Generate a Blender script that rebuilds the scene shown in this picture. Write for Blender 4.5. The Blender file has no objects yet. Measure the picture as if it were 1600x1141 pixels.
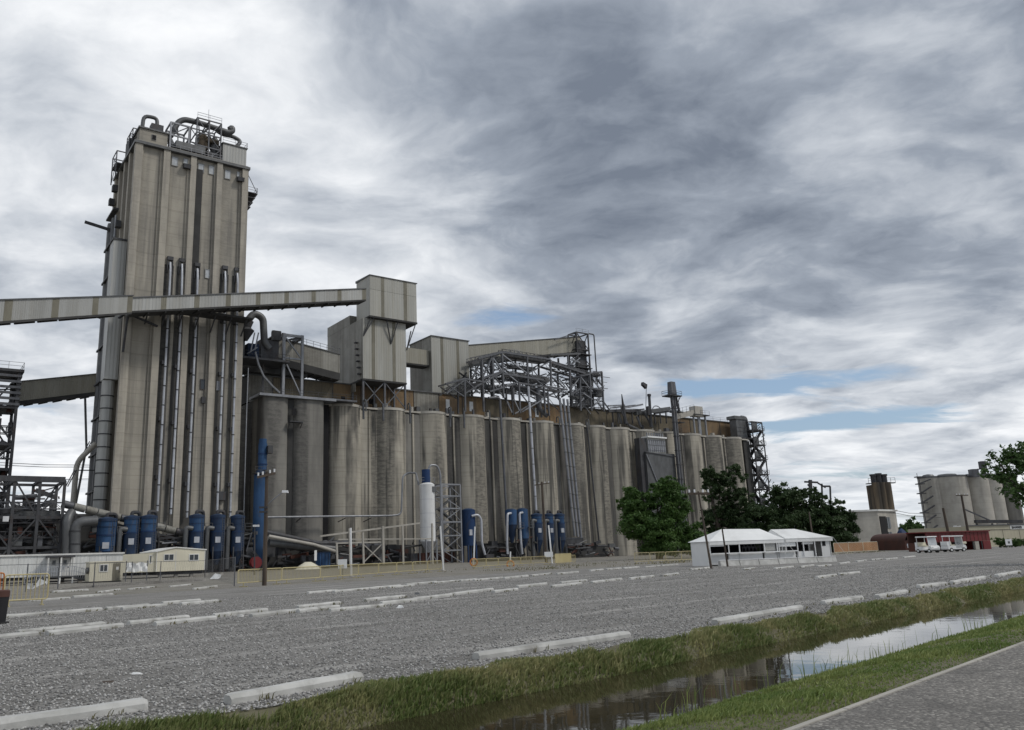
import bpy, bmesh, math, random
import numpy as np
from mathutils import Vector, Matrix

random.seed(7)
SC = bpy.context.scene
COL = SC.collection
rad = math.radians

# ------------------------------------------------------------------ camera
F_PX, PPX, PPY, EYE = 1263.0, 732.0, 570.5, 1.5
TH = math.atan(296.9 / F_PX)
RO = math.atan(177 / 5370.0)
v_r = Vector((1, 0, 0))
v_u = Vector((0, -math.sin(TH), math.cos(TH)))
v_f = Vector((0, math.cos(TH), math.sin(TH)))
cx_ = v_r * math.cos(RO) - v_u * math.sin(RO)
cy_ = v_r * math.sin(RO) + v_u * math.cos(RO)
cam = bpy.data.cameras.new('camera')
cam.sensor_fit = 'HORIZONTAL'
cam.sensor_width = 36.0
cam.lens = F_PX / 1600 * 36.0
cam.shift_x = (800 - PPX) / 1600
cam.clip_start = 0.1
cam.clip_end = 6000
camo = bpy.data.objects.new('camera', cam)
COL.objects.link(camo)
camo.matrix_world = Matrix(((cx_.x, cy_.x, -v_f.x, 0), (cx_.y, cy_.y, -v_f.y, 0), (cx_.z, cy_.z, -v_f.z, EYE), (0, 0, 0, 1)))
SC.camera = camo

# ------------------------------------------------------------------ sun, exposure
SUN_EL, SUN_AZ = 47.0, 103.0          # azimuth clockwise from +Y (the way the camera looks)
sun = bpy.data.lights.new('sun', 'SUN')
sun.energy = 1.3
sun.angle = rad(11)
sun.color = (1.0, 0.95, 0.87)
suno = bpy.data.objects.new('sun', sun)
COL.objects.link(suno)
sd = Vector((math.sin(rad(SUN_AZ)) * math.cos(rad(SUN_EL)), math.cos(rad(SUN_AZ)) * math.cos(rad(SUN_EL)), math.sin(rad(SUN_EL))))
suno.rotation_euler = sd.to_track_quat('Z', 'Y').to_euler()
SC.view_settings.view_transform = 'Standard'
SC.view_settings.look = 'None'
SC.view_settings.gamma = 1
SC.view_settings.exposure = 0.34
SC.view_settings.use_curve_mapping = False

# ------------------------------------------------------------------ node helpers
class NT:
    def __init__(s, tree):
        s.t = tree
    def n(s, typ, **kw):
        nd = s.t.nodes.new(typ)
        for k, v in kw.items():
            setattr(nd, k, v)
        return nd
    def put(s, nd, key, val):
        if isinstance(val, bpy.types.NodeSocket):
            s.t.links.new(val, nd.inputs[key])
        else:
            nd.inputs[key].default_value = val
    def m(s, op, a, b=None, c=None, clamp=False):
        nd = s.n('ShaderNodeMath', operation=op)
        nd.use_clamp = clamp
        s.put(nd, 0, a)
        if b is not None: s.put(nd, 1, b)
        if c is not None: s.put(nd, 2, c)
        return nd.outputs[0]
    def vm(s, op, a, b):
        nd = s.n('ShaderNodeVectorMath', operation=op)
        s.put(nd, 0, a); s.put(nd, 1, b)
        return nd.outputs[0]
    def comb(s, x, y, z):
        nd = s.n('ShaderNodeCombineXYZ')
        s.put(nd, 0, x); s.put(nd, 1, y); s.put(nd, 2, z)
        return nd.outputs[0]
    def sep(s, v):
        nd = s.n('ShaderNodeSeparateXYZ')
        s.put(nd, 0, v)
        return nd.outputs
    def noise(s, vec, scale=1.0, detail=5, rough=.55, dist=0.0, w=None):
        nd = s.n('ShaderNodeTexNoise')
        if w is not None:
            nd.noise_dimensions = '4D'
            s.put(nd, 'W', w)
        s.put(nd, 'Vector', vec); s.put(nd, 'Scale', scale); s.put(nd, 'Detail', detail)
        s.put(nd, 'Roughness', rough); s.put(nd, 'Distortion', dist)
        return nd.outputs[0]
    def ss(s, v, lo, hi, a=0.0, b=1.0):
        nd = s.n('ShaderNodeMapRange', interpolation_type='SMOOTHSTEP')
        s.put(nd, 'Value', v); s.put(nd, 'From Min', lo); s.put(nd, 'From Max', hi); s.put(nd, 'To Min', a); s.put(nd, 'To Max', b)
        return nd.outputs[0]
    def mix(s, f, a, b, blend='MIX'):
        nd = s.n('ShaderNodeMix', data_type='RGBA', blend_type=blend)
        s.put(nd, 0, f)
        for k, v in ((6, a), (7, b)):
            if not isinstance(v, bpy.types.NodeSocket) and len(v) == 3: v = (*v, 1)
            s.put(nd, k, v)
        return nd.outputs[2]

# ------------------------------------------------------------------ sky: Nishita behind a broken cloud deck
W = bpy.data.worlds.new('World')
SC.world = W
W.use_nodes = True
W.node_tree.nodes.clear()
T = NT(W.node_tree)
sky = T.n('ShaderNodeTexSky', sky_type='NISHITA')
sky.sun_disc = False
sky.sun_elevation = rad(SUN_EL)
sky.sun_rotation = rad(SUN_AZ)
sky.air_density = 1.1
sky.dust_density = 1.0
dirv = T.n('ShaderNodeTexCoord').outputs['Generated']
dx, dy, dz = T.sep(dirv)
hor = T.m('SQRT', T.m('ADD', T.m('MULTIPLY', dx, dx), T.m('MULTIPLY', dy, dy)))
hx = T.m('DIVIDE', dx, T.m('MAXIMUM', hor, 1e-3))
el = T.m('DIVIDE', dz, T.m('MAXIMUM', hor, 1e-3))
zz = T.m('ADD', T.m('MAXIMUM', dz, 0.0), 0.13)
plane0 = T.comb(T.m('DIVIDE', dx, zz), T.m('DIVIDE', dy, zz), 0.0)
wn = T.n('ShaderNodeTexNoise'); T.put(wn, 'Vector', plane0); T.put(wn, 'Scale', 1.6); T.put(wn, 'Detail', 5)
plane = T.vm('ADD', plane0, T.vm('MULTIPLY', T.vm('SUBTRACT', wn.outputs['Color'], (.5, .5, .5)), (.42, .42, 0)))
rotp = T.n('ShaderNodeMapping'); T.put(rotp, 0, plane); rotp.inputs['Rotation'].default_value = (0, 0, rad(-28)); rotp.inputs['Scale'].default_value = (.85, 1.12, 1)
planeR = rotp.outputs[0]
nA = T.noise(planeR, 0.62, 4, .5, .0, w=3.7)          # big masses
nB = T.noise(planeR, 1.9, 9, .56, .08, w=1.3)        # billows
nB2 = T.noise(T.vm('ADD', planeR, (-.10, .10, 0)), 1.9, 9, .56, .08, w=1.3)
nD = T.noise(dirv, 6.5, 9, .58, .25, w=4.4)          # rounded billows overhead
nC = T.noise(plane, 4.6, 8, .58, .05, w=8.1)           # fine wisps
def gauss(a0, e0, wa, we):
    ax = T.m('DIVIDE', T.m('SUBTRACT', hx, a0), wa)
    ex = T.m('DIVIDE', T.m('SUBTRACT', el, e0), we)
    return T.m('EXPONENT', T.m('MULTIPLY', T.m('ADD', T.m('MULTIPLY', ax, ax), T.m('MULTIPLY', ex, ex)), -1.0))
# brightness of the deck: bright ahead on the left, a heavy grey mass ahead, paler low down
lum = T.m('MULTIPLY_ADD', T.m('SUBTRACT', nA, .5), .36, .385)
lum = T.m('MULTIPLY_ADD', T.m('SUBTRACT', nD, .5), .34, lum)
lum = T.m('MULTIPLY_ADD', T.m('SUBTRACT', nB, .5), .58, lum)
lum = T.m('MULTIPLY_ADD', T.m('SUBTRACT', nC, .5), .36, lum)
lum = T.m('MULTIPLY_ADD', T.m('SUBTRACT', nB, nB2), .75, lum)
lum = T.m('MULTIPLY_ADD', gauss(-.60, .58, .42, .50), .25, lum)
lum = T.m('MULTIPLY_ADD', gauss(.17, .60, .20, .26), -.19, lum)
lum = T.m('MULTIPLY_ADD', gauss(-.03, .345, .22, .05), .16, lum)
lum = T.m('MULTIPLY_ADD', T.ss(el, .30, .06), .22, lum)
lum = T.m('MULTIPLY_ADD', gauss(.55, .48, .26, .26), -.13, lum)
lum = T.m('MINIMUM', T.m('MAXIMUM', lum, .12), .88)
ramp = T.n('ShaderNodeValToRGB'); T.put(ramp, 0, lum)
cr = ramp.color_ramp; cr.interpolation = 'LINEAR'
for k_, (p_, c_) in enumerate(((.10, (.135, .160, .205)), (.30, (.262, .295, .348)), (.50, (.475, .505, .548)), (.72, (.72, .737, .76)), (.88, (.86, .865, .87)))):
    e_ = cr.elements[k_] if k_ < 2 else cr.elements.new(p_)
    e_.position = p_; e_.color = (*c_, 1)
cloud = T.mix(T.ss(el, .09, -.01, 0, .55), ramp.outputs[0], (.56, .61, .65))
cs = T.n('ShaderNodeEmission'); T.put(cs, 0, cloud); T.put(cs, 1, 1.0)
# a few holes in the deck, low down
thr = T.m('MULTIPLY_ADD', gauss(.29, .185, .13, .020), .29, .24)
thr = T.m('MULTIPLY_ADD', gauss(.42, .135, .14, .013), .24, thr)
thr = T.m('MULTIPLY_ADD', gauss(.03, .295, .14, .028), .31, thr)
thr = T.m('MULTIPLY_ADD', gauss(-.50, .285, .13, .034), .31, thr)
thr = T.m('MULTIPLY_ADD', gauss(-.46, .170, .10, .03), .25, thr)
thr = T.m('MULTIPLY_ADD', T.ss(el, .17, .06), .14, thr)
nG = T.noise(T.vm('MULTIPLY', plane, (.6, 1.5, 1.0)), 1.7, 9, .60, .3, w=5.5)
cov = T.ss(T.m('SUBTRACT', nG, thr), -.06, .075)
bg = T.n('ShaderNodeBackground')
T.put(bg, 0, T.mix(.35, sky.outputs[0], (3.6, 5.2, 7.8))); T.put(bg, 1, 0.078)
mx = T.n('ShaderNodeMixShader')
T.put(mx, 0, cov)
W.node_tree.links.new(bg.outputs[0], mx.inputs[1])
W.node_tree.links.new(cs.outputs[0], mx.inputs[2])
wo = T.n('ShaderNodeOutputWorld')
W.node_tree.links.new(mx.outputs[0], wo.inputs[0])

# ------------------------------------------------------------------ frames: 'B' the plant (s along the silo row, t into it), 'W' the world
ANG = rad(35.0)
def ray(px, py):
    return cx_ * ((px - PPX) / F_PX) - cy_ * ((py - PPY) / F_PX) + v_f
C0 = Vector((0, 0, EYE))
_d = ray(213, 215)
ORG = C0 + _d * (140.0 / _d.y); ORG.z = 0
U = Vector((math.cos(ANG), math.sin(ANG), 0)); N = Vector((-math.sin(ANG), math.cos(ANG), 0))
def toB(p):
    d = p - ORG
    return Vector((d.dot(U), d.dot(N), p.z))
def toW(b):
    return ORG + U * b[0] + N * b[1] + Vector((0, 0, b[2]))
def A(px, py, Y):                       # world point of a sight line at depth Y
    d = ray(px, py); return C0 + d * (Y / d.y)
def G(px, py, z=0.0):                   # world point of a sight line on level z
    d = ray(px, py); return C0 + d * ((z - EYE) / d.z)
def P(px, py, t):                       # plant point on the plane t
    d = ray(px, py); return toB(C0 + d * (((ORG - C0).dot(N) + t) / d.dot(N)))
def PS(px, py, s):                      # plant point on the plane s
    d = ray(px, py); return toB(C0 + d * (((ORG - C0).dot(U) + s) / d.dot(U)))

# ------------------------------------------------------------------ materials
MAT = {}
def mat(name, c1, c2=None, rough=.8, metal=0.0, ns=(.4, .4, .4), bump=0.0, bscale=6.0, streak=None, ribs=None, lines=0.0, contrast=(.35, .65), spec=.4, rust=None, var=.07):
    m = bpy.data.materials.new(name); m.use_nodes = True
    t = NT(m.node_tree); b = m.node_tree.nodes['Principled BSDF']
    pos = t.n('ShaderNodeNewGeometry').outputs['Position']
    mp = t.n('ShaderNodeMapping'); t.put(mp, 0, pos); mp.inputs['Rotation'].default_value = (0, 0, -ANG)
    pos = mp.outputs[0]
    col = t.mix(t.ss(t.noise(t.vm('MULTIPLY', pos, ns), 1.0, 7, .6), *contrast), c1, c2 or tuple(x * .8 for x in c1))
    if lines:
        z = t.sep(pos)[2]
        ln = t.noise(t.comb(0.0, 0.0, z), 1.3, 3, .7)
        col = t.mix(t.ss(ln, .50, .72, 0, lines), col, tuple(x * .55 for x in c1))
        ln2 = t.m('ABSOLUTE', t.m('SUBTRACT', t.m('FRACT', t.m('MULTIPLY', z, .41)), .5))
        col = t.mix(t.ss(ln2, .475, .49, 0, lines * .8), col, tuple(x * .5 for x in c1))
    if streak:
        sc_, amt, dark, hs = streak
        st = t.noise(t.vm('MULTIPLY', pos, (hs, hs, .018)), 1.0, 5, .6)
        st2 = t.noise(t.vm('MULTIPLY', pos, (hs * .35, hs * .35, .05)), 1.0, 4, .6)
        f = t.m('MULTIPLY', t.ss(st, .48, .60, 0, amt), t.ss(st2, .34, .56))
        col = t.mix(f, col, dark)
        st3 = t.noise(t.vm('MULTIPLY', pos, (hs * 2.6, hs * 2.6, .04)), 1.0, 4, .65)
        col = t.mix(t.ss(st3, .56, .74, 0, amt * .45), col, dark)
        br_ = t.noise(t.vm('MULTIPLY', pos, (hs * .45, hs * .45, .012)), 1.0, 3, .5)           # whole soot-blackened flanks
        fl = t.noise(t.vm('MULTIPLY', pos, (.7, .7, 2.1)), 1.0, 7, .72)                          # crusted flecks along the lifts
        col = t.mix(t.m('MULTIPLY', t.ss(br_, .49, .58), t.m('MULTIPLY_ADD', t.ss(fl, .40, .62), .42 * amt, .42 * amt)), col, dark)
    if rust:
        rc, amt = rust
        rn = t.noise(t.vm('MULTIPLY', pos, (1.1, 1.1, .35)), 1.0, 7, .65)
        col = t.mix(t.ss(rn, .52, .70, 0, amt), col, rc)
    if var:
        oi = t.n('ShaderNodeObjectInfo').outputs['Random']
        hs_ = t.n('ShaderNodeHueSaturation'); t.put(hs_, 'Color', col); t.put(hs_, 'Value', t.m('MULTIPLY_ADD', oi, 2 * var, 1 - var)); col = hs_.outputs[0]
    t.put(b, 'Base Color', col)
    b.inputs['Roughness'].default_value = rough
    b.inputs['Metallic'].default_value = metal
    b.inputs['Specular IOR Level'].default_value = spec
    h = None
    if ribs:
        sp, amp = ribs
        x, y, z = t.sep(pos)
        w = t.m('SINE', t.m('MULTIPLY', t.m('ADD', x, y), 2 * math.pi / sp))
        bn = t.n('ShaderNodeBump'); t.put(bn, 'Height', t.ss(w, -.55, .55)); t.put(bn, 'Strength', 1.0); t.put(bn, 'Distance', amp)
        t.put(b, 'Normal', bn.outputs[0]); h = bn
    if bump:
        bn = t.n('ShaderNodeBump'); t.put(bn, 'Height', t.noise(pos, bscale, 6, .65)); t.put(bn, 'Strength', .8); t.put(bn, 'Distance', bump)
        if h: t.put(bn, 'Normal', h.outputs[0])
        t.put(b, 'Normal', bn.outputs[0])
    MAT[name] = m
    return m
mat('tower_concrete', (.38, .354, .302), (.295, .276, .239), ns=(.25, .25, .10), lines=.62, streak=(1, .5, (.13, .125, .118), .55), bump=.03, bscale=3)
mat('pilaster_concrete', (.42, .39, .332), (.335, .312, .27), ns=(.5, .5, .2), lines=.45, streak=(1, .40, (.17, .16, .15), .8), bump=.03, bscale=3)
mat('silo_concrete', (.43, .40, .338), (.305, .285, .243), ns=(.35, .35, .10), lines=.6, streak=(1, .86, (.052, .051, .048), .42), bump=.03, bscale=3)
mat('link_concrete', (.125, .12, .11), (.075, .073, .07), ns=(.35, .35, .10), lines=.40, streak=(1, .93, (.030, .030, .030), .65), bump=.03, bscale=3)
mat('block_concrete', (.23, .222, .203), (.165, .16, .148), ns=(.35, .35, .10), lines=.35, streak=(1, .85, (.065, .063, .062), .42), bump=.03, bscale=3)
mat('grey_concrete', (.44, .42, .378), (.36, .343, .31), lines=.3, streak=(1, .3, (.2, .19, .17), .5), bump=.02)
mat('silver_cladding', (.39, .395, .385), (.325, .33, .32), rough=.5, metal=.15, ns=(.4, .4, .06), ribs=(.62, .028), streak=(1, .35, (.28, .27, .24), 1.2))
mat('pale_cladding', (.40, .40, .372), (.335, .335, .31), rough=.5, metal=.1, ns=(.4, .4, .06), ribs=(.62, .022), streak=(1, .30, (.30, .28, .22), 1.2))
mat('tan_cladding', (.34, .33, .285), (.29, .28, .24), rough=.55, metal=.05, ns=(.4, .4, .06), ribs=(.62, .022), streak=(1, .35, (.24, .225, .17), 1.0))
mat('strip_cladding', (.20, .19, .15), (.165, .155, .12), rough=.55, ribs=(.4, .04))
mat('grimy_cladding', (.27, .265, .24), (.21, .205, .185), rough=.6, ribs=(.62, .022), streak=(1, .75, (.13, .12, .10), .6))
mat('brown_cladding', (.215, .145, .075), (.15, .105, .06), rough=.75, ns=(.3, .3, .2), ribs=(.5, .03), streak=(1, .6, (.085, .07, .055), .5), rust=((.19, .09, .04), .5))
mat('olive_cladding', (.15, .125, .085), (.115, .10, .07), rough=.75, ribs=(.5, .03), streak=(1, .6, (.07, .062, .05), .6))
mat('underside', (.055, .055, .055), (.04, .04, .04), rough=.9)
mat('steel', (.13, .136, .15), (.09, .094, .105), rough=.55, metal=.35, ns=(1, 1, .4), rust=((.10, .065, .045), .35))
mat('pale_steel', (.29, .30, .325), (.21, .22, .24), rough=.5, metal=.35, ns=(1, 1, .4))
mat('dark_steel', (.075, .078, .085), (.05, .05, .055), rough=.65, metal=.3, ns=(1, 1, .4), rust=((.075, .05, .035), .4))
mat('galvanised', (.50, .52, .565), (.38, .395, .43), rough=.45, metal=.25, ns=(.8, .8, .5))
mat('duct_grey', (.13, .135, .14), (.095, .097, .10), rough=.5, metal=.4, ns=(.8, .8, .4))
mat('blue_paint', (.038, .092, .195), (.026, .066, .145), rust=((.075, .07, .065), .6), rough=.7, spec=.25, ns=(.6, .6, .3), streak=(1, .45, (.02, .05, .13), 1.0))
mat('deep_blue_paint', (.018, .045, .125), (.014, .036, .09), rust=((.05, .048, .05), .5), spec=.25, rough=.65, ns=(.6, .6, .3))
mat('dull_blue_paint', (.028, .052, .105), (.02, .036, .072), rust=((.05, .045, .04), .6), rough=.75, spec=.25, ns=(.6, .6, .3), streak=(1, .4, (.02, .03, .06), 1.0))
mat('white_paint', (.78, .79, .80), (.70, .71, .71), rough=.45, ns=(.4, .4, .2), streak=(1, .2, (.5, .49, .46), 1.5))
mat('trailer_white', (.66, .67, .66), (.60, .61, .60), rough=.5, ribs=(.35, .015), streak=(1, .2, (.36, .36, .34), 1.2))
mat('cream_paint', (.66, .625, .50), (.59, .56, .45), rough=.55, streak=(1, .2, (.45, .42, .33), 1.2))
mat('yellow_paint', (.48, .42, .235), (.42, .36, .19), rough=.5, rust=((.35, .27, .15), .3))
mat('orange_mesh', (.36, .17, .065), (.28, .13, .05), rough=.7)
mat('red_paint', (.17, .018, .022), (.13, .016, .018), rough=.5, streak=(1, .3, (.12, .012, .012), 1.0))
mat('rust_red', (.095, .036, .026), (.065, .03, .024), rough=.7)
mat('tan_wall', (.47, .44, .335), (.43, .40, .305), rough=.7, ribs=(.5, .01))
mat('stop_concrete', (.52, .52, .505), (.38, .38, .365), rough=.75, ns=(1.6, 1.6, 1.6), bump=.004, bscale=35, rust=((.19, .185, .172), .8))
mat('tent_fabric', (.78, .79, .79), (.70, .71, .71), rough=.55, streak=(1, .2, (.5, .5, .49), .8))
mat('asphalt_shingle', (.30, .30, .30), (.24, .24, .24))
mat('timber', (.085, .065, .05), (.055, .043, .035), ns=(3, 3, .4), bump=.01)
mat('bark', (.10, .08, .06), (.06, .05, .04), ns=(3, 3, .6), bump=.03)
mat('rubber', (.02, .02, .02), (.03, .03, .03), rough=.8)
mat('chrome', (.6, .6, .6), rough=.3, metal=.9)
mat('lamp_white', (.75, .76, .78), rough=.4)
mat('sooty_brown', (.12, .092, .062), (.07, .056, .042), ns=(.6, .6, .15), streak=(1, .8, (.03, .028, .025), .7))
mat('soil', (.125, .115, .07), (.09, .085, .05), ns=(2, 2, 2), bump=.03, bscale=9)
mat('window_frame', (.30, .30, .29), rough=.5)
mat('white_trim', (.72, .72, .70), rough=.5)
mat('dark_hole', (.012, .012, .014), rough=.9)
mat('black_ink', (.015, .015, .018), rough=.7)
mat('orange_paint', (.55, .20, .05), rough=.6)
def glass(name, col, rough=.12):
    m = mat(name, col, tuple(x * .8 for x in col), rough=rough, spec=.6, ns=(1.5, 1.5, 1.5)); return m
glass('pane', (.05, .06, .07)); glass('dusty_pane', (.50, .53, .56), .3)
def leafmat(name, c1, c2):
    m = bpy.data.materials.new(name); m.use_nodes = True
    t = NT(m.node_tree); b = m.node_tree.nodes['Principled BSDF']
    pos = t.n('ShaderNodeNewGeometry')
    f = t.noise(pos.outputs['Position'], .55, 4, .6)
    rnd = pos.outputs['Random Per Island']
    col = t.mix(t.m('MULTIPLY_ADD', rnd, .45, t.ss(f, .38, .66, 0, .55)), c1, c2)
    t.put(b, 'Base Color', col); b.inputs['Roughness'].default_value = .55
    b.inputs['Specular IOR Level'].default_value = .3
    tr = t.n('ShaderNodeBsdfTranslucent'); t.put(tr, 0, col)
    ms = t.n('ShaderNodeMixShader'); t.put(ms, 0, .25)
    out = m.node_tree.nodes['Material Output']
    m.node_tree.links.new(b.outputs[0], ms.inputs[1]); m.node_tree.links.new(tr.outputs[0], ms.inputs[2])
    m.node_tree.links.new(ms.outputs[0], out.inputs[0])
    MAT[name] = m
leafmat('leaf_bright', (.042, .095, .021), (.095, .165, .042))
leafmat('leaf_dark', (.030, .056, .021), (.066, .105, .040))
leafmat('leaf_mid', (.045, .092, .027), (.095, .16, .048))
leafmat('grass_blade', (.10, .16, .038), (.38, .34, .17))
leafmat('verge_blade', (.10, .17, .035), (.27, .30, .10))
leafmat('weed', (.10, .11, .045), (.20, .17, .09))

# ground materials
def gravelmat(name, cols, scale, bump, dirt, track=.85, crack=False):
    m = bpy.data.materials.new(name); m.use_nodes = True
    t = NT(m.node_tree); b = m.node_tree.nodes['Principled BSDF']
    pos = t.n('ShaderNodeNewGeometry').outputs['Position']
    vo = t.n('ShaderNodeTexVoronoi'); t.put(vo, 'Vector', pos); t.put(vo, 'Scale', scale); 
    r1 = t.sep(vo.outputs['Color'])
    col = t.mix(t.ss(r1[0], .1, .95), cols[0], cols[1])
    col = t.mix(t.ss(r1[1], .72, .98, 0, .8), col, cols[2])
    col = t.mix(t.ss(vo.outputs['Distance'], .45, .8, 0, .45), col, tuple(x * .5 for x in cols[0]))
    vo2 = t.n('ShaderNodeTexVoronoi'); t.put(vo2, 'Vector', pos); t.put(vo2, 'Scale', scale * .37)
    col = t.mix(.12, col, t.mix(t.sep(vo2.outputs['Color'])[0], cols[0], cols[2]))
    mp = t.n('ShaderNodeMapping'); t.put(mp, 0, pos); mp.inputs['Rotation'].default_value = (0, 0, -rad(44))
    st = t.noise(t.vm('MULTIPLY', mp.outputs[0], (.022, .75, 1)), 1.0, 6, .66)       # wheel tracks along the lot
    pt = t.noise(pos, .30, 7, .65)
    qx, qy, qz = t.sep(mp.outputs[0])
    wv = t.noise(t.vm('MULTIPLY', mp.outputs[0], (.05, .2, 1)), 1.0, 3, .5)
    trk = t.m('ABSOLUTE', t.m('SUBTRACT', t.m('FRACT', t.m('MULTIPLY_ADD', wv, .55, t.m('DIVIDE', qy, 3.1))), .5))
    brk = t.noise(t.vm('MULTIPLY', mp.outputs[0], (.10, .5, 1)), 1.0, 5, .65)
    col = t.mix(t.m('MULTIPLY', t.ss(trk, .13, .03), t.ss(brk, .44, .60, 0, track)), col, dirt[0])
    col = t.mix(t.m('MULTIPLY', t.ss(t.m('ABSOLUTE', t.m('SUBTRACT', trk, .22)), .09, .02), t.ss(brk, .58, .42, 0, track * .8)), col, dirt[1])
    if crack:
        vc = t.n('ShaderNodeTexVoronoi', feature='DISTANCE_TO_EDGE'); t.put(vc, 'Vector', t.vm('ADD', pos, t.vm('MULTIPLY', t.comb(wv, brk, 0.0), (1.5, 1.5, 0)))); t.put(vc, 'Scale', .7)
        col = t.mix(t.ss(vc.outputs['Distance'], .012, .003, 0, .4), col, (.03, .03, .03))
    col = t.mix(t.ss(st, .55, .68, 0, .28), col, dirt[0])
    col = t.mix(t.ss(pt, .48, .64, 0, .6), col, dirt[1])
    t.put(b, 'Base Color', col); b.inputs['Roughness'].default_value = .85
    bn = t.n('ShaderNodeBump'); t.put(bn, 'Height', t.m('SUBTRACT', 1.0, vo.outputs['Distance'])); t.put(bn, 'Strength', 1.0); t.put(bn, 'Distance', bump)
    t.put(b, 'Normal', bn.outputs[0])
    MAT[name] = m
gravelmat('gravel', ((.122, .117, .109), (.265, .256, .242), (.44, .428, .41)), 36.0, .017, ((.36, .349, .33), (.135, .129, .118)))
gravelmat('asphalt', ((.10, .094, .087), (.22, .207, .19), (.46, .44, .40)), 36.0, .012, ((.20, .178, .15), (.085, .08, .074)), .25, True)
gravelmat('yard', ((.16, .15, .135), (.26, .245, .22), (.38, .36, .32)), 14.0, .03, ((.11, .12, .06), (.13, .115, .09)))
def watermat():
    m = bpy.data.materials.new('ditch_water'); m.use_nodes = True
    t = NT(m.node_tree); b = m.node_tree.nodes['Principled BSDF']
    pos = t.n('ShaderNodeNewGeometry').outputs['Position']
    col = t.mix(t.noise(pos, .6, 4), (.024, .021, .011), (.042, .036, .02))
    t.put(b, 'Base Color', col); b.inputs['Roughness'].default_value = .03; b.inputs['IOR'].default_value = 1.33
    b.inputs['Specular IOR Level'].default_value = .6
    bn = t.n('ShaderNodeBump'); t.put(bn, 'Height', t.noise(pos, 3.0, 3, .5)); t.put(bn, 'Strength', .05); t.put(bn, 'Distance', .02)
    t.put(b, 'Normal', bn.outputs[0]); MAT['ditch_water'] = m
watermat()

# ------------------------------------------------------------------ mesh builder
class MB:
    def __init__(s): s.v = []; s.f = []
    def add(s, vs, fs):
        k = len(s.v); s.v += [tuple(v) for v in vs]; s.f += [tuple(i + k for i in f) for f in fs]; return s
    def box(s, x0, x1, y0, y1, z0, z1):
        x0, x1 = min(x0, x1), max(x0, x1); y0, y1 = min(y0, y1), max(y0, y1); z0, z1 = min(z0, z1), max(z0, z1)
        return s.add([(x0, y0, z0), (x1, y0, z0), (x1, y1, z0), (x0, y1, z0), (x0, y0, z1), (x1, y0, z1), (x1, y1, z1), (x0, y1, z1)],
                     [(3, 2, 1, 0), (4, 5, 6, 7), (0, 1, 5, 4), (1, 2, 6, 5), (2, 3, 7, 6), (3, 0, 4, 7)])
    def bar(s, p, q, w, h=None):
        p = Vector(p); q = Vector(q); d = (q - p)
        if d.length < 1e-6: return s
        d.normalize(); h = h or w
        a = d.cross(Vector((0, 0, 1)))
        if a.length < 1e-3: a = Vector((1, 0, 0))
        a.normalize(); b = a.cross(d).normalized()
        c = []
        for e in (p, q):
            for i, j in ((-1, -1), (1, -1), (1, 1), (-1, 1)): c.append(e + a * (w / 2 * i) + b * (h / 2 * j))
        return s.add(c, [(0, 1, 2, 3), (7, 6, 5, 4), (4, 5, 1, 0), (5, 6, 2, 1), (6, 7, 3, 2), (7, 4, 0, 3)])
    def tube(s, pts, r, n=8, cap=True):
        pts = [Vector(p) for p in pts]; k = len(s.v); m = len(pts)
        rs = r if isinstance(r, (list, tuple)) else [r] * m
        ref = None
        for i, p in enumerate(pts):
            d = (pts[min(i + 1, m - 1)] - pts[max(i - 1, 0)]).normalized()
            if ref is None:
                ref = d.cross(Vector((.3, .2, 1)))
                if ref.length < 1e-3: ref = d.cross(Vector((1, 0, 0)))
            a = (ref - d * ref.dot(d)).normalized(); ref = a; b = d.cross(a)
            for j in range(n):
                an = 2 * math.pi * j / n
                s.v.append(tuple(p + (a * math.cos(an) + b * math.sin(an)) * rs[i]))
        for i in range(m - 1):
            for j in range(n):
                s.f.append((k + i * n + j, k + i * n + (j + 1) % n, k + (i + 1) * n + (j + 1) % n, k + (i + 1) * n + j))
        if cap:
            s.f.append(tuple(k + j for j in range(n))[::-1]); s.f.append(tuple(k + (m - 1) * n + j for j in range(n)))
        return s
    def cyl(s, x, y, z0, z1, r, n=16, r2=None):
        return s.tube([(x, y, z0), (x, y, z1)], [r, r if r2 is None else r2], n)
    def lathe(s, x, y, prof, n=20):
        return s.tube([(x, y, z) for r, z in prof], [r for r, z in prof], n)
    def prism(s, poly, z0, z1):
        n = len(poly)
        return s.add([(x, y, z0) for x, y in poly] + [(x, y, z1) for x, y in poly],
                     [tuple(range(n))[::-1], tuple(range(n, 2 * n))] + [(i, (i + 1) % n, n + (i + 1) % n, n + i) for i in range(n)])
    def hexa(s, c):      # eight corners, bottom four then top four
        return s.add(c, [(3, 2, 1, 0), (4, 5, 6, 7), (0, 1, 5, 4), (1, 2, 6, 5), (2, 3, 7, 6), (3, 0, 4, 7)])
    def build(s, name, mt, parent=None, smooth=False, frame='B', o=None):
        """one mesh object; vertices are given in frame coordinates"""
        if parent is not None:
            o = ORIG[parent.name]
        elif o is None:
            xs = np.array(s.v); o = Vector(((xs[:, 0].min() + xs[:, 0].max()) / 2, (xs[:, 1].min() + xs[:, 1].max()) / 2, xs[:, 2].min()))
        o = Vector(o)
        me = bpy.data.meshes.new(name)
        me.from_pydata([(a - o.x, b - o.y, c - o.z) for a, b, c in s.v], [], s.f)
        me.materials.append(MAT[mt])
        if smooth:
            me.polygons.foreach_set('use_smooth', [True] * len(me.polygons))
            try: me.set_sharp_from_angle(angle=rad(40))
            except Exception: pass
        me.update()
        ob = bpy.data.objects.new(name, me); COL.objects.link(ob)
        if parent is not None:
            ob.parent = parent
        else:
            place(ob, o, frame)
        ORIG[ob.name] = o
        return ob
ORIG = {}
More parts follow.
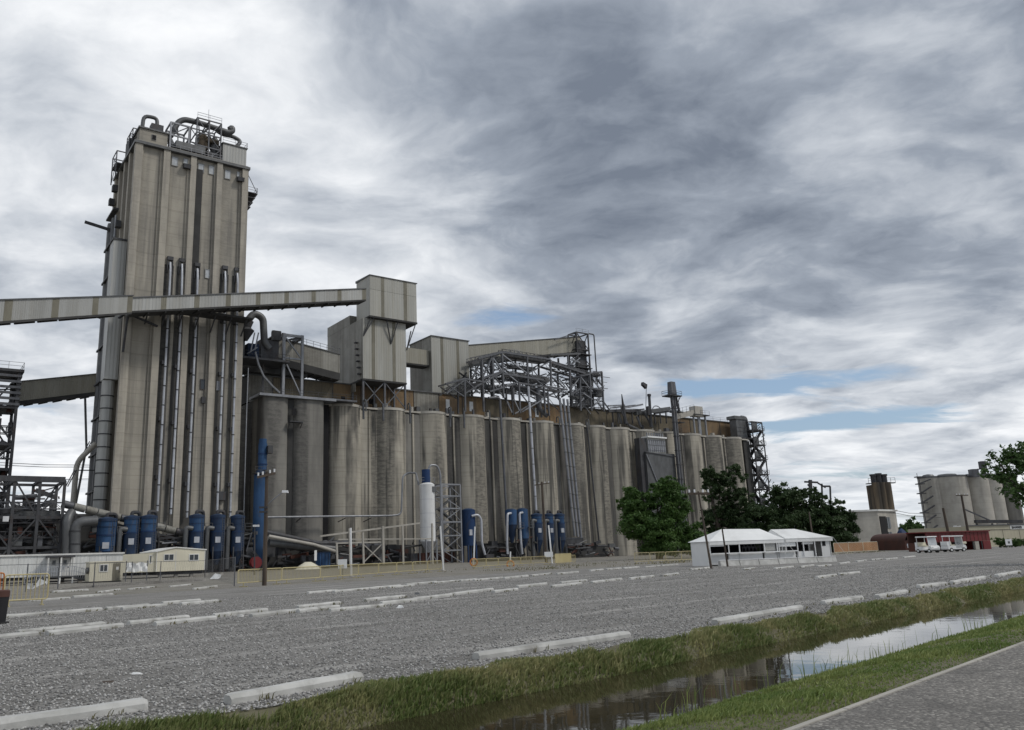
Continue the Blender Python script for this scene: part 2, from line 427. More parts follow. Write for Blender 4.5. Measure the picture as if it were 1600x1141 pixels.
def place(ob, o, frame):
    if frame == 'B':
        ob.location = toW(o); ob.rotation_euler = (0, 0, ANG)
    else:
        ob.location = o
def tag(o, label, cat, group=None, kind=None):
    if label: o['label'] = label
    if cat: o['category'] = cat
    if group: o['group'] = group
    if kind: o['kind'] = kind
    return o
def thing(name, label, cat, o=(0, 0, 0), frame='B', group=None):
    e = bpy.data.objects.new(name, None); COL.objects.link(e); e.empty_display_size = .5
    place(e, Vector(o), frame); ORIG[e.name] = Vector(o)
    return tag(e, label, cat, group)
def bx(name, mt, par, *a): return MB().box(*a).build(name, mt, par)
def br(name, mt, par, p, q, w, h=None): return MB().bar(p, q, w, h).build(name, mt, par)
def tb(name, mt, par, pts, r, n=8): return MB().tube(pts, r, n).build(name, mt, par, smooth=True)
def arc(pts, rr=1.0, k=4):
    """round the corners of a polyline"""
    pts = [Vector(p) for p in pts]; out = [pts[0]]
    for i in range(1, len(pts) - 1):
        a, b, c = pts[i - 1], pts[i], pts[i + 1]
        d1 = (a - b); d2 = (c - b); r = min(rr, d1.length * .45, d2.length * .45)
        p1 = b + d1.normalized() * r; p2 = b + d2.normalized() * r
        for j in range(k + 1):
            t = j / k; out.append(p1 * (1 - t) ** 2 + b * 2 * t * (1 - t) + p2 * t * t)
    out.append(pts[-1]); return out
def copy_tree(o, loc=None, rz=None):
    c = o.copy(); COL.objects.link(c)
    if loc is not None: c.location = loc
    if rz is not None: c.rotation_euler = (0, 0, rz)
    for ch in o.children:
        d = ch.copy(); COL.objects.link(d); d.parent = c
        for g in ch.children:
            e = g.copy(); COL.objects.link(e); e.parent = d
    return c
ORD = ['first', 'second', 'third', 'fourth', 'fifth', 'sixth', 'seventh', 'eighth', 'ninth', 'tenth', 'eleventh', 'twelfth', 'thirteenth', 'fourteenth', 'fifteenth', 'sixteenth', 'seventeenth', 'eighteenth', 'nineteenth', 'twentieth', 'twenty-first', 'twenty-second', 'twenty-third', 'twenty-fourth', 'twenty-fifth', 'twenty-sixth', 'twenty-seventh', 'twenty-eighth', 'twenty-ninth', 'thirtieth']
def framework(par, s0, s1, t0, t1, zs, w=.3, mt='steel', ns=1, nt=1, brace=True, seed=0):
    """a braced steel frame: every member its own part"""
    rn = random.Random(seed)
    S = [s0 + (s1 - s0) * i / ns for i in range(ns + 1)]; Tt = [t0 + (t1 - t0) * i / nt for i in range(nt + 1)]
    for a in S:
        for b in Tt:
            br('column', mt, par, (a, b, zs[0]), (a, b, zs[-1]), w)
    for z in zs[1:]:
        for b in Tt: br('beam', mt, par, (S[0], b, z), (S[-1], b, z), w * .75, w)
        for a in S: br('beam', mt, par, (a, Tt[0], z), (a, Tt[-1], z), w * .75, w)
    if brace:
        for k in range(len(zs) - 1):
            for i in range(ns):
                for b in (Tt[0], Tt[-1]):
                    if rn.random() < .8:
                        e = (S[i], S[i + 1]) if (i + k) % 2 else (S[i + 1], S[i])
                        br('brace', mt, par, (e[0], b, zs[k]), (e[1], b, zs[k + 1]), w * .55)
            for i in range(nt):
                for a in (S[0], S[-1]):
                    if rn.random() < .8:
                        e = (Tt[i], Tt[i + 1]) if (i + k) % 2 else (Tt[i + 1], Tt[i])
                        br('brace', mt, par, (a, e[0], zs[k]), (a, e[1], zs[k + 1]), w * .55)
def railing(par, pts, h=1.1, mt='pale_steel', step=2.0, r=.045):
    m = MB()
    for a, b in zip(pts[:-1], pts[1:]):
        a = Vector(a); b = Vector(b); L = (b - a).length; k = max(1, int(L / step))
        for i in range(k + 1):
            p = a.lerp(b, i / k); m.bar(p, p + Vector((0, 0, h)), r * 1.4)
        for z in (h, h * .5): m.bar(a + Vector((0, 0, z)), b + Vector((0, 0, z)), r * 1.4)
    return m.build('railing', mt, par)

# ================================================================== THE GROUND
DA = rad(44.0)
DP = Vector((math.cos(DA), math.sin(DA), 0)); DQ = Vector((-math.sin(DA), math.cos(DA), 0))
def D(p, q, z=0.0): return DP * p + DQ * q + Vector((0, 0, z))
def wob(p, k): return .05 * math.sin(p * 1.7 + k) + .04 * math.sin(p * .63 + 2.1 * k) + .03 * math.sin(p * 3.9 + .7 * k)
def bend(p): return .020 * max(0.0, p - 34) ** 1.12
def strip(name, prof, mt, ps, wig=0.0):
    m = MB(); n = len(prof); vs = []
    for p in ps:
        for i, (q, z) in enumerate(prof):
            w = wob(p, i) * wig if 0 < i < n - 1 else 0.0
            vs.append(D(p, q + w * 1.6 + (bend(p) if wig or name == 'ditch_water' else (bend(p) if 3 < q < 9 else 0)), z + w * .35))
    fs = [(a * n + i, (a + 1) * n + i, (a + 1) * n + i + 1, a * n + i + 1) for a in range(len(ps) - 1) for i in range(n - 1)]
    m.add(vs, fs)
    o = m.build(name, mt, None, smooth=wig > 0, frame='W', o=(0, 0, 0)); o['kind'] = 'structure'
    return o
PSS = [-3000, -300, -60, -20] + [x * .5 for x in range(-20, 160)] + [85, 95, 110, 130, 160, 220, 400, 3000]
PSS = [p for p in PSS if p <= 400] 
strip('road', [(-7, 0), (0, 0), (3.40, 0)], 'asphalt', PSS)
m = MB()
kp = [x * 2.0 for x in range(-10, 61)]
for a, b in zip(kp[:-1], kp[1:]):
    q0, q1 = 3.40 + bend(a), 3.40 + bend(b); w = .055
    m.hexa([D(a, q0, -.05), D(b - .012, q1, -.05), D(b - .012, q1 + .07, -.05), D(a, q0 + .07, -.05),
            D(a, q0, .012), D(b - .012, q1, .010), D(b - .012, q1 + w, .012), D(a, q0 + w, .012)])
k = m.build('road_kerb', 'grey_concrete', None, frame='W', o=(0, 0, 0)); k['kind'] = 'structure'
BANK = [(3.42, -.03), (3.56, -.003), (3.9, .02), (4.5, -.06), (5.0, -.19), (5.33, -.32), (5.8, -.6), (6.6, -.7), (7.4, -.56), (7.76, -.31), (7.92, -.12), (8.1, -.02), (8.4, .0)]
strip('ditch_bank', BANK, 'soil', PSS, .3)
strip('ditch_water', [(4.9, -.30), (7.95, -.30)], 'ditch_water', PSS)
strip('gravel_lot', [(8.4, 0), (47, 0)], 'gravel', PSS)
m = MB()
for q0, q1 in ((47, 3000), (-3000, -7)):
    m.add([D(-3000, q0, -.004), D(3000, q0, -.004), D(3000, q1, -.004), D(-3000, q1, -.004)], [(0, 1, 2, 3)])
m.add([D(400, -7, -.004), D(3000, -7, -.004), D(3000, 47, -.004), D(400, 47, -.004)], [(0, 1, 2, 3)])
g = m.build('ground', 'yard', None, frame='W', o=(0, 0, 0)); g['kind'] = 'structure'

# grass: numpy blades
def blades(name, base, h, w, lean, mt, seed, label):
    r = np.random.RandomState(seed); n = len(base)
    yaw = r.uniform(0, 2 * np.pi, n); la = r.normal(lean[0], lean[1], n); ld = r.normal(lean[2], .7, n)
    wx = np.stack([np.cos(yaw), np.sin(yaw), np.zeros(n)], 1) * w[:, None] * .5
    ldv = np.stack([np.cos(ld), np.sin(ld), np.zeros(n)], 1)
    mid = base + ldv * (la * h * .25)[:, None]; mid[:, 2] += h * .55
    tip = base + ldv * (la * h * .9)[:, None]; tip[:, 2] += h * (1 - .25 * np.abs(la))
    V = np.stack([base - wx, base + wx, mid + wx * .75, mid - wx * .75, tip], 1).reshape(-1, 3)
    i = np.arange(n)[:, None] * 5
    tri = np.stack([i + 0, i + 1, i + 2, i + 0, i + 2, i + 3, i + 3, i + 2, i + 4], 2).reshape(-1)
    me = bpy.data.meshes.new(name); me.vertices.add(n * 5); me.vertices.foreach_set('co', V.ravel())
    me.loops.add(n * 9); me.loops.foreach_set('vertex_index', tri.astype(np.int32))
    me.polygons.add(n * 3); me.polygons.foreach_set('loop_start', np.arange(n * 3, dtype=np.int32) * 3)
    me.update(calc_edges=True); me.materials.append(MAT[mt])
    o = bpy.data.objects.new(name, me); COL.objects.link(o)
    tag(o, label, 'grass', kind='stuff'); return o
def prof_z(q):
    qs = [a for a, b in BANK]; zs = [b for a, b in BANK]; return np.interp(q, qs, zs)
def scatter(n, p0, p1, q0, q1, seed, edge=0.0):
    r = np.random.RandomState(seed); u = r.rand(n)
    p = 4 * ((p1 + 4 - p0) / 4.0) ** u - 4 + p0
    q = r.uniform(q0, q1, n)
    wv = .22 * np.sin(p * .9 + 1) + .16 * np.sin(p * 2.3) + .10 * np.sin(p * 5.1 + .5)
    keep = (q < q1 - .25 + wv * edge) if edge else np.ones(n, bool)
    bare = np.sin(p * 1.15 + 2.2 * np.sin(q * 2.1)) * np.sin(p * .43 + q * 1.7) + .5 * np.sin(p * 4.1 + q * 6.3)
    keep &= (bare < 1.0) | (r.rand(n) < .5)
    p, q = p[keep], q[keep]
    bd = .020 * np.maximum(0, p - 34) ** 1.12
    z = prof_z(q)
    xy = np.outer(p, np.array(DP)) + np.outer(q + bd, np.array(DQ)); xy[:, 2] = z - .01
    return xy, p, q, r
b_, p_, q_, r_ = scatter(95000, 1.5, 120, 7.70, 8.56, 1, .8)
clump = .5 + .5 * np.sin(p_ * 3.1 + q_ * 4) * np.sin(p_ * 1.3 + 1)
hh = r_.uniform(.045, .15, len(p_)) * (.55 + .75 * clump) * np.where(q_ > 8.2, .6, 1.0)
blades('grass', b_, hh, (.013 + .0010 * p_) * r_.uniform(.6, 1.5, len(p_)), (.45, .35, .3), 'grass_blade', 2, 'long green and straw grass along the far bank of the ditch')
b_, p_, q_, r_ = scatter(105000, 1.5, 90, 3.50, 5.36, 3)
hh = r_.uniform(.025, .075, len(p_)) * (.7 + .6 * (np.sin(p_ * 1.9 + q_ * 3) * np.sin(p_ * .7 + 2) > .1)) * np.where(q_ > 4.9, .9, 1.0) * np.where(q_ < 3.7, .7, 1.0)
blades('grass', b_, hh, .010 + .0010 * p_, (.5, .4, .3), 'verge_blade', 4, 'short green verge grass between the road edge and the water')
# scattered weeds on the lot edge and in the plant yard
r_ = np.random.RandomState(9)
wp = np.concatenate([r_.uniform(52, 220, 7000)]); wq = 47.5 + np.abs(r_.normal(0, 9, 7000))
cl = np.sin(wp * .35) * np.sin(wq * .5 + wp * .11) > .05
wp, wq = wp[cl], wq[cl]
xy = np.outer(wp, np.array(DP)) + np.outer(wq, np.array(DQ))
blades('weeds', xy, r_.uniform(.05, .24, len(wp)), np.full(len(wp), .07), (.5, .4, .3), 'weed', 10, 'low weeds growing in patches across the plant yard')
# sedge stalks standing in the ditch
b_, p_, q_, r_ = scatter(200, 8, 40, 5.2, 5.6, 12)
b_[:, 2] = -.33
blades('reeds', b_, r_.uniform(.12, .42, len(p_)), np.full(len(p_), .012), (.35, .3, .9), 'verge_blade', 13, 'sparse reeds standing in the ditch water near the verge')

# loose stones on the near gravel
def stones():
    r = np.random.RandomState(21); n = 60000
    u = r.rand(n); p = 4 * (60 / 4.0) ** u - 2; q = 8.3 + 26 * r.rand(n) ** 1.7
    q += .15 * np.sin(p * 2.3)
    sz = r.uniform(.009, .024, n) * (1 + .010 * np.hypot(p, q))
    octv = np.array([(1, 0, 0), (0, 1, 0), (-1, 0, 0), (0, -1, 0), (0, 0, .75), (0, 0, -.5)], float)
    octf = np.array([(0, 1, 4), (1, 2, 4), (2, 3, 4), (3, 0, 4), (1, 0, 5), (2, 1, 5), (3, 2, 5), (0, 3, 5)])
    V = octv[None] * r.uniform(.6, 1.35, (n, 6, 1)) * sz[:, None, None]
    yaw = r.uniform(0, 6.28, n); c, s = np.cos(yaw), np.sin(yaw)
    x = V[..., 0] * c[:, None] - V[..., 1] * s[:, None]; y = V[..., 0] * s[:, None] + V[..., 1] * c[:, None]
    V = np.stack([x, y, V[..., 2]], 2)
    base = np.outer(p, np.array(DP)) + np.outer(q, np.array(DQ)); base[:, 2] = sz * .25
    V = (V + base[:, None]).reshape(-1, 3)
    f = (octf[None] + (np.arange(n) * 6)[:, None, None]).reshape(-1)
    me = bpy.data.meshes.new('loose_stones'); me.vertices.add(n * 6); me.vertices.foreach_set('co', V.ravel())
    me.loops.add(n * 24); me.loops.foreach_set('vertex_index', f.astype(np.int32))
    me.polygons.add(n * 8); me.polygons.foreach_set('loop_start', np.arange(n * 8, dtype=np.int32) * 3)
    me.update(calc_edges=True)
    mm = bpy.data.materials.new('stone'); mm.use_nodes = True; t = NT(mm.node_tree); b = mm.node_tree.nodes['Principled BSDF']
    rp = t.n('ShaderNodeNewGeometry').outputs['Random Per Island']
    t.put(b, 'Base Color', t.mix(t.ss(rp, .2, 1.0), (.17, .168, .164), (.46, .455, .445))); b.inputs['Roughness'].default_value = .85
    me.materials.append(mm)
    o = bpy.data.objects.new('loose_stones', me); COL.objects.link(o); tag(o, 'loose grey gravel stones strewn over the parking lot', 'gravel', kind='stuff')
stones()

# ================================================================== WHEEL STOPS
def wheel_stop(a, b, label, group, rj):
    a = Vector((a.x, a.y, 0)); b = Vector((b.x, b.y, 0))
    c = (a + b) / 2; d = b - a; ang = math.atan2(d.y, d.x)
    L = min(max(d.length, 1.9), 4.3)
    ang = max(rad(30), min(rad(62), ang)) if L < 4.2 else ang
    dx_ = Vector((math.cos(ang), math.sin(ang), 0)); nx = Vector((-dx_.y, dx_.x, 0)); h = .122; w = .092
    m = MB(); prof = [(-w, 0), (-w, h * .62), (-w * .62, h), (w * .62, h), (w, h * .62), (w, 0)]
    K = 7; xs = [-L / 2, -L / 2 + .05] + [-L / 2 + L * k / K for k in range(1, K)] + [L / 2 - .05, L / 2]; sc = [.86] + [rj.uniform(.975, 1.012) for k in range(K + 1)] + [.86]
    vs = [dx_ * x + nx * (y * k) + Vector((0, 0, z * (k if z else 1))) for x, k in zip(xs, sc) for y, z in prof]
    n = 6; fs = [(i * n + j, (i + 1) * n + j, (i + 1) * n + (j + 1) % n, i * n + (j + 1) % n) for i in range(len(xs) - 1) for j in range(n)]
    fs = [f[::-1] for f in fs] + [tuple(range(n)), tuple(range((len(xs) - 1) * n, len(xs) * n))[::-1]]
    m.add([v + c + (Vector((rj.uniform(-.006, .006), rj.uniform(-.006, .006), rj.uniform(-.007, .003))) if v.z > .01 else Vector()) for v in vs], fs)
    for k in range(int(26 if c.y < 60 else 8)):
        f = rj.uniform(-.55, .55); TUFT.append(c + dx_ * (L * f) + nx * rj.choice([-1, 1]) * rj.uniform(w * .9, w * 1.9))
    o = m.build('wheel_stop', 'stop_concrete', None, frame='W', o=c)
    o.rotation_euler = (0, 0, rj.uniform(-.02, .02)); o.location.z -= rj.uniform(0, .025)
    return tag(o, label, 'wheel stop', group)
rj = random.Random(3)
TUFT = []
ROW1 = [(-60, 1150, 200, 1112), (355, 1101, 561, 1063), (742, 1031, 982, 996), (1116, 976, 1251, 952), (1287, 945, 1345, 937), (1371, 935, 1415, 927), (1435, 919, 1477, 914), (1482, 914, 1543, 904), (1548, 903, 1600, 894)]
ROW2 = [(-30, 1001, 12, 997), (41, 991, 150, 977), (77, 993, 187, 980), (202, 976, 292, 966), (241, 978, 336, 968), (336, 965, 414, 956), (391, 965, 469, 956), (464, 951, 531, 944), (472, 957, 522, 951), (516, 956, 600, 948), (570, 940, 631, 934), (600, 945, 645, 940), (648, 939, 703, 932), (704, 931, 769, 923), (776, 926, 803, 923), (809, 919, 853, 914), (861, 918, 908, 913), (876, 912, 916, 908), (925, 912, 970, 906), (984, 906, 1021, 902), (1034, 901, 1059, 898), (1276, 904, 1306, 900), (1312, 899, 1342, 896)]
ROW3 = [(0, 966, 52, 962), (72, 961, 158, 954), (170, 953, 228, 948), (194, 953, 255, 947), (256, 945, 309, 940), (283, 946, 339, 941), (483, 928, 525, 924), (526, 926, 584, 920), (586, 921, 616, 917), (618, 919, 636, 916), (638, 915, 678, 911), (679, 912, 722, 908), (724, 909, 739, 907), (741, 908, 784, 904), (787, 905, 825, 901), (828, 901, 862, 897), (870, 898, 903, 895), (922, 893, 942, 891), (948, 891, 970, 889), (975, 889, 998, 887), (1008, 887, 1031, 885), (1034, 885, 1059, 883)]
ROW4 = [(1081, 891, 1110, 888), (1162, 891, 1178, 889), (1208, 890, 1242, 886), (1245, 888, 1275, 884), (1277, 886, 1298, 884), (1306, 883, 1331, 879), (1335, 879, 1356, 876), (1361, 876, 1378, 874), (1383, 875, 1402, 873), (1411, 872, 1430, 870)]
ROW5 = [(90, 926, 130, 923), (150, 927, 190, 922), (200, 922, 240, 918), (262, 918, 300, 914), (300, 922, 340, 917), (55, 940, 100, 936), (120, 934, 170, 930)]
for row, where, grp in ((ROW1, 'in the nearest row, beside the ditch grass', 'wheel stops of the nearest row'), (ROW2, 'in the middle row across the gravel lot', 'wheel stops of the middle row'),
                        (ROW3, 'in the back row of the gravel lot', 'wheel stops of the back row'), (ROW4, 'in front of the white tents', 'wheel stops by the tents'), (ROW5, 'on the pale strip below the trailers', 'wheel stops by the trailers')):
    for i, (x0, y0, x1, y1) in enumerate(row):
        wheel_stop(G(x0, y0), G(x1, y1), 'white concrete wheel stop %s, %s from the left' % (where, ORD[i]), grp, rj)

tp_ = np.array([tuple(v) for v in TUFT]); r_ = np.random.RandomState(44); keep = np.sin(tp_[:, 0] * 3.1 + tp_[:, 1] * 2.3) > .1; tp_ = np.repeat(tp_[keep], 3, 0) + r_.normal(0, .025, (3 * keep.sum(), 3)) * np.array([1, 1, 0])
blades('weeds', tp_, r_.uniform(.03, .12, len(tp_)), .008 + .0006 * tp_[:, 1], (.5, .5, .3), 'weed', 45, 'small weed tufts growing along the wheel stops')

# ================================================================== THE TALL HEADHOUSE
TW, TD, THT = 22.1, 19.0, 81.2
tower = thing('headhouse_tower', 'tall beige concrete grain headhouse with vertical ribs and silver downpipes', 'tower', (TW / 2, TD / 2, 0))
bx('body', 'tower_concrete', tower, .75, TW - .3, .75, TD - .3, 0, 80.2)
PIL = [(0, 1.35), (5.25, 6.5), (10.45, 11.55), (15.65, 16.75), (20.85, TW)]
for a, b in PIL: bx('pilaster', 'pilaster_concrete', tower, a, b, 0, .752, 0, 80.2)
for a, b in ((1.35, 1.65), (4.75, 5.25), (9.95, 10.45), (15.2, 15.65), (16.75, 17.1), (20.4, 20.85)):
    bx('recess_strip', 'tower_concrete', tower, a, b, .45, .756, 0, 79.8)
for a, b in ((.02, 1.3), (4.6, 5.7), (9.0, 10.1), (13.4, 14.5), (17.7, 18.98)):
    if a > .1: bx('pilaster', 'pilaster_concrete', tower, 0, .752, a, b, 0, 80.2)
    else: bx('pilaster', 'pilaster_concrete', tower, .004, .755, .76, b, 0, 80.18)
bx('parapet', 'duct_grey', tower, -.25, TW + .25, -.25, TD + .25, 80.2, 80.75)
bx('roof_slab', 'grey_concrete', tower, .1, TW - .1, .1, TD - .1, 80.75, 81.0)
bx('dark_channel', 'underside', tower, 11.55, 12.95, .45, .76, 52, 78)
def wall_window(par, px, py, w, h, t=.75, mt='dusty_pane', frame='window_frame', dp=.18):
    c = P(px, py, t)
    f = MB()
    x0, x1, z0, z1, e = c.x - w / 2, c.x + w / 2, c.z - h / 2, c.z + h / 2, .12
    f.box(x0, x0 + e, t - dp, t + .05, z0, z1); f.box(x1 - e, x1, t - dp, t + .05, z0, z1)
    f.box(x0 + e, x1 - e, t - dp, t + .05, z0, z0 + e); f.box(x0 + e, x1 - e, t - dp, t + .05, z1 - e, z1)
    fo = f.build('window', frame, par)
    MB().box(x0 + e, x1 - e, t - dp * .5, t + .02, z0 + e, z1 - e).build('pane', mt, fo)
    return c
def z1_(x, y): return (120 + x / 3.567, 160 + y / 3.567)
for x, y, h in ((546, 330, 2.0), (692, 367, 1.9), (751, 379, 2.0), (840, 404, 2.0), (731, 957, 1.9)):
    wall_window(tower, *z1_(x, y), 1.25, h)
for x, y in ((609, 345), (906, 418)):
    c = wall_window(tower, *z1_(x, y - 6), 1.2, 1.9)
    MB().hexa([(c.x - .6, -.35, c.z - 1.5), (c.x + .7, -.35, c.z - 1.5), (c.x + .7, .76, c.z - 1.3), (c.x - .6, .76, c.z - 1.3), (c.x - .6, -.5, c.z - .7), (c.x + .7, -.5, c.z - .7), (c.x + .7, .76, c.z - .2), (c.x - .6, .76, c.z - .2)]).build('vent_hood', 'dark_steel', tower)
c = wall_window(tower, *z1_(367, 229), .9, 1.2, mt='pane')
c = wall_window(tower, 318, 601, 1.3, 2.0, mt='pane', frame='dark_steel')
for (x0, y0, x1, y1) in ((261, 509, 246.5, 790), (281.5, 509, 267, 795), (306, 503, 292, 800), (350.3, 500, 339, 800), (369.8, 499, 359.5, 800)):
    q_ = (P(x0, y0, 0).x + P(x1, y1, 0).x) / 2; bx('recess_strip', 'link_concrete', tower, q_ - .95, q_ + .75, .62, .758, 0, 57 if x0 != 306 else 51.9)
# vent heads where the downpipes leave the wall, and the pipes themselves
VX = [(517, 905), (582, 915), (668, 940), (822, 955), (890, 965)]
PB = [(261, 509, 246.5, 790), (281.5, 509, 267, 795), (306, 503, 292, 800), (350.3, 500, 339, 800), (369.8, 499, 359.5, 800)]
for (x, y), (x0, y0, x1, y1) in zip(VX, PB):
    a = P(*z1_(x, y), .75); b = P(x0, y0, 0); e = P(x1, y1, 0)
    s_ = (b.x + e.x) / 2
    v = MB(); v.box(a.x - .55, a.x + .55, .2, .76, a.z + .8, a.z + 1.5); v.box(a.x - .55, a.x - .42, .25, .76, a.z - 1.7, a.z + .8); v.box(a.x + .42, a.x + .55, .25, .76, a.z - 1.7, a.z + .8); v.box(a.x - .42, a.x + .42, .3, .76, a.z - .2, a.z + .1)
    v.build('vent_head', 'dark_steel', tower)
    pts = arc([(a.x, .3, a.z + .3), (a.x, -.15, a.z - 1.5), (s_, -.15, b.z + 3), (s_, -.15, e.z - 1)], 1.0)
    pp = tb('downpipe', 'galvanised', tower, pts, .21, 10)
    z = e.z
    while z < b.z + 4:
        MB().cyl(s_, -.15, z - .09, z + .09, .29, 10).build('flange', 'dark_steel', pp); z += 3.6
    z = e.z + 5
    while z < b.z:
        MB().box(s_ - .62, s_ - .2, -.15, .76, z - .35, z + .35).build('bracket', 'dark_steel', pp); z += 10.5
tb('conduit', 'pale_steel', tower, [P(388, 575, -.2), P(385.5, 640, -.2), P(381, 800, -.2)], .10, 6)
# left flank: stair enclosure, banded duct, cable runs
def z2_(x, y): return (100 + x / 3.566, 440 + y / 3.566)
q0 = PS(185, 380, -1.2); q1 = PS(173, 600, -1.2)
bx('stair_enclosure', 'silver_cladding', tower, -2.3, .003, q0.y - 1.6, q0.y + 1.4, q1.z + 1.0, q0.z)
bx('enclosure_roof', 'dark_steel', tower, -2.5, .004, q0.y - 1.8, q0.y + 1.6, q0.z, q0.z + .35)
d0 = PS(165, 700, -1.3)
dd = MB().cyl(-1.25, q0.y - .1, 4, q1.z + .9, 1.08, 18).build('riser_duct', 'silver_cladding', tower, smooth=True)
m = MB(); z = 6
while z < q1.z:
    MB().cyl(-1.25, q0.y - .1, z - .1, z + .1, 1.16, 18).build('duct_band', 'dark_steel', dd); z += 2.3
for t_, r_, mt_ in ((TD - 4.5, .45, 'duct_grey'), (TD - 2.8, .3, 'dark_steel'), (TD - 1.2, .55, 'duct_grey'), (TD - 6.3, .22, 'pale_steel'), (4.0, .18, 'dark_steel'), (TD - .3, .45, 'sooty_brown')):
    tb('riser_pipe', mt_, tower, [(-.3, t_, 3), (-.3, t_, 70 if t_ > 6 else 50)], r_, 8)
for z in range(8, 72, 7):
    bx('pipe_bracket', 'dark_steel', tower, -1.0, .003, TD - 7, TD + .2, z, z + .35)
hp = PS(158, 377, -.4)
br('davit_arm', 'dark_steel', tower, (.1, TD - 2, hp.z - 1), (-5.2, TD - 1.5, hp.z), .5)
for y_, z_ in ((TD - 4, 76), (TD - 1.5, 74), (9, 66)):
    bx('wall_fixture', 'dark_steel', tower, -1.0, .002, y_ - .6, y_ + .6, z_, z_ + 1.3)
# balcony near the top of the right flank
bz = P(390, 300, 1).z
bal = MB()
for k in range(4): bal.box(TW - .3, TW + 2.4 - .45 * k, 1.2, 4.8, bz - k * 1.1, bz - k * 1.1 + .16)
bal.bar((TW, 1.3, bz - 4.2), (TW + 2.4, 1.3, bz), .16); bal.bar((TW, 4.7, bz - 4.2), (TW + 2.4, 4.7, bz), .16)
bal.bar((TW, 1.3, bz + 4.5), (TW + 2.3, 1.3, bz + .3), .1)
bo = bal.build('balcony', 'dark_steel', tower)
railing(bo, [(TW + .1, 1.2, bz + .15), (TW + 2.4, 1.2, bz + .15), (TW + 2.4, 4.8, bz + .15)])
c = P(318, 625, .3); bx('junction_box', 'dark_steel', tower, c.x - .35, c.x + .35, .3, .76, c.z - .6, c.z + .6)
c = P(341, 603, .3); bx('junction_box', 'pale_steel', tower, c.x - .3, c.x + .3, .3, .76, c.z - .9, c.z + .9)
c = P(347, 775, .3); bx('junction_box', 'dark_steel', tower, c.x - .6, c.x + .6, .1, .76, c.z - .8, c.z + .8)

# ---- on its roof
ZR = 81.02
pen = thing('roof_penthouse', 'small concrete penthouse block on the left corner of the headhouse roof', 'penthouse', (4, 4, ZR))
a = P(205, 200, 1.0); b = P(242, 205, 1.0)
bx('wall', 'tower_concrete', pen, .8, 6.0, 1.2, 8.5, ZR, ZR + 3.1)
bx('roof', 'duct_grey', pen, .5, 6.3, .9, 8.8, ZR + 3.1, ZR + 3.4)
f = bx('window', 'window_frame', pen, 3.0, 3.9, 1.08, 1.21, ZR + 1.1, ZR + 2.3); bx('pane', 'dark_hole', f, 3.1, 3.8, 1.04, 1.1, ZR + 1.2, ZR + 2.2)
goose = thing('vent_pipe', 'curved dark vent pipe hooking over the penthouse roof', 'pipe', (2, 3, ZR + 3.4))
tb('gooseneck', 'duct_grey', goose, arc([(1.4, 3.0, ZR + 1.5), (1.7, 3.0, ZR + 6.9), (4.2, 3.0, ZR + 7.0), (4.3, 3.0, ZR + 5.4)], 1.2), .38, 10)
bx('fan_unit', 'dark_steel', goose, 3.1, 5.4, 2.3, 4.0, ZR + 3.42, ZR + 5.4)
bx('fan_base', 'duct_grey', goose, 2.9, 5.9, 2.1, 4.4, ZR + 3.41, ZR + 3.9)
cab = thing('equipment_cabin', 'plain grey metal cabin on the right corner of the headhouse roof', 'cabin', (19, 4, ZR))
bx('wall', 'silver_cladding', cab, 16.9, TW - .3, .9, 8, ZR, ZR + 4.2)
bx('roof', 'duct_grey', cab, 16.7, TW - .1, .7, 8.2, ZR + 4.2, ZR + 4.4)
railing(cab, [(16.8, .8, ZR + 4.4), (TW - .2, .8, ZR + 4.4), (TW - .2, 8, ZR + 4.4)])
fr = thing('roof_frame', 'open steel gantry frame beside the penthouse on the headhouse roof', 'frame', (8, 2, ZR))
for x in (6.6, 10.2):
    for y in (1.6, 5.5): br('column', 'pale_steel', fr, (x, y, ZR), (x, y, ZR + 6.3), .3)
for z in (ZR + 3.5, ZR + 6.2):
    for y in (1.6, 5.5): br('beam', 'pale_steel', fr, (6.6, y, z), (10.2, y, z), .28)
    for x in (6.6, 10.2): br('beam', 'pale_steel', fr, (x, 1.6, z), (x, 5.5, z), .28)
br('brace', 'steel', fr, (6.6, 1.6, ZR + 3.5), (10.2, 1.6, ZR + 6.2), .18); br('brace', 'steel', fr, (8.4, 1.6, ZR + 3.5), (6.6, 1.6, ZR + 6.2), .18)
tb('chute', 'duct_grey', fr, [(6.2, 2.2, ZR + 3.4), (7.2, 2.2, ZR + 1.6), (9.5, 2.2, ZR + .8)], .6, 8)
sk = thing('filter_skid', 'long low dark filter casing lying on the headhouse roof', 'filter', (10, 2, ZR))
bx('casing', 'duct_grey', sk, 7.6, 13.4, 1.0, 3.2, ZR + .9, ZR + 2.3)
bx('casing', 'steel', sk, 7.0, 12.0, 3.6, 5.2, ZR + .4, ZR + 2.9)
for x in (7.9, 9.8, 11.6, 13.1): br('leg', 'dark_steel', sk, (x, 1.4, ZR), (x, 1.4, ZR + .92), .2)
railing(sk, [(6.3, .5, ZR), (16.8, .5, ZR)], 1.1)
du = thing('dust_duct', 'big dark round duct arching across the headhouse roof', 'duct', (12, 3, ZR))
def rp(x, y, t=3.0): return P(180 + x / 6.667, 170 + y / 6.667, t)
tb('duct', 'duct_grey', du, arc([rp(575, 285), rp(655, 140), rp(720, 112), rp(850, 140), rp(1000, 190), rp(1180, 250), rp(1225, 235), rp(1220, 195), rp(1190, 215)], 1.2), .58, 12)
tb('branch_duct', 'duct_grey', du, arc([rp(1060, 230, 4), rp(1120, 270, 4), rp(1230, 290, 4), rp(1310, 340, 4), rp(1270, 390, 4)], 1.0), .42, 10)
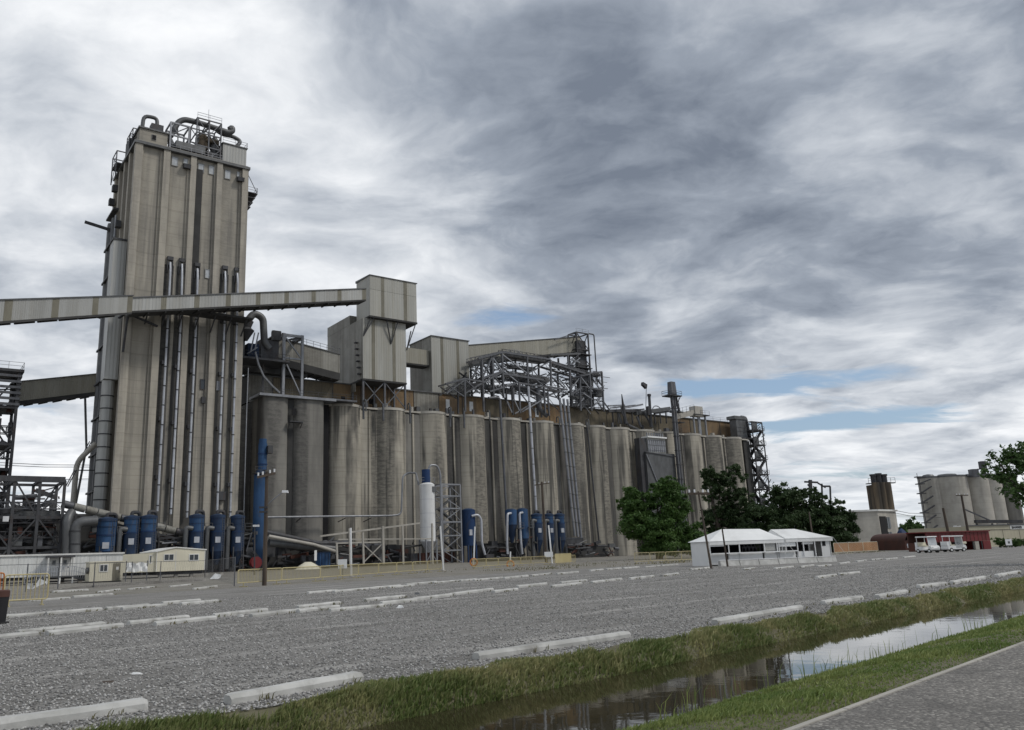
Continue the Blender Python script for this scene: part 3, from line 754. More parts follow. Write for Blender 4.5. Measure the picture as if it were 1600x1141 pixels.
tb('support', 'steel', du, [rp(870, 160), rp(890, 440)], .12, 6); tb('support', 'steel', du, [rp(650, 180), rp(655, 380)], .12, 6)
fr2 = thing('machinery_frame', 'cluttered steel machinery frame in the middle of the headhouse roof', 'frame', (14, 3, ZR))
framework(fr2, 11.6, 16.5, 1.3, 6.0, [ZR, ZR + 2.6, ZR + 5.4, ZR + 8.6], .24, 'steel', 2, 1, True, 4)
MB().lathe(13.2, 3.2, [(.5, ZR + 1.0), (1.3, ZR + 3.2), (1.3, ZR + 5.2), (.9, ZR + 6.0)], 16).build('cyclone', 'sooty_brown', fr2, smooth=True)
MB().lathe(15.8, 3.2, [(.45, ZR + 2.0), (1.0, ZR + 3.6), (1.0, ZR + 5.2), (.3, ZR + 6.4)], 14).build('cyclone', 'duct_grey', fr2, smooth=True)
bx('drive_unit', 'dark_steel', fr2, 13.9, 16.2, 1.6, 3.6, ZR + .4, ZR + 2.0)
bx('screener', 'sooty_brown', fr2, 13.7, 16.3, 2.0, 4.4, ZR + 4.3, ZR + 5.1)
for x0, x1, z0, z1 in ((10.8, 13.4, 1, 6.5), (14.2, 16.8, 6.2, 2.0), (12.0, 14.4, 4.6, 7.8)):
    tb('spout', 'duct_grey', fr2, [(x0, 2.4, ZR + z0), (x1, 2.4, ZR + z1)], .22, 8)
railing(fr2, [(11.6, 1.2, ZR + 8.7), (16.5, 1.2, ZR + 8.7)]); br('mast', 'pale_steel', fr2, (14, 2, ZR + 8.6), (14, 2, ZR + 11.5), .07)
cage = thing('access_platform', 'railed steel access platform on the left rear edge of the headhouse roof', 'platform', (0, 13, 79))
framework(cage, -1.2, 1.2, 11.5, 15.5, [77.5, 80.8, 83.4], .2, 'steel', 1, 1, True, 2)
railing(cage, [(-1.2, 11.5, 80.9), (-1.2, 15.5, 80.9)], 1.3); bx('deck', 'dark_steel', cage, -1.3, 1.2, 11.4, 15.6, 80.78, 80.9)
lc = thing('ladder_cage', 'narrow dark ladder cage at the front left roof corner of the headhouse', 'ladder', (0, 6, ZR))
framework(lc, .1, .78, 4.0, 9.0, [80.9, 83.0, 85.2], .16, 'dark_steel', 1, 2, True, 8)
bx('hatch_house', 'dark_steel', lc, -.2, .7, 5.2, 8.4, 80.95, 83.6)

# ================================================================== MAIN INCLINED GALLERY (crosses in front of the tower)
def gallery(par, a0, a1, h0, wid, panels, mt, strip_mt, strip_at=(), roofmt='duct_grey', under=.35, frame='W'):
    """a closed conveyor gallery between two bottom-edge points on its near side; every cladding panel a part"""
    a0 = Vector(a0); a1 = Vector(a1); d = (a1 - a0); hd = Vector((d.x, d.y, 0)).normalized(); n = Vector((-hd.y, hd.x, 0)); up = Vector((0, 0, 1))
    cuts = [i / panels for i in range(panels + 1)]
    for i in range(panels):
        f0, f1 = cuts[i], cuts[i + 1]
        for (g0, g1, mm, nm, pr) in ((f0, f1 - (f1 - f0) * .16, mt, 'wall_panel', 0), (f1 - (f1 - f0) * .16, f1, strip_mt, 'strip_panel', -.012)):
            p0, p1 = a0 + d * g0, a0 + d * g1
            c = []
            for z in (0, h0):
                for pp, w in ((p0, pr), (p1, pr), (p1, .15), (p0, .15)): c.append(pp + n * w + up * z)
            MB().hexa(c).build(nm, mm, par)
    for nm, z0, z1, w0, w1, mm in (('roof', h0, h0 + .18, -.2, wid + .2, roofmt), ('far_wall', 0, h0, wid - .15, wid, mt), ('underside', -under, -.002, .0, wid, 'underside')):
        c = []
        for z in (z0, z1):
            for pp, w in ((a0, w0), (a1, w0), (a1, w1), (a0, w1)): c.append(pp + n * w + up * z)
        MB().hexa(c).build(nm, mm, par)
    for i in range(1, panels * 2):
        p = a0 + d * (i / (panels * 2))
        MB().bar(p + n * .1 - up * (under + .12), p + n * (wid - .1) - up * (under + .12), .22).build('floor_beam', 'underside', par)
gR0, gR1 = A(205, 486, 134.0), A(572, 468, 163.5)
tR = A(205, 463.8, 134.0)
gal = thing('conveyor_gallery', 'long inclined silver conveyor gallery with dark strips crossing in front of the tall headhouse', 'conveyor gallery', (gR0 + gR1) / 2, 'W')
gallery(gal, gR0, gR1, 2.35, 3.2, 8, 'silver_cladding', 'strip_cladding')
gL0, gL1 = A(-70, 507, 96.0), A(206, 488, 133.2)
gal2 = thing('conveyor_gallery', 'nearer taller silver conveyor gallery running out of the picture to the left', 'conveyor gallery', (gL0 + gL1) / 2, 'W')
gallery(gal2, gL0, gL1, 2.95, 3.4, 4, 'silver_cladding', 'strip_cladding')
# struts from tower to gallery, and the platform under it
st = thing('gallery_bracket', 'dark steel bracket struts holding the gallery against the headhouse front', 'bracket', (1, -1, 55))
p0 = P(200, 490, -1.5)
for x0, y0, x1, y1 in ((200, 490, 192, 550), (200, 490, 246, 510), (186, 497, 196, 490)):
    br('strut', 'dark_steel', st, P(x0, y0, -1.6), P(x1, y1, -.2), .34)
zb = P(300, 492, 0).z
bx('deck', 'underside', st, -.6, 22.6, -3.6, -.3, zb - .4, zb - .05)
for k in range(8): br('knee_brace', 'dark_steel', st, (.6 + k * 3.0, -3.2, zb - .4), (.6 + k * 3.0, .0, zb - 3.0), .22)
# tan gallery behind, left of the tower
gt0, gt1 = A(28, 627, 148.0), A(160, 611, 163.0)
gal3 = thing('conveyor_gallery', 'tan conveyor gallery linking the dark steel tower to the back of the headhouse', 'conveyor gallery', (gt0 + gt1) / 2, 'W')
gallery(gal3, gt0, gt1, 3.7, 3.0, 3, 'tan_cladding', 'tan_cladding', under=.8)
tb('hanger_pipe', 'duct_grey', gal3, [A(133, 622, 158), A(135, 700, 158), A(118, 790, 158)], .25, 6)
for o_ in (0, 3):
    tb('stay_cable', 'dark_steel', gal3, [A(140 + o_, 690, 157), A(103 + o_, 760, 140)], .10, 5)
sp = thing('chute_pipe', 'pale bent chute pipe coming down beside the left flank of the headhouse', 'pipe', A(118, 790, 146), 'W')
tb('chute', 'grey_concrete', sp, arc([A(150, 693, 146), A(120, 722, 146), A(113, 800, 146)], 1.5), .48, 10)
br('stay', 'dark_steel', sp, A(116, 735, 146), A(150, 735, 150), .18)

# ================================================================== THE SILO ROW
ZS = 34.1
ridx = 0
SILOS = [(47.7, 4.5), (58.9, 4.4), (70.0, 4.4), (81.1, 4.4), (92.2, 4.4), (103.2, 4.4), (113.6, 4.2), (121.6, 4.0), (130.5, 4.6), (140.4, 4.6), (150.3, 4.6), (160.2, 4.7), (169.8, 4.4), (179.2, 4.4)]
blk = thing('bin_block', 'grey concrete bin block joining the silos behind their fronts', 'bin block', (115, 18, 0))
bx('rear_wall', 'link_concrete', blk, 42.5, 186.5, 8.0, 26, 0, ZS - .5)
bx('roof_slab', 'grey_concrete', blk, 42.5, 186.6, 6.6, 26.2, ZS - .5, ZS - .1)
for li, ((a, ra), (b, rb)) in enumerate(zip(SILOS[:-1], SILOS[1:])):
    x0, x1 = a + ra * .55, b - rb * .55
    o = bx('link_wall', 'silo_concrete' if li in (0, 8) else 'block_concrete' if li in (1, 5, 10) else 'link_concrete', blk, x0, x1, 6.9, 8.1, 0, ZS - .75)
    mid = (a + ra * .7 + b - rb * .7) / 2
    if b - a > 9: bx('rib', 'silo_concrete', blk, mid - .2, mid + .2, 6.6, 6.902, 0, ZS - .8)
for i, (s, r) in enumerate(SILOS):
    si = thing('concrete_silo', 'streaked grey concrete silo, %s of the long row counting from the tall headhouse' % ORD[i], 'silo', (s, 5 + r, 0), group='concrete silos of the long row')
    MB().cyl(s, 5 + r, 0, ZS - .55, r, 48).build('wall', 'silo_concrete', si, smooth=True)
    MB().cyl(s, 5 + r, ZS - .55, ZS, r + .10, 48).build('rim', 'grey_concrete', si, smooth=True)
    random.seed(i)
    if i in (0, 1, 2, 3, 5, 6):
        tb('vent', 'duct_grey', si, arc([(s + r * .8, 5.6, ZS - .1), (s + r * .8, 5.6, ZS + 1.2), (s + r * .8, 4.6, ZS + 1.2), (s + r * .8, 4.5, ZS - 1.5)], .5), .16, 7)
# the squarer block nearest the tower
b1 = thing('square_bin', 'dark stained square fronted concrete bin beside the headhouse', 'bin', (34.5, 10, 0))
for a, b, mt_ in ((27.8, 33.5, 'block_concrete'), (34.6, 41.4, 'block_concrete')):
    poly = [(a, 20), (a, 4.6), (a + .5, 3.8), (a + 1.3, 3.5), (b - 1.3, 3.5), (b - .5, 3.8), (b, 4.6), (b, 20)]
    MB().prism(poly, 0, ZS - .2).build('bin_wall', mt_, b1, smooth=True)
bx('dark_gap_fill', 'underside', b1, 33.45, 34.65, 4.4, 19, 0, ZS - .3)
bx('dark_gap_fill', 'dark_hole', b1, 41.3, 43.4, 6.4, 8.2, 0, ZS - .4)  # near-black box fills the narrow gap to the first silo, shade put into its colour
bx('deck', 'pale_steel', b1, 26.8, 43.5, 2.9, 9, ZS - .2, ZS + .3)
bx('deck_edge', 'steel', b1, 41.5, 48.5, 3.2, 8, ZS + .1, ZS + .45)
railing(b1, [(27, 3.0, ZS + .3), (43.5, 3.0, ZS + .3), (48.4, 3.3, ZS + .45)], 1.1, 'dark_steel')
c = P(460, 646, 3.5); f = bx('hatch', 'dark_hole', b1, c.x - .6, c.x + .4, 3.42, 3.52, c.z - .4, c.z + 1.0); bx('hatch_platform', 'dark_steel', b1, c.x - 1.4, c.x + 1.4, 2.2, 3.52, c.z - 2.0, c.z - 1.8)
for dx_ in (-1.3, 1.3): br('bracket', 'dark_steel', b1, (c.x + dx_, 2.3, c.z - 1.9), (c.x + dx_, 3.5, c.z - 3.0), .12)
bx('tower_link_wall', 'block_concrete', b1, 22.3, 27.7, 9.5, 20, 0, ZS - 2)

# brown gallery along the top of the bins
bg_ = thing('brown_gallery', 'long rusty brown clad gallery running along the tops of the silos', 'gallery', (110, 16, ZS))
ss = [27.5] + [33 + 7.0 * k for k in range(23)] ; ss = [x for x in ss if x < 191] + [191.5]
cyc = ['grimy_cladding', 'olive_cladding', 'olive_cladding', 'brown_cladding', 'brown_cladding', 'brown_cladding', 'grimy_cladding', 'brown_cladding', 'brown_cladding', 'olive_cladding', 'brown_cladding', 'brown_cladding', 'brown_cladding', 'olive_cladding', 'olive_cladding', 'olive_cladding', 'olive_cladding', 'olive_cladding', 'olive_cladding', 'brown_cladding', 'olive_cladding', 'brown_cladding', 'brown_cladding', 'brown_cladding', 'olive_cladding']
for i, (a, b) in enumerate(zip(ss[:-1], ss[1:])):
    bx('wall_panel', cyc[i % len(cyc)], bg_, a, b - .12, 12.0 + .02 * (i % 2), 12.3, ZS, 39.9)
    bx('post', 'dark_steel', bg_, b - .12, b + .0, 11.92, 12.3, ZS, 39.9)
    if i in (3, 4): bx('window', 'dark_hole', bg_, a + 2, a + 3, 11.95, 12.05, ZS + 1.8, ZS + 3.0)
    if i in (7, 8, 11): bx('window', 'dusty_pane', bg_, a + 2, a + 3.1, 11.95, 12.05, ZS + 2.2, ZS + 4.6)
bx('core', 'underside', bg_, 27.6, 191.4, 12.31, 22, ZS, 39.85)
bx('roof', 'duct_grey', bg_, 27.3, 191.7, 11.7, 22.4, 39.9, 40.15)
bx('end_wall', 'brown_cladding', bg_, 191.4, 191.55, 12.3, 22, ZS, 39.88)
railing(bg_, [(128, 11.9, 40.15), (191, 11.9, 40.15)], 1.1, 'pale_steel', 3.5)
random.seed(31)
for k in range(60):       # small plant on the silo roofs
    s = 44 + k * 2.35 + random.uniform(-.8, .8); t = random.uniform(7.5, 11)
    if 50 < s < 66 or 124 < s < 190 and random.random() < .35: pass
    w, h = random.uniform(.3, 1.1), random.uniform(.4, 1.9)
    o = bx('roof_vent', random.choice(['duct_grey', 'steel', 'dark_steel', 'grey_concrete']), bg_, s, s + w, t, t + w, ZS - .05, ZS + h)

# ================================================================== TRANSFER HOUSES
h1 = thing('transfer_house', 'tall grey clad transfer house with an overhanging top box', 'transfer house', (57, 14, 40))
tb1 = PS(557, 441, 52.6); td1 = PS(512, 490, 51.4)
UB = min(max(tb1.y, 10), 18); LB = min(max(td1.y, 18), 32)
bx('upper_core', 'grimy_cladding', h1, 52.75, 64.8, 5.05, UB, 54.8, 64.1)
pan = [(52.6, 55.5, 'pale_cladding', .0), (55.5, 56.3, 'strip_cladding', .02), (56.3, 61.4, 'pale_cladding', .0), (61.4, 62.3, 'strip_cladding', .02), (62.3, 64.9, 'pale_cladding', .0)]
for a, b, mt_, e in pan:
    for z0, z1 in ((54.7, 60.9), (60.95, 64.2)): bx('wall_panel', mt_, h1, a, b - .03, 4.9 - e, 5.06, z0, z1)
bx('side_wall', 'pale_cladding', h1, 52.6, 52.76, 5.07, UB, 54.7, 64.2)
MB().hexa([(52.4, 4.7, 64.2), (65.1, 4.7, 64.2), (65.1, UB + .2, 64.2), (52.4, UB + .2, 64.2), (52.4, 4.7, 64.35), (65.1, 4.7, 64.35), (65.1, UB + .2, 64.7), (52.4, UB + .2, 64.7)]).build('roof', 'duct_grey', h1)
bx('upper_floor', 'underside', h1, 52.5, 65.0, 4.85, UB, 54.3, 54.69)
bx('lower_core', 'grimy_cladding', h1, 51.55, 62.4, 6.15, LB, 40.4, 54.28)
pan = [(51.4, 53.6, 'pale_cladding', 0), (53.6, 54.4, 'strip_cladding', .02), (54.4, 58.9, 'pale_cladding', 0), (58.9, 59.7, 'strip_cladding', .02), (59.7, 62.5, 'pale_cladding', 0)]
for a, b, mt_, e in pan: bx('wall_panel', mt_, h1, a, b - .03, 6.0 - e, 6.16, 40.3, 54.27)
tw = (LB - 6.17) / 5
for k in range(5): bx('side_panel', 'grimy_cladding', h1, 51.4 - .01 * (k % 2), 51.56, 6.17 + k * tw, 6.17 + (k + 1) * tw - .04, 38 if k else 40.3, 54.2)
bx('rear_core', 'grimy_cladding', h1, 51.56, 62.3, UB + 1, LB, 54.28, 56.5)
bx('rear_side', 'grimy_cladding', h1, 51.38, 51.57, UB + 1, LB, 54.22, 56.5)
bx('rear_core_low', 'grimy_cladding', h1, 51.6, 62.3, 12.6, LB, 40.16, 40.39)
for (x0, z0, x1, z1) in ((52.9, 54.4, 51.5, 50), (57.0, 54.4, 58.5, 49), (60, 54.4, 58.5, 49), (64.7, 54.4, 62.6, 48), (63.4, 52.5, 62.6, 48), (53.8, 54.4, 51.5, 50)):
    br('bracket', 'dark_steel', h1, (x0, 5.2, z0), (x1, 5.9, z1), .22)
for x in (51.6, 57, 62.3):
    for y in (6.4, 11.5): br('column', 'steel', h1, (x, y, ZS), (x, y, 40.3), .4)
for x0, x1 in ((51.6, 57), (57, 62.3)):
    br('brace', 'steel', h1, (x0, 6.4, ZS + .3), (x1, 6.4, 40), .2); br('brace', 'steel', h1, (x1, 6.4, ZS + .3), (x0, 6.4, 40), .2)
bx('bottom_deck', 'underside', h1, 51.3, 62.6, 6.0, 12.5, 39.9, 40.28)
for k in range(7): br('rung', 'dark_steel', h1, (50.7, 7 + .3 * k, 40 + 1.5 * k), (51.4, 7 + .3 * k, 40 + 1.5 * k), .7, .25)

h2 = thing('transfer_house', 'shorter pale clad transfer house with two dark strips behind the taller one', 'transfer house', (80, 18, 40))
td2 = PS(640, 540, 74.5)
L2 = min(max(td2.y, 18), 30)
bx('core', 'grimy_cladding', h2, 74.7, 85.7, 14.2, L2, 40.2, 54.8)
pan = [(74.5, 77.2, 'pale_cladding', 0), (77.2, 78.0, 'strip_cladding', .02), (78.0, 82.0, 'pale_cladding', 0), (82.0, 82.8, 'strip_cladding', .02), (82.8, 85.8, 'pale_cladding', 0)]
for a, b, mt_, e in pan: bx('wall_panel', mt_, h2, a, b - .03, 14.05 - e, 14.21, 40.2, 54.9)
tw = (L2 - 14.22) / 3
for k in range(3): bx('side_panel', 'grimy_cladding', h2, 74.5 - .01 * (k % 2), 74.71, 14.22 + k * tw, 14.22 + (k + 1) * tw - .04, 40.2, 54.9)
bx('roof', 'duct_grey', h2, 74.3, 86.0, 13.8, L2 + .2, 54.9, 55.1)
g4 = thing('conveyor_gallery', 'short tan gallery box bridging the two transfer houses', 'conveyor gallery', (68, 15, 46))
bx('casing', 'tan_cladding', g4, 62.8, 74.3, 15, 18, 47.6, 51.4); bx('underside', 'underside', g4, 62.8, 74.3, 15.0, 18, 47.2, 47.59)
a0, a1 = P(733, 565, 16), P(908, 549, 16)
g5 = thing('conveyor_gallery', 'tan inclined gallery rising from the shorter transfer house to the lattice head tower', 'conveyor gallery', (a0 + a1) / 2)
gallery(g5, a0, a1, 4.3, 3.2, 5, 'tan_cladding', 'tan_cladding', under=.6)
# inclined gallery from the tower to the taller transfer house
a0, a1 = P(424, 556, 9), P(531, 583, 14)
g6 = thing('conveyor_gallery', 'dark grey sloping gallery between headhouse and taller transfer house', 'conveyor gallery', (a0 + a1) / 2)
gallery(g6, a0, P(531, 583, 9), 4.2, 4.0, 4, 'grimy_cladding', 'grimy_cladding', under=1.6)
railing(g6, [a0 + Vector((0, 0, 4.4)), P(531, 583, 9) + Vector((0, 0, 4.4))], 1.2, 'steel', 1.5)
bx('tail_casing', 'underside', g6, 24, 40, 10, 14, 40.2, 45.0)
# four-post steel frame standing on the square bin
f4 = thing('steel_portal', 'tall four legged pale steel portal frame standing on the square bin deck', 'frame', (37, 6, ZS))
fa = [(P(442, 617, 4.5).x, 4.5), (P(471, 619, 4.5).x, 4.5)]; ztop = P(444, 521, 4.5).z
x0, x1 = fa[0][0], fa[1][0]
for x in (x0, x1):
    for y in (4.5, 13.0): br('column', 'pale_steel', f4, (x, y, ZS + .3), (x, y, ztop), .52)
for y in (4.5, 13.0): br('beam', 'pale_steel', f4, (x0, y, ztop - .3), (x1, y, ztop - .3), .5)
for x in (x0, x1): br('beam', 'steel', f4, (x, 4.5, ztop - .3), (x, 13.0, ztop - .3), .6, .8)
br('beam', 'pale_steel', f4, (x0, 4.5, 42.5), (x1, 4.5, 42.5), .3)
br('brace', 'pale_steel', f4, (x0, 4.5, ztop - .4), (x1, 4.5, 42.5), .24); br('brace', 'pale_steel', f4, (x0, 4.5, 42.5), (x1, 4.5, ZS + .5), .24)
br('brace', 'steel', f4, (x0, 4.5, ztop - .3), (x1, 13, ztop - .3), .3); br('brace', 'steel', f4, (x1, 4.5, ztop - .3), (x0, 13, ztop - .3), .3)
# machinery at the foot of that gallery, beside the tower
mc = thing('tail_machinery', 'dark conveyor tail machinery with a curved duct between headhouse and portal frame', 'machinery', (27, 5, 45))
zp = P(400, 560, 4).z
bx('deck', 'dark_steel', mc, 22.2, 33, 3, 9, zp - .4, zp)
tb('curved_duct', 'duct_grey', mc, arc([P(388, 500, 4), P(397, 489, 4), P(411, 497, 4), P(413, 535, 4), P(421, 545, 4)], 2.0), .75, 12)
bx('drive_box', 'dull_blue_paint', mc, 24.5, 26.8, 4, 6, zp, zp + 3.0); bx('drive_box', 'dark_steel', mc, 27.2, 31, 4, 7, zp, zp + 4.2); bx('drive_box', 'duct_grey', mc, 22.4, 24.2, 5, 8, zp, zp + 6.5)
MB().lathe(24.2, 4.4, [(.3, zp + 3.5), (1.6, zp + 5.6), (.9, zp + 6.2), (1.4, zp + 7.5)], 12).build('hopper', 'dark_steel', mc, smooth=True)
for x0, y0, x1, y1 in ((392, 548, 398, 520), (398, 547, 404, 520), (386, 553, 402, 543)): br('strut', 'pale_steel', mc, P(x0, y0, 3.5), P(x1, y1, 3.5), .22)
tb('cable_hose', 'pale_steel', mc, [P(399, 550, 3), P(404, 570, 3), P(412, 588, 3), P(425, 603, 3), P(437, 614, 3)], .22, 6)
railing(mc, [(22.4, 3.1, zp), (33, 3.1, zp)], 1.2, 'dark_steel'); bx('cabinet', 'dark_steel', mc, 29.5, 31.2, 3.4, 4.6, zp + 4.2, zp + 6.2)
for x in (24, 28.5, 32.5): br('column', 'dark_steel', mc, (x, 6, ZS - 1), (x, 6, zp - .4), .35)

# ================================================================== STEELWORK OVER THE SILOS
def z7(x, y, t): return P(720 + x / 6.667, 510 + y / 6.667, t)
sw = thing('conveyor_steelwork', 'tangled grey steel support frame of conveyors above the middle silos', 'steel frame', (100, 8, ZS))
def seg(par, nm, x0, y0, x1, y1, t, w, mt_='steel', back=5.0):
    a = z7(x0, y0, t); b = z7(x1, y1, t)
    br(nm, mt_, par, a, b, w)
    if back: br(nm, 'dark_steel' if mt_ == 'steel' else mt_, par, a + Vector((0, back, 0)), b + Vector((0, back, 0)), w)
for x0, y0, x1, y1 in ((430, 275, 445, 745), (690, 300, 700, 600), (935, 350, 940, 620), (1135, 460, 1147, 720), (330, 330, 342, 740), (220, 350, 240, 890)): seg(sw, 'column', x0, y0, x1, y1, 8, .42)
for x0, y0, x1, y1 in ((180, 335, 430, 270), (430, 270, 930, 345), (930, 375, 1290, 490), (230, 540, 430, 470), (440, 495, 860, 560), (110, 655, 420, 480)): seg(sw, 'beam', x0, y0, x1, y1, 8, .48)
for x0, y0, x1, y1 in ((335, 330, 425, 460), (430, 450, 600, 590), (440, 300, 690, 490), (700, 490, 850, 610), (700, 490, 920, 370), (230, 530, 320, 330), (100, 440, 200, 510), (110, 540, 180, 440), (340, 510, 410, 600), (960, 540, 1080, 640), (880, 600, 960, 540)): seg(sw, 'brace', x0, y0, x1, y1, 8, .30, 'pale_steel' if x0 in (430, 335, 440) else 'steel', 5)
for x, y in ((430, 275), (690, 300), (935, 350), (330, 330), (440, 495), (860, 560), (1135, 460)):
    a = z7(x, y, 8); br('tie_beam', 'steel', sw, a, a + Vector((0, 5, 0)), .35)
for x0, y0, x1, y1, w in ((940, 390, 1330, 505, 1.1), (100, 400, 430, 335, 1.2), (440, 500, 900, 565, 1.3), (150, 610, 560, 690, 1.1), (470, 300, 900, 370, .9), (500, 420, 760, 450, .8), (560, 640, 900, 720, 1.0)):
    a = z7(x0, y0, 10.5); b = z7(x1, y1, 10.5); br('conveyor_trough', 'duct_grey', sw, a, b, 1.6, w)
random.seed(5)
for k in range(150):
    x, y = random.uniform(60, 1120), random.uniform(330, 720)
    if y < 330 + abs(x - 430) * .12: continue
    a = z7(x, y, random.uniform(8.5, 13)); L = random.uniform(1.5, 7)
    dr = random.choice([(1, 0, -.12), (1, 0, .15), (0, 0, 1), (.7, 0, .7), (.7, 0, -.7), (0, 1, 0)])
    b = a + Vector(dr).normalized() * L
    if b.z < ZS + .2 or b.z > 50: continue
    br('strut', random.choice(['dark_steel', 'steel', 'duct_grey', 'pale_steel']), sw, a, b, random.choice([.10, .14, .18, .26]))
def truss(par, a, b, h, mt_='steel', w=.12, step=1.3):
    a = Vector(a); b = Vector(b); n = max(2, int((b - a).length / step)); up = Vector((0, 0, h)); m = MB()
    for y in (0, 1.6):
        o = Vector((0, y, 0)); m.bar(a + o, b + o, w); m.bar(a + o + up, b + o + up, w)
        for k in range(n):
            p, q = a.lerp(b, k / n) + o, a.lerp(b, (k + 1) / n) + o
            m.bar(p, q + up, w * .7) if k % 2 else m.bar(p + up, q, w * .7)
            m.bar(p, p + up, w * .7)
    o = m.build('truss_web', mt_, par); o['kind'] = 'stuff'; return o
for x0, y0, x1, y1, h in ((100, 385, 430, 315, 1.4), (430, 300, 930, 372, 1.6), (930, 410, 1300, 520, 1.5), (150, 595, 560, 560, 1.3), (440, 520, 900, 590, 1.6), (120, 690, 560, 640, 1.2), (600, 610, 1110, 690, 1.4), (250, 460, 700, 420, 1.2), (520, 680, 900, 745, 1.2)):
    truss(sw, z7(x0, y0, 9.2), z7(x1, y1, 9.2), h, random.choice(['steel', 'dark_steel', 'pale_steel']))
truss(sw, z7(-150, 690, 6.5), z7(240, 640, 6.5), 1.2, 'dark_steel')
tr = MB()
for k in range(12): tr.tube([z7(440 + k * 17, 262 - 28 * math.sin(k / 11 * 3.14), 8.5), z7(446 + k * 17, 280 + k, 8.5)], .07, 5)
tr.build('hoop_rail', 'pale_steel', sw)
sw2 = thing('front_steelwork', 'lower front row of braced steel posts on the silo tops', 'steel frame', (100, 5, ZS))
for x0, y0, x1, y1 in ((605, 600, 620, 905), (865, 620, 880, 905), (40, 540, 47, 890), (548, 640, 550, 760), (905, 680, 920, 930)): seg(sw2, 'column', x0, y0, x1, y1, 5.6, .38, back=3.0)
for x0, y0, x1, y1 in ((300, 680, 590, 590), (600, 590, 860, 630), (860, 625, 1110, 660), (-160, 600, 40, 545), (40, 545, 230, 580)): seg(sw2, 'beam', x0, y0, x1, y1, 5.6, .4, back=3.0)
for x0, y0, x1, y1 in ((640, 890, 860, 760), (870, 740, 1080, 660), (720, 660, 860, 740), (880, 770, 1010, 860), (550, 750, 610, 880), (-150, 700, 40, 560), (45, 700, 220, 590), (-140, 610, 30, 730), (50, 560, 200, 700)): seg(sw2, 'brace', x0, y0, x1, y1, 5.6, .26, 'pale_steel' if x0 in (640, 550) else 'steel', 3.0)
tb('chute', 'steel', sw2, arc([z7(800, 640, 6.5), z7(815, 860, 6.5), z7(900, 935, 6.5)], 2), .6, 10)
# lattice head tower at the gallery's end
ht = thing('lattice_head_tower', 'dark lattice steel head tower at the end of the tan inclined gallery', 'tower', (128, 16, 40))
s0, s1 = P(903, 560, 14).x, P(921, 560, 14).x; zt_ = P(912, 521, 14).z
framework(ht, s0, s1, 14, 17.5, [40.1, 45, 49, 53, 57.5, zt_], .34, 'dark_steel', 1, 1, True, 3)
bx('leg_casing', 'dark_steel', ht, s0 + 1.1, s1 - .4, 14.7, 16.5, 41, zt_ - 2)
br('beam', 'steel', ht, (s0 - 8, 14.5, zt_ - 3.2), (s0, 14.5, zt_ - .3), .3)
tb('side_pipe', 'duct_grey', ht, arc([(s1 + .4, 14, 62.5), (s1 + 2.4, 14, 62.5), (s1 + 2.4, 14, 47)], .6), .2, 6)
railing(ht, [(s0 - .2, 13.8, zt_), (s1 + .2, 13.8, zt_)], 1.1)
for z in (44, 48, 52, 56): bx('deck', 'dark_steel', ht, s0 - 1.2, s1 + .6, 13.6, 17.8, z, z + .2)
rs = thing('transfer_steelwork', 'braced steel transfer platform below the lattice head tower', 'steel frame', (130, 10, ZS))
for x0, y0, x1, y1 in ((1340, 480, 1362, 880), (1468, 478, 1490, 880), (1115, 300, 1122, 430), (1240, 530, 1250, 880)): seg(rs, 'column', x0, y0, x1, y1, 9, .40, back=4)
for x0, y0, x1, y1 in ((1160, 535, 1340, 500), (1340, 490, 1470, 475), (1150, 710, 1260, 640), (1340, 640, 1490, 670)): seg(rs, 'beam', x0, y0, x1, y1, 9, .42, back=4)
for x0, y0, x1, y1 in ((1250, 530, 1370, 680), (1280, 700, 1370, 760), (1370, 850, 1450, 760), (1160, 640, 1230, 540), (1390, 580, 1450, 650), (1150, 340, 1240, 380), (1160, 400, 1240, 330)): seg(rs, 'brace', x0, y0, x1, y1, 9, .26, 'pale_steel', 0)
for x0, y0, x1, y1, w in ((920, 300, 1230, 290, .5), (1150, 560, 1360, 590, 1.6), (1350, 500, 1440, 510, .8), (1390, 690, 1470, 700, 2.2), (1240, 830, 1320, 780, 1.4), (1170, 750, 1330, 740, .8), (1180, 820, 1250, 840, 1.2)):
    a = z7(x0, y0, 11); b = z7(x1, y1, 11); br('casing', 'duct_grey', rs, a, b, 1.4, w)
random.seed(8)
for k in range(52):
    a = z7(random.uniform(1150, 1480), random.uniform(500, 850), random.uniform(9, 13))
    b = a + Vector(random.choice([(1, 0, 0), (.7, 0, .7), (.7, 0, -.7), (0, 0, 1)])) * random.uniform(1, 4)
    if ZS < b.z < 49: br('strut', random.choice(['dark_steel', 'steel', 'pale_steel']), rs, a, b, random.choice([.14, .2, .3]))

for x0, y0, x1, y1, h in ((1150, 600, 1480, 560, 1.5), (1160, 720, 1490, 690, 1.5), (1140, 420, 1240, 330, 1.2), (1160, 830, 1480, 800, 1.3), (1230, 500, 1470, 520, 1.2)): truss(rs, z7(x0, y0, 9.6), z7(x1, y1, 9.6), h, random.choice(['steel', 'dark_steel']))
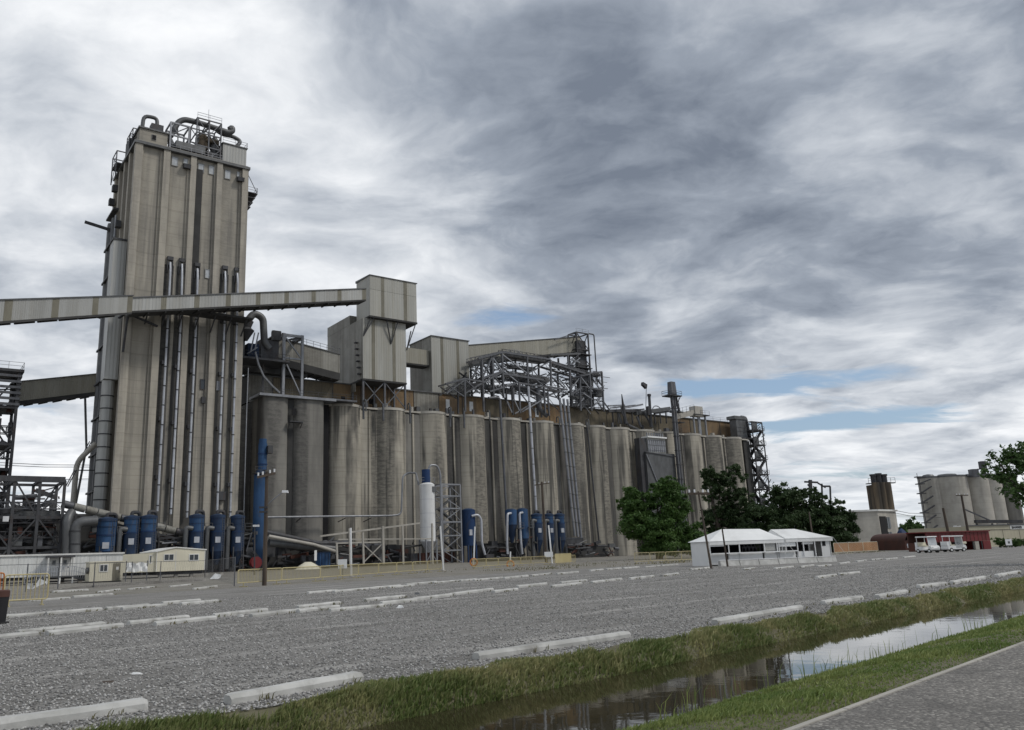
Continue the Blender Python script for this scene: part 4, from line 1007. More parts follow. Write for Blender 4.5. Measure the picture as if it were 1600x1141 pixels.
# ================================================================== DOWN-PIPES ON THE SILO FACES
def face_pipe(label, pts, r, mt_='galvanised', t=4.4):
    q = [P(x, y, t) for x, y in pts]
    e = thing('spout_pipe', label, 'pipe', q[-1], group='spout pipes on the silo faces')
    o = tb('pipe', mt_, e, arc(q, 1.0), r, 10)
    a, b = q[-2], q[-1]; n = max(2, int((a - b).length / 3.5))
    for i in range(1, n):
        p = a.lerp(b, i / n); MB().cyl(p.x, p.y, p.z - .08, p.z + .08, r * 1.25, 10).build('flange', 'duct_grey', o)
    return e
face_pipe('grey spout pipe with a hooked top down the fourth silo gap', [(763, 622), (781, 621), (791, 797)], .30, 'steel')
face_pipe('bright silver spout pipe down the silo behind the forked pole', [(825.5, 604), (838, 801)], .30)
for i, (x, w) in enumerate(((874.5, 'left'), (880.5, 'middle'), (886.5, 'right'))):
    face_pipe('grey spout pipe, %s one of the three running side by side down the silos' % w, [(x, 622 + i), (x + 23.5 - i, 838 + i)], .33, 'pale_steel')
face_pipe('thin dark spout pipe between the seventh and eighth silos', [(917, 664), (936, 846)], .22, 'dark_steel')
e = thing('receiving_hopper', 'dark steel receiving box under the three side by side pipes', 'box', P(893, 845, 3.5)); c = P(893, 843, 3.6)
bx('box', 'dark_steel', e, c.x - 3, c.x + 3.4, 3.0, 4.9, c.z - 1.6, c.z + .2)
for x in (-2.6, 3.0): br('leg', 'dark_steel', e, (c.x + x, 4, 0), (c.x + x, 4, c.z - 1.6), .3)
bx('box_lid', 'steel', e, c.x - 3.2, c.x + 3.6, 2.9, 5.0, c.z + .2, c.z + .4)
for x in (725, 640.5, 567.5, 598.5, 703):
    a = P(x, 640, 5.3)
    face_pipe({725: 'short grey vent pipe on the silo rim below the shorter transfer house', 640.5: 'short grey vent pipe on the silo rim between the transfer houses', 567.5: 'short grey vent pipe under the left leg of the tall transfer house', 598.5: 'short grey vent pipe under the middle leg of the tall transfer house', 703: 'short grey vent pipe left of the front steel posts'}[x],
              [(x, 628 + (x - 567) * .09), (x + .6, 655 + (x - 567) * .09)], .24, 'steel', 5.2)
# bucket elevator leg in front of the far silos
el_ = thing('bucket_elevator', 'tall dark twin trunk bucket elevator with a railed head platform rising above the far silos', 'elevator', (147.4, 2, 0))
zt_ = P(1046, 597, 2).z
bx('trunk', 'steel', el_, 146.75, 147.3, 1.4, 2.2, 0, zt_ - 3.5); bx('trunk', 'steel', el_, 147.6, 148.15, 1.4, 2.2, 0, zt_ - 3.5)
MB().hexa([(146.4, 1.1, zt_ - 3.6), (148.5, 1.1, zt_ - 3.6), (148.5, 2.7, zt_ - 3.6), (146.4, 2.7, zt_ - 3.6), (146.6, 1.2, zt_), (148.3, 1.2, zt_), (148.3, 2.6, zt_), (146.6, 2.6, zt_)]).build('head', 'steel', el_)
bx('platform', 'dark_steel', el_, 145.0, 150.0, .6, 3.6, zt_ - 4.2, zt_ - 3.9)
railing(el_, [(145, .65, zt_ - 3.9), (150, .65, zt_ - 3.9), (150, 3.6, zt_ - 3.9), (145, 3.6, zt_ - 3.9), (145, .65, zt_ - 3.9)], 1.2, 'steel')
for x in (145.3, 149.7): br('bracket', 'dark_steel', el_, (x, 1, zt_ - 4.2), (147.3, 1.5, zt_ - 8), .2)
for z in range(4, 42, 4): bx('trunk_joint', 'dark_steel', el_, 146.65, 148.25, 1.3, 2.3, z, z + .2)
for z in (36, 39): bx('side_platform', 'dark_steel', el_, 148.3, 150.4, .8, 3.0, z, z + .18)
ladder = MB()
for z in range(2, 43): ladder.bar((148.5, 1.2, z), (149.1, 1.2, z), .06)
ladder.bar((148.5, 1.2, 1), (148.5, 1.2, 43), .07); ladder.bar((149.1, 1.2, 1), (149.1, 1.2, 43), .07); ladder.build('ladder', 'dark_steel', el_)
MB().tube([(148.6, 2, zt_ - 3), (151, 3, zt_ - 8), (153, 8, 40.5)], .4, 8).build('discharge_spout', 'steel', el_)
# clad annex with louvres
an = thing('clad_annex', 'dark grey clad annex with a pale louvred top against the far silos', 'annex', (141, 3.6, 0))
a = P(1010, 684, 3.2); b = P(1040, 709, 3.2)
lv = bx('louvre_frame', 'silver_cladding', an, a.x, b.x, 3.0, 5, b.z, a.z)
n = 9; w = (b.x - a.x) / n
for k in range(n): bx('louvre', 'dull_blue_paint' if 0 else 'pale_steel', an, a.x + k * w + .1, a.x + (k + 1) * w - .12, 2.85, 3.02, b.z + .3, a.z - .6)
for k in range(3): bx('louvre_rail', 'steel', an, a.x + .05, b.x - .05, 2.82, 2.9, b.z + .6 + k * 1.4, b.z + .75 + k * 1.4)
bx('hood', 'white_paint', an, a.x - .2, b.x + .2, 2.4, 5, a.z, a.z + .4)
for k in range(8): MB().cyl(a.x + .5 + k * (b.x - a.x - 1) / 7, 3.4, a.z + .4, a.z + 1.5, .2, 8).build('vent', 'pale_steel', an)
c = P(1007, 712, 3.2); d = P(1052, 716, 3.2)
bx('lower_casing', 'duct_grey', an, c.x, d.x, 2.6, 5.2, 0, b.z - .05); bx('side_casing', 'dark_steel', an, c.x - 1.6, a.x - .03, 3.2, 5.1, 0, a.z - .2)
MB().hexa([(c.x - .1, 2.3, b.z - .05), (d.x + .1, 2.3, b.z - .9), (d.x + .1, 5.2, b.z - .9), (c.x - .1, 5.2, b.z - .05), (c.x - .1, 2.3, b.z + .15), (d.x + .1, 2.3, b.z - .7), (d.x + .1, 5.2, b.z - .7), (c.x - .1, 5.2, b.z + .15)]).build('casing_roof', 'steel', an)
br('diagonal', 'pale_steel', an, P(1010, 710, 2.4), P(1028, 755, 2.4), .2)
# roof conveyors at the far end
rc = thing('roof_conveyor', 'dark sloping roof conveyor left of the bucket elevator on the far silos', 'conveyor', (140, 9, 41))
def z9(x, y, t): return P(950 + x / 8.889, 590 + y / 8.889, t)
for (x0, y0, x1, y1, w, mt_) in ((0, 395, 230, 385, .25, 'pale_steel'), (0, 465, 450, 460, .5, 'dark_steel'), (200, 430, 480, 375, .3, 'pale_steel'), (380, 500, 850, 435, .7, 'duct_grey'), (640, 500, 840, 470, .35, 'steel'), (30, 425, 380, 385, .2, 'steel'), (240, 470, 500, 440, .25, 'steel')):
    br('conveyor_trough', mt_, rc, z9(x0, y0, 9), z9(x1, y1, 9), w * 1.6, w * 1.6)
for x in (60, 130, 330, 420, 640, 720, 800): br('column', 'dark_steel', rc, z9(x, 460, 9), z9(x + 14, 640, 9), .3)
for x0, y0, x1, y1 in ((490, 470, 620, 690), (400, 540, 460, 690), (260, 650, 420, 720), (150, 500, 190, 640)): tb('spout', 'steel', rc, [z9(x0, y0, 8), z9(x1, y1, 8)], .32, 8)
tb('hoop', 'pale_steel', rc, arc([z9(600, 470, 9), z9(640, 395, 9), z9(690, 395, 9), z9(740, 440, 9)], 1.5), .16, 6)
ms = thing('leaning_mast', 'dark tapering mast leaning left above the ninth silo', 'mast', z9(240, 640, 7)); tb('mast', 'dark_steel', ms, [z9(245, 645, 7), z9(215, 440, 7), z9(190, 232, 7)], [.55, .45, .12], 8)
tb('base_pipe', 'dark_steel', ms, [z9(180, 400, 7), z9(195, 500, 7), z9(300, 680, 7)], .22, 6)
ms = thing('vent_mast', 'dark vertical vent mast standing between the leaning mast and the bucket elevator', 'mast', z9(600, 700, 6)); tb('mast', 'dark_steel', ms, [z9(600, 690, 6), z9(570, 235, 6)], [.45, .38], 8)
MB().tube([z9(571, 260, 6), z9(570, 232, 6)], .55, 8).build('cap', 'dark_steel', ms)
ms = thing('roof_floodlight', 'floodlight on a thin pole over the far silos', 'floodlight', z9(530, 420, 6)); tb('pole', 'pale_steel', ms, [z9(525, 430, 6), z9(532, 140, 6)], .10, 6)
a = z9(505, 112, 6); MB().hexa([a + Vector(v) for v in ((-.9, -.4, .1), (.5, -.4, -.9), (.5, .5, -.9), (-.9, .5, .1), (-.7, -.4, .9), (.9, -.4, .3), (.9, .5, .3), (-.7, .5, .9))]).build('lamp_head', 'dark_steel', ms)
bx('junction', 'dark_steel', ms, a.x + .2, a.x + 1.0, 5.6, 6.4, a.z - 8.5, a.z - 6)
ph = thing('discharge_head', 'pale conveyor discharge head on a trestle right of the bucket elevator', 'conveyor', (160, 8, ZS))
br('trough', 'grey_concrete', ph, z9(930, 545, 7), z9(1210, 480, 7), 1.5, 1.6); a = z9(1220, 470, 7); bx('head_box', 'grey_concrete', ph, a.x - 1.5, a.x + 2.0, 6, 8.2, a.z - 1.6, a.z + 1.4)
railing(ph, [z9(930, 530, 6.2), z9(1200, 460, 6.2)], 1.8, 'pale_steel', 1.6, .06)
a = z9(1160, 535, 7); b = z9(1370, 535, 7); bx('platform', 'dark_steel', ph, a.x, b.x, 5.8, 8.6, b.z - .15, b.z + .1); railing(ph, [(b.x - 4, 5.9, b.z + .1), (b.x, 5.9, b.z + .1)], 1.2)
for x in (1185, 1250, 1265, 1345): q = z9(x, 540, 7); br('column', 'pale_steel', ph, (q.x, 7, ZS), (q.x, 7, b.z - .15), .42)
bf = thing('blue_filter', 'blue grey filter unit with a curved duct on the last silos', 'filter', (180, 9, ZS))
a = P(1143, 652, 9); b = P(1160, 668, 9)
bx('casing', 'duct_grey', bf, a.x, b.x, 7.5, 10, ZS, a.z - .8); bx('hood', 'duct_grey', bf, a.x - .9, b.x + .2, 7.2, 10.3, a.z - .8, a.z + .2)
tb('duct', 'steel', bf, arc([(b.x - .8, 8.5, a.z + .2), (b.x + 1.4, 8.5, a.z + .2), (b.x + 2.6, 8.5, ZS + .5)], 1.6), .55, 10)
for k in range(3): bx('stiffener', 'steel', bf, a.x - .1, b.x + .1, 7.42, 7.52, ZS + 1 + k * 1.3, ZS + 1.2 + k * 1.3)
bx('support_beam', 'dark_steel', bf, a.x - 1, b.x + 4, 6.9, 7.45, ZS + .05, ZS + .5)
# stair tower at the far end
sc_ = thing('stair_scaffold', 'dark steel stair scaffold on the far end of the silo row', 'stair tower', (190, 10, 0))
zs_ = [0] + [4.6 * k for k in range(1, 9)]
framework(sc_, 187.3, 192.5, 5.5, 10.5, zs_ + [39.5], .28, 'dark_steel', 1, 1, True, 6)
for k, z in enumerate(zs_[1:]):
    bx('landing', 'dark_steel', sc_, 187.2, 193.2, 5.3, 10.7, z, z + .22)
    a, b = (187.6, 192.3) if k % 2 else (192.3, 187.6)
    MB().bar((b, 8.5, z - 4.4), (a, 8.5, z), 1.2, .3).build('stair_flight', 'dark_steel', sc_)
    bx('guard_panel', 'duct_grey', sc_, 187.5, 190.2, 5.6, 5.7, z + .3, z + 2.6)
    MB().bar((a, 5.8, z - 4.4), (b, 5.8, z), .9, .3).build('stair_flight', 'dark_steel', sc_)
    railing(sc_, [(187.2, 5.25, z + .2), (193.2, 5.25, z + .2), (193.2, 10.7, z + .2)], 1.2, 'steel', 1.2)
random.seed(12)
for k in range(80):
    z = random.uniform(4, 38); a = Vector((random.uniform(187.3, 192.5), 5.4, z)); br('strut', 'dark_steel', sc_, a, a + Vector((random.uniform(.8, 2.0), 0, random.uniform(-1.5, 1.5))), .16)
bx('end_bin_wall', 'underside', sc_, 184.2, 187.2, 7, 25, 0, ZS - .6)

# ================================================================== LEFT: STEEL TOWER, MACHINERY, COLLECTORS
def clutter(par, s0, s1, t0, t1, z0, z1, n, seed, big=.5):
    rn = random.Random(seed)
    for k in range(n):
        a = Vector((rn.uniform(s0, s1), rn.uniform(t0, t1), rn.uniform(z0, z1)))
        kind = rn.random(); mt_ = rn.choice(['dark_steel', 'dark_steel', 'duct_grey', 'steel', 'rust_red', 'underside'])
        if kind < .35:
            L = rn.uniform(1.5, 6); b = a + Vector((L, 0, rn.uniform(-.25, .25) * L)); b.x = min(b.x, s1)
            br('beam', mt_, par, a, b, rn.choice([.2, .3, .5]) * (1 + big * rn.random()))
        elif kind < .6:
            b = Vector((min(a.x + rn.uniform(1, 6), s1), a.y, a.z + rn.uniform(-1, 1))); tb('pipe', mt_, par, [a, b], rn.choice([.12, .2, .35]), 7)
        elif kind < .8:
            w, d, h = rn.uniform(.6, 2.2), rn.uniform(.6, 1.6), rn.uniform(.6, 2.0)
            bx('casing', mt_, par, a.x, min(a.x + w, s1), a.y, a.y + d, a.z, min(a.z + h, z1))
        else:
            br('brace', mt_, par, a, Vector((a.x + rn.uniform(-2, 2), a.y, max(z0, a.z - rn.uniform(1, 4)))), .2)
xr = P(29, 600, 15).x; zt_ = P(15, 581, 15).z
lt = thing('steel_tower', 'tall dark open steel tower at the left edge of the picture', 'tower', (xr - 4, 18, 0))
zl = [0, 5, 10, 14.5, 19, 23.5, zt_ - 6.5, zt_]
framework(lt, xr - 9, xr, 15, 22, zl, .5, 'dark_steel', 2, 1, True, 11)
for z in zl[1:-1]: bx('floor', 'dark_steel', lt, xr - 9, xr, 15, 22, z - .15, z + .1)
for k in range(6): bx('louvre_slat', 'steel', lt, xr - 9.3, xr + .35, 14.55, 14.85, zt_ - 6.2 + k * 1.05, zt_ - 5.75 + k * 1.05)
for k in range(6): bx('louvre_slat', 'steel', lt, xr + .3, xr + .5, 14.9, 22, zt_ - 6.2 + k * 1.05, zt_ - 5.75 + k * 1.05)
bx('roof_deck', 'dark_steel', lt, xr - 9.4, xr + .7, 14.4, 22.4, zt_, zt_ + .5); railing(lt, [(xr - 9.3, 14.5, zt_ + .5), (xr + .6, 14.5, zt_ + .5), (xr + .6, 22, zt_ + .5)], 1.3, 'pale_steel', 2.0)
clutter(lt, xr - 8.5, xr - .5, 16, 20, 6, zt_ - 1, 40, 41)
for k, z in enumerate((7, 12, 16.5, 21, 25.5)):
    truss(lt, (xr - 9, 15.1, z), (xr, 15.1, z), 1.3, 'dark_steel', .16, 1.1)
    for x in (xr - 6.8, xr - 2.2): br('post', 'dark_steel', lt, (x, 15.1, z - 2), (x, 15.1, z + 2.6), .2)

xa, xb = P(-60, 760, -6).x, P(101, 760, -6).x
lf = thing('steel_trestle', 'low dark steel trestle crowded with conveyors and pipes left of the headhouse', 'trestle', ((xa + xb) / 2, -3, 0))
ztl = P(60, 751, -6).z
framework(lf, xa, xb, -6, 2, [0, 4.8, 9.4, ztl], .42, 'dark_steel', 4, 1, True, 12)
br('beam', 'dark_steel', lf, (xa, -6.1, ztl + .2), (xb, -6.1, ztl + .2), .5, .9)
clutter(lf, xa, xb - .5, -5.5, 1.5, 1, 10.2, 90, 13, .9); clutter(lf, xb - 8, xb - .5, -5, 1, 9.5, ztl - 1, 26, 14)
for z in (2.2, 6.3, 8.6, 10.8): truss(lf, (xa, -5.7, z), (xb, -5.7, z), 1.0, 'dark_steel' if z < 10 else 'steel', .12, 1.2)
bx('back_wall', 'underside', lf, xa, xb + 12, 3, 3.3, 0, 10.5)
bx('conveyor_deck', 'duct_grey', lf, xa, xb, -4, -1.5, 9.6, 10.6)
lp = thing('work_lamp', 'bright white work lamp on the left steel trestle', 'lamp', P(9, 811, -6.6))
c = P(9, 811, -6.6); bx('lamp_head', 'lamp_white', lp, c.x - .4, c.x + .4, -6.8, -6.5, c.z - .4, c.z + .4); br('bracket', 'dark_steel', lp, (c.x, -6.5, c.z), (c.x, -6.05, c.z), .12)
# inclined round-topped conveyor
ic = thing('inclined_conveyor', 'weathered round topped conveyor sloping down across the foot of the headhouse', 'conveyor', P(200, 805, -4.5))
a, b = P(97, 787, -4.5), P(308, 838, -4.5)
n = 12
for k in range(n):
    p, q = a.lerp(b, k / n), a.lerp(b, (k + 1) / n - .008); tb('cover', 'grimy_cladding' if k % 5 else 'steel', ic, [p, q], .62, 12)
for z in (-1.2, -2.1): br('chord', 'dark_steel', ic, a + Vector((0, 0, z)), b + Vector((0, 0, z)), .3)
for k in range(2 * n): p = a.lerp(b, k / (2 * n)); q = a.lerp(b, (k + 1) / (2 * n)); br('web', 'dark_steel', ic, p + Vector((0, 0, -1.2 if k % 2 else -2.1)), q + Vector((0, 0, -2.1 if k % 2 else -1.2)), .14)
for f_ in (.1, .4, .7, .95): p = a.lerp(b, f_); br('trestle_leg', 'dark_steel', ic, (p.x, p.y, 0), (p.x, p.y, p.z - 1), .35)
# big round ducts
dk = thing('round_duct', 'pair of wide grey round ducts bending into the first blue collector', 'duct', P(120, 870, -8))
tb('duct', 'duct_grey', dk, arc([P(117, 880, -8), P(117.5, 816, -8), P(152, 814, -8)], 2.2, 6), .78, 14)
tb('duct', 'duct_grey', dk, arc([P(104, 880, -7.5), P(105, 812, -7.5), P(112, 800, -6.5)], 1.5, 5), .70, 14)
for y in (830, 850): c = P(117.3, y, -8); MB().cyl(c.x, -8, c.z - .1, c.z + .1, .88, 14).build('flange', 'dark_steel', dk)

def collector(x0, x1, ytop, ymid, ybot, t, label, rect=False, bright=True, duct=-1, grp='blue dust collectors'):
    a, b = P(x0, ytop, t), P(x1, ytop, t); s = (a.x + b.x) / 2; r = (b.x - a.x) / 2 * .82; zt = a.z; zm = P(x0, ymid, t).z; zb = P(x0, ybot, t).z
    e = thing('dust_collector', label, 'dust collector', (s, t, 0), group=grp)
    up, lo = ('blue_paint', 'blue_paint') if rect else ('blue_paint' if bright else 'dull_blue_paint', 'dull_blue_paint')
    if rect:
        poly = [(s + r * math.cos(k * math.pi / 8) * 1.05, t + r * math.sin(k * math.pi / 8)) for k in range(16)]
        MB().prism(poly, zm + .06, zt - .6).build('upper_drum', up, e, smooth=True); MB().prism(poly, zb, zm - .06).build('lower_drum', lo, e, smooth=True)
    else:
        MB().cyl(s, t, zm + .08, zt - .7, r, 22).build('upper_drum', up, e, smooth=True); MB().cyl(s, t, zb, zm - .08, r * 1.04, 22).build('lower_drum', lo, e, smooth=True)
    MB().cyl(s, t, zm - .12, zm + .12, r * 1.07, 22).build('band', 'deep_blue_paint', e, smooth=True)
    MB().lathe(s, t, [(r * 1.07, zt - .75), (r * 1.07, zt - .3), (r * .3, zt), (.02, zt)], 22).build('cap', 'dull_blue_paint', e, smooth=True)
    MB().lathe(s, t, [(.3, zb * .35), (r * .98, zb)], 18).build('hopper', 'dull_blue_paint', e, smooth=True)
    for dx_, dy_ in ((-1, -1), (1, -1), (1, 1), (-1, 1)): br('leg', 'dark_steel', e, (s + dx_ * r * .75, t + dy_ * r * .75, 0), (s + dx_ * r * .75, t + dy_ * r * .75, zb + .8), .2)
    zp = zm - (zm - zb) * .42
    if rect: zp = zb + .9
    bx('inspection_panel', 'galvanised', e, s - r * .55, s + r * .15, t - r * 1.06, t - r * .85, zp - .5, zp + .5)
    if duct:
        zd = zm + .5
        tb('duct', 'duct_grey', e, arc([(s - r * .7, t - r * .6, zd), (s - r * 1.6, t - r * .6, zd + .2), (s - r * 1.65, t - r * .6, .5)], .8, 5), .42, 10)
    lm = MB(); lx = s + r * .55; ly = t - r * .95
    for zz_ in np.arange(.5, zt - 1, .4): lm.bar((lx - .2, ly, zz_), (lx + .2, ly, zz_), .04)
    lm.bar((lx - .2, ly, .2), (lx - .2, ly, zt - .6), .06); lm.bar((lx + .2, ly, .2), (lx + .2, ly, zt - .6), .06); lm.build('ladder', 'steel', e)
    for zz_ in (zb + (zm - zb) * .3, zm + (zt - zm) * .45): MB().cyl(s, t, zz_ - .05, zz_ + .05, r * 1.05, 22).build('stiffener', 'dull_blue_paint', e, smooth=True)
    bx('platform', 'dark_steel', e, s + r, s + r * 2.0, t - r * .6, t + r * .6, zm + .2, zm + .3); railing(e, [(s + r, t - r * .6, zm + .3), (s + r * 2, t - r * .6, zm + .3)], 1.1, 'steel', 1.0)
    tb('exhaust_duct', 'dark_steel', e, arc([(s, t + r * .3, zt - .2), (s, t + r * .3, zt + .5), (s + r, t + r * .5, zt + .5), (s + r * 1.2, t + r, zt - 2)], .5), .3, 8)
    return e
collector(150, 186, 808, 837, 862, -6, 'broad bright blue dust collector, leftmost, fed by the wide ducts', True, duct=0)
collector(192, 222, 805, 833, 866, -6, 'blue dust collector, second from the left, with a grey inlet duct', duct=1)
collector(219, 248, 804, 831, 866, -7, 'bright blue dust collector, third from the left, behind the cream trailer roof', duct=0)
collector(294, 322, 803, 831, 862, -6, 'blue dust collector, fourth from the left, behind the right end of the cream trailer', False, True, 1)
collector(327, 354, 803, 831, 862, -6, 'blue dust collector, fifth from the left, right of the cream trailer', False, False, 1)
collector(359, 384, 804, 831, 862, -6, 'blue dust collector, sixth from the left, next to the tall blue stack', False, False, 1)
hr = thing('pipe_rack', 'low dark pipe rack between the third and fourth blue collectors', 'pipe rack', P(270, 850, -5)); s0, s1 = P(248, 850, -5).x, P(294, 850, -5).x
framework(hr, s0, s1, -5, -2, [0, 3.2, 6.0], .22, 'dark_steel', 2, 1, True, 5); clutter(hr, s0, s1 - .5, -5, -2.5, 1, 6.5, 18, 15)
br('hand_rail', 'pale_steel', hr, P(253, 849, -5.3), P(276, 847, -5.3), .22)

# tall blue stack
ts = thing('blue_stack', 'tall slim bright blue filter stack at the right foot of the headhouse', 'stack', (25.6, -1.5, 0))
a, b = P(396, 742, -1.5), P(418, 742, -1.5); s = (a.x + b.x) / 2; r = (b.x - a.x) / 2 * .86
MB().cyl(s, -1.5, 1.5, a.z, r, 24).build('lower_shell', 'blue_paint', ts, smooth=True); MB().lathe(s, -1.5, [(r, a.z), (r * .62, a.z + .9)], 24).build('shoulder', 'dull_blue_paint', ts, smooth=True)
zt_ = P(408, 686, -1.5).z
MB().cyl(s + .3, -1.5, a.z + .9, zt_ - .9, r * .70, 20).build('upper_shell', 'blue_paint', ts, smooth=True); MB().lathe(s + .3, -1.5, [(r * .6, zt_ - .9), (r * .6, zt_), (.1, zt_ + .05)], 20).build('cap', 'blue_paint', ts, smooth=True)
for z in (a.z + 2.0, a.z + 4.0): MB().cyl(s + .3, -1.5, z - .1, z + .1, r * .8, 20).build('band', 'deep_blue_paint', ts)
bx('platform', 'dark_steel', ts, s - r * 1.4, s + r * 1.4, -1.5 - r * 1.4, -1.5, a.z + .1, a.z + .22); railing(ts, [(s - r * 1.4, -1.5 - r * 1.4, a.z + .2), (s + r * 1.4, -1.5 - r * 1.4, a.z + .2)], 1.2, 'dark_steel', 1.0)
bx('control_box', 'dark_steel', ts, s + r * .7, s + r * 1.5, -3.0, -2.0, a.z + 4, a.z + 5.5); MB().cyl(s, -1.5, 0, 1.5, r * .9, 18).build('plinth', 'dark_steel', ts)

# ================================================================== YARD EQUIPMENT UNDER THE SILOS
pb = thing('pneumatic_pipe', 'long thin pale pipe on brackets running along the silo fronts to the white tank', 'pipe', P(520, 806, -3))
tb('pipe', 'pale_steel', pb, arc([P(414, 808.5, 1.5), P(520, 807, 1.5), P(612, 806, 1.5), P(627, 804, 1.5), P(629, 745, 1.5), P(637, 739, 1.5), P(650, 739, 0), P(654, 757, -6)], 1.2, 5), .20, 8)
for x in (470, 540, 580): c = P(x, 808, 1.5); br('bracket', 'dark_steel', pb, (c.x, 1.5, c.z - .2), (c.x, 3.6 if x < 500 else 5.0, c.z - .8), .15)
wt = thing('white_tank', 'white cylindrical tank with a blue filter on top standing on legs', 'tank', (58.5, -7, 0))
a, b = P(655, 757, -7), P(679, 757, -7); s = (a.x + b.x) / 2; r = (b.x - a.x) / 2 * .84; zt_ = a.z; zb = P(667, 846, -7).z
MB().cyl(s, -7, zb, zt_, r, 28).build('shell', 'white_paint', wt, smooth=True); MB().lathe(s, -7, [(.35, zb - 2.2), (r, zb)], 24).build('cone', 'galvanised', wt, smooth=True)
MB().lathe(s, -7, [(r, zt_), (r * .6, zt_ + .35), (.1, zt_ + .4)], 24).build('roof', 'white_paint', wt, smooth=True)
MB().cyl(s - .2, -7, zt_ + .35, P(667, 734, -7).z, r * .55, 18).build('filter', 'deep_blue_paint', wt, smooth=True)
for z in (zb + 2.8, zb + 5.6, zb + 8.4): MB().cyl(s, -7, z - .03, z + .03, r + .015, 28).build('seam', 'galvanised', wt)
for dx_, dy_ in ((-1, -1), (1, -1), (1, 1), (-1, 1)):
    br('leg', 'pale_steel', wt, (s + dx_ * r * .8, -7 + dy_ * r * .8, 0), (s + dx_ * r * .8, -7 + dy_ * r * .8, zb + .4), .24)
br('brace', 'pale_steel', wt, (s - r * .8, -7 - r * .8, .4), (s + r * .8, -7 - r * .8, zb - .4), .12); br('brace', 'pale_steel', wt, (s + r * .8, -7 - r * .8, .4), (s - r * .8, -7 - r * .8, zb - .4), .12)
tb('ladder_rail', 'steel', wt, [(s + r * .8, -7 - r * .75, zb), (s + r * .8, -7 - r * .75, zt_ + 1)], .05, 5); bx('valve_box', 'duct_grey', wt, s + r * .2, s + r * .8, -7 - r * 1.05, -7 - r * .7, zt_ - 1.6, zt_ - .5)
tb('fill_pipe', 'pale_steel', wt, arc([(s + .4, -7, P(667, 734, -7).z), P(672, 727, -7), P(683, 727, -7), P(688, 740, -7), P(690, 862, -7)], 1.4, 5), .22, 8)
railing(wt, [(s - r, -7 - r * .3, zt_ + .3), (s + r, -7 - r * .3, zt_ + .3)], 1.1, 'pale_steel', .9)
lx0, lx1 = P(691, 800, -6).x, P(720, 800, -6).x; zt_ = P(705, 757, -6).z
la = thing('lattice_stair_tower', 'galvanised lattice tower with cross bracing right of the white tank', 'tower', ((lx0 + lx1) / 2, -4, 0))
framework(la, lx0, lx1, -6, -2, [0, 2.6, 5.6, 8.4, 11.2, 13.8, zt_], .26, 'pale_steel', 1, 1, True, 21)
for k, z in enumerate((2.6, 5.6, 8.4, 11.2)): br('stair_flight', 'duct_grey', la, (lx0 + .4 if k % 2 else lx1 - .4, -4, z), (lx1 - .4 if k % 2 else lx0 + .4, -4, z + 2.7), .9, .3)
bt = thing('blue_tank', 'deep blue upright tank with a curved silver outlet pipe right of the lattice tower', 'tank', P(731, 870, -5)); a, b = P(721, 797, -5), P(742, 797, -5); s = (a.x + b.x) / 2; r = (b.x - a.x) / 2 * .84; zb = P(731, 853, -5).z
MB().cyl(s, -5, zb, a.z, r, 24).build('shell', 'deep_blue_paint', bt, smooth=True); MB().lathe(s, -5, [(r, a.z), (r * .5, a.z + .3), (.05, a.z + .35)], 24).build('roof', 'deep_blue_paint', bt, smooth=True)
tb('outlet_pipe', 'galvanised', bt, arc([(s - .2, -5 - r, a.z - 1.4), P(747, 804, -6.8), P(752, 812, -6.8), P(753, 850, -6.8), P(758, 867, -6.8)], 1.0, 5), .26, 10)
for dx_, dy_ in ((-1, -1), (1, -1), (1, 1), (-1, 1)): br('leg', 'deep_blue_paint', bt, (s + dx_ * r * .7, -5 + dy_ * r * .7, 0), (s + dx_ * r * .7, -5 + dy_ * r * .7, zb + .2), .3)
c = P(736, 832, -5 - r); bx('data_plate', 'galvanised', bt, c.x - .35, c.x + .35, -5 - r - .03, -5 - r * .8, c.z - .6, c.z + .6)
for i, (x0, x1, yt, yb, lab) in enumerate(((789, 807, 797, 838, 'left one of the two slim blue cyclones with sloping silver pipes'), (808, 824, 796, 846, 'right one of the two slim blue cyclones with sloping silver pipes'))):
    a, b = P(x0, yt, -3), P(x1, yt, -3); s = (a.x + b.x) / 2; r = (b.x - a.x) / 2 * .82; zb = P(x0, yb, -3).z
    e = thing('cyclone', lab, 'cyclone', (s, -3, 0), group='slim blue cyclones')
    MB().cyl(s, -3, zb + (2.5 if i == 0 else .6), a.z, r, 20).build('shell', 'blue_paint', e, smooth=True); MB().lathe(s, -3, [(.3, zb - 1.5), (r, zb + (2.5 if i == 0 else .6))], 18).build('cone', 'dull_blue_paint', e, smooth=True)
    MB().lathe(s, -3, [(r, a.z), (r * .4, a.z + .3), (.05, a.z + .32)], 20).build('roof', 'dull_blue_paint', e, smooth=True)
    tb('inlet_pipe', 'galvanised', e, arc([(s - r * .6, -3 - r * .8, a.z - .8), (s - r * 1.5, -3 - r, a.z - .9), P(x0 + (3 if i == 0 else 6), 848, -4.5), P(x0 + (4 if i == 0 else 8), 866, -4.5)], .9, 5), .27, 10)
    for dx_ in (-1, 1): br('leg', 'dark_steel', e, (s + dx_ * r * .8, -3, 0), (s + dx_ * r * .8, -3, zb + 1), .22)
    bx('platform', 'steel', e, s + r * .3, s + r * 1.5, -3 - r * 1.5, -3, a.z - 4.2, a.z - 4.05); railing(e, [(s + r * .3, -3 - r * 1.5, a.z - 4.05), (s + r * 1.5, -3 - r * 1.5, a.z - 4.05)], 1.1, 'steel', .8)
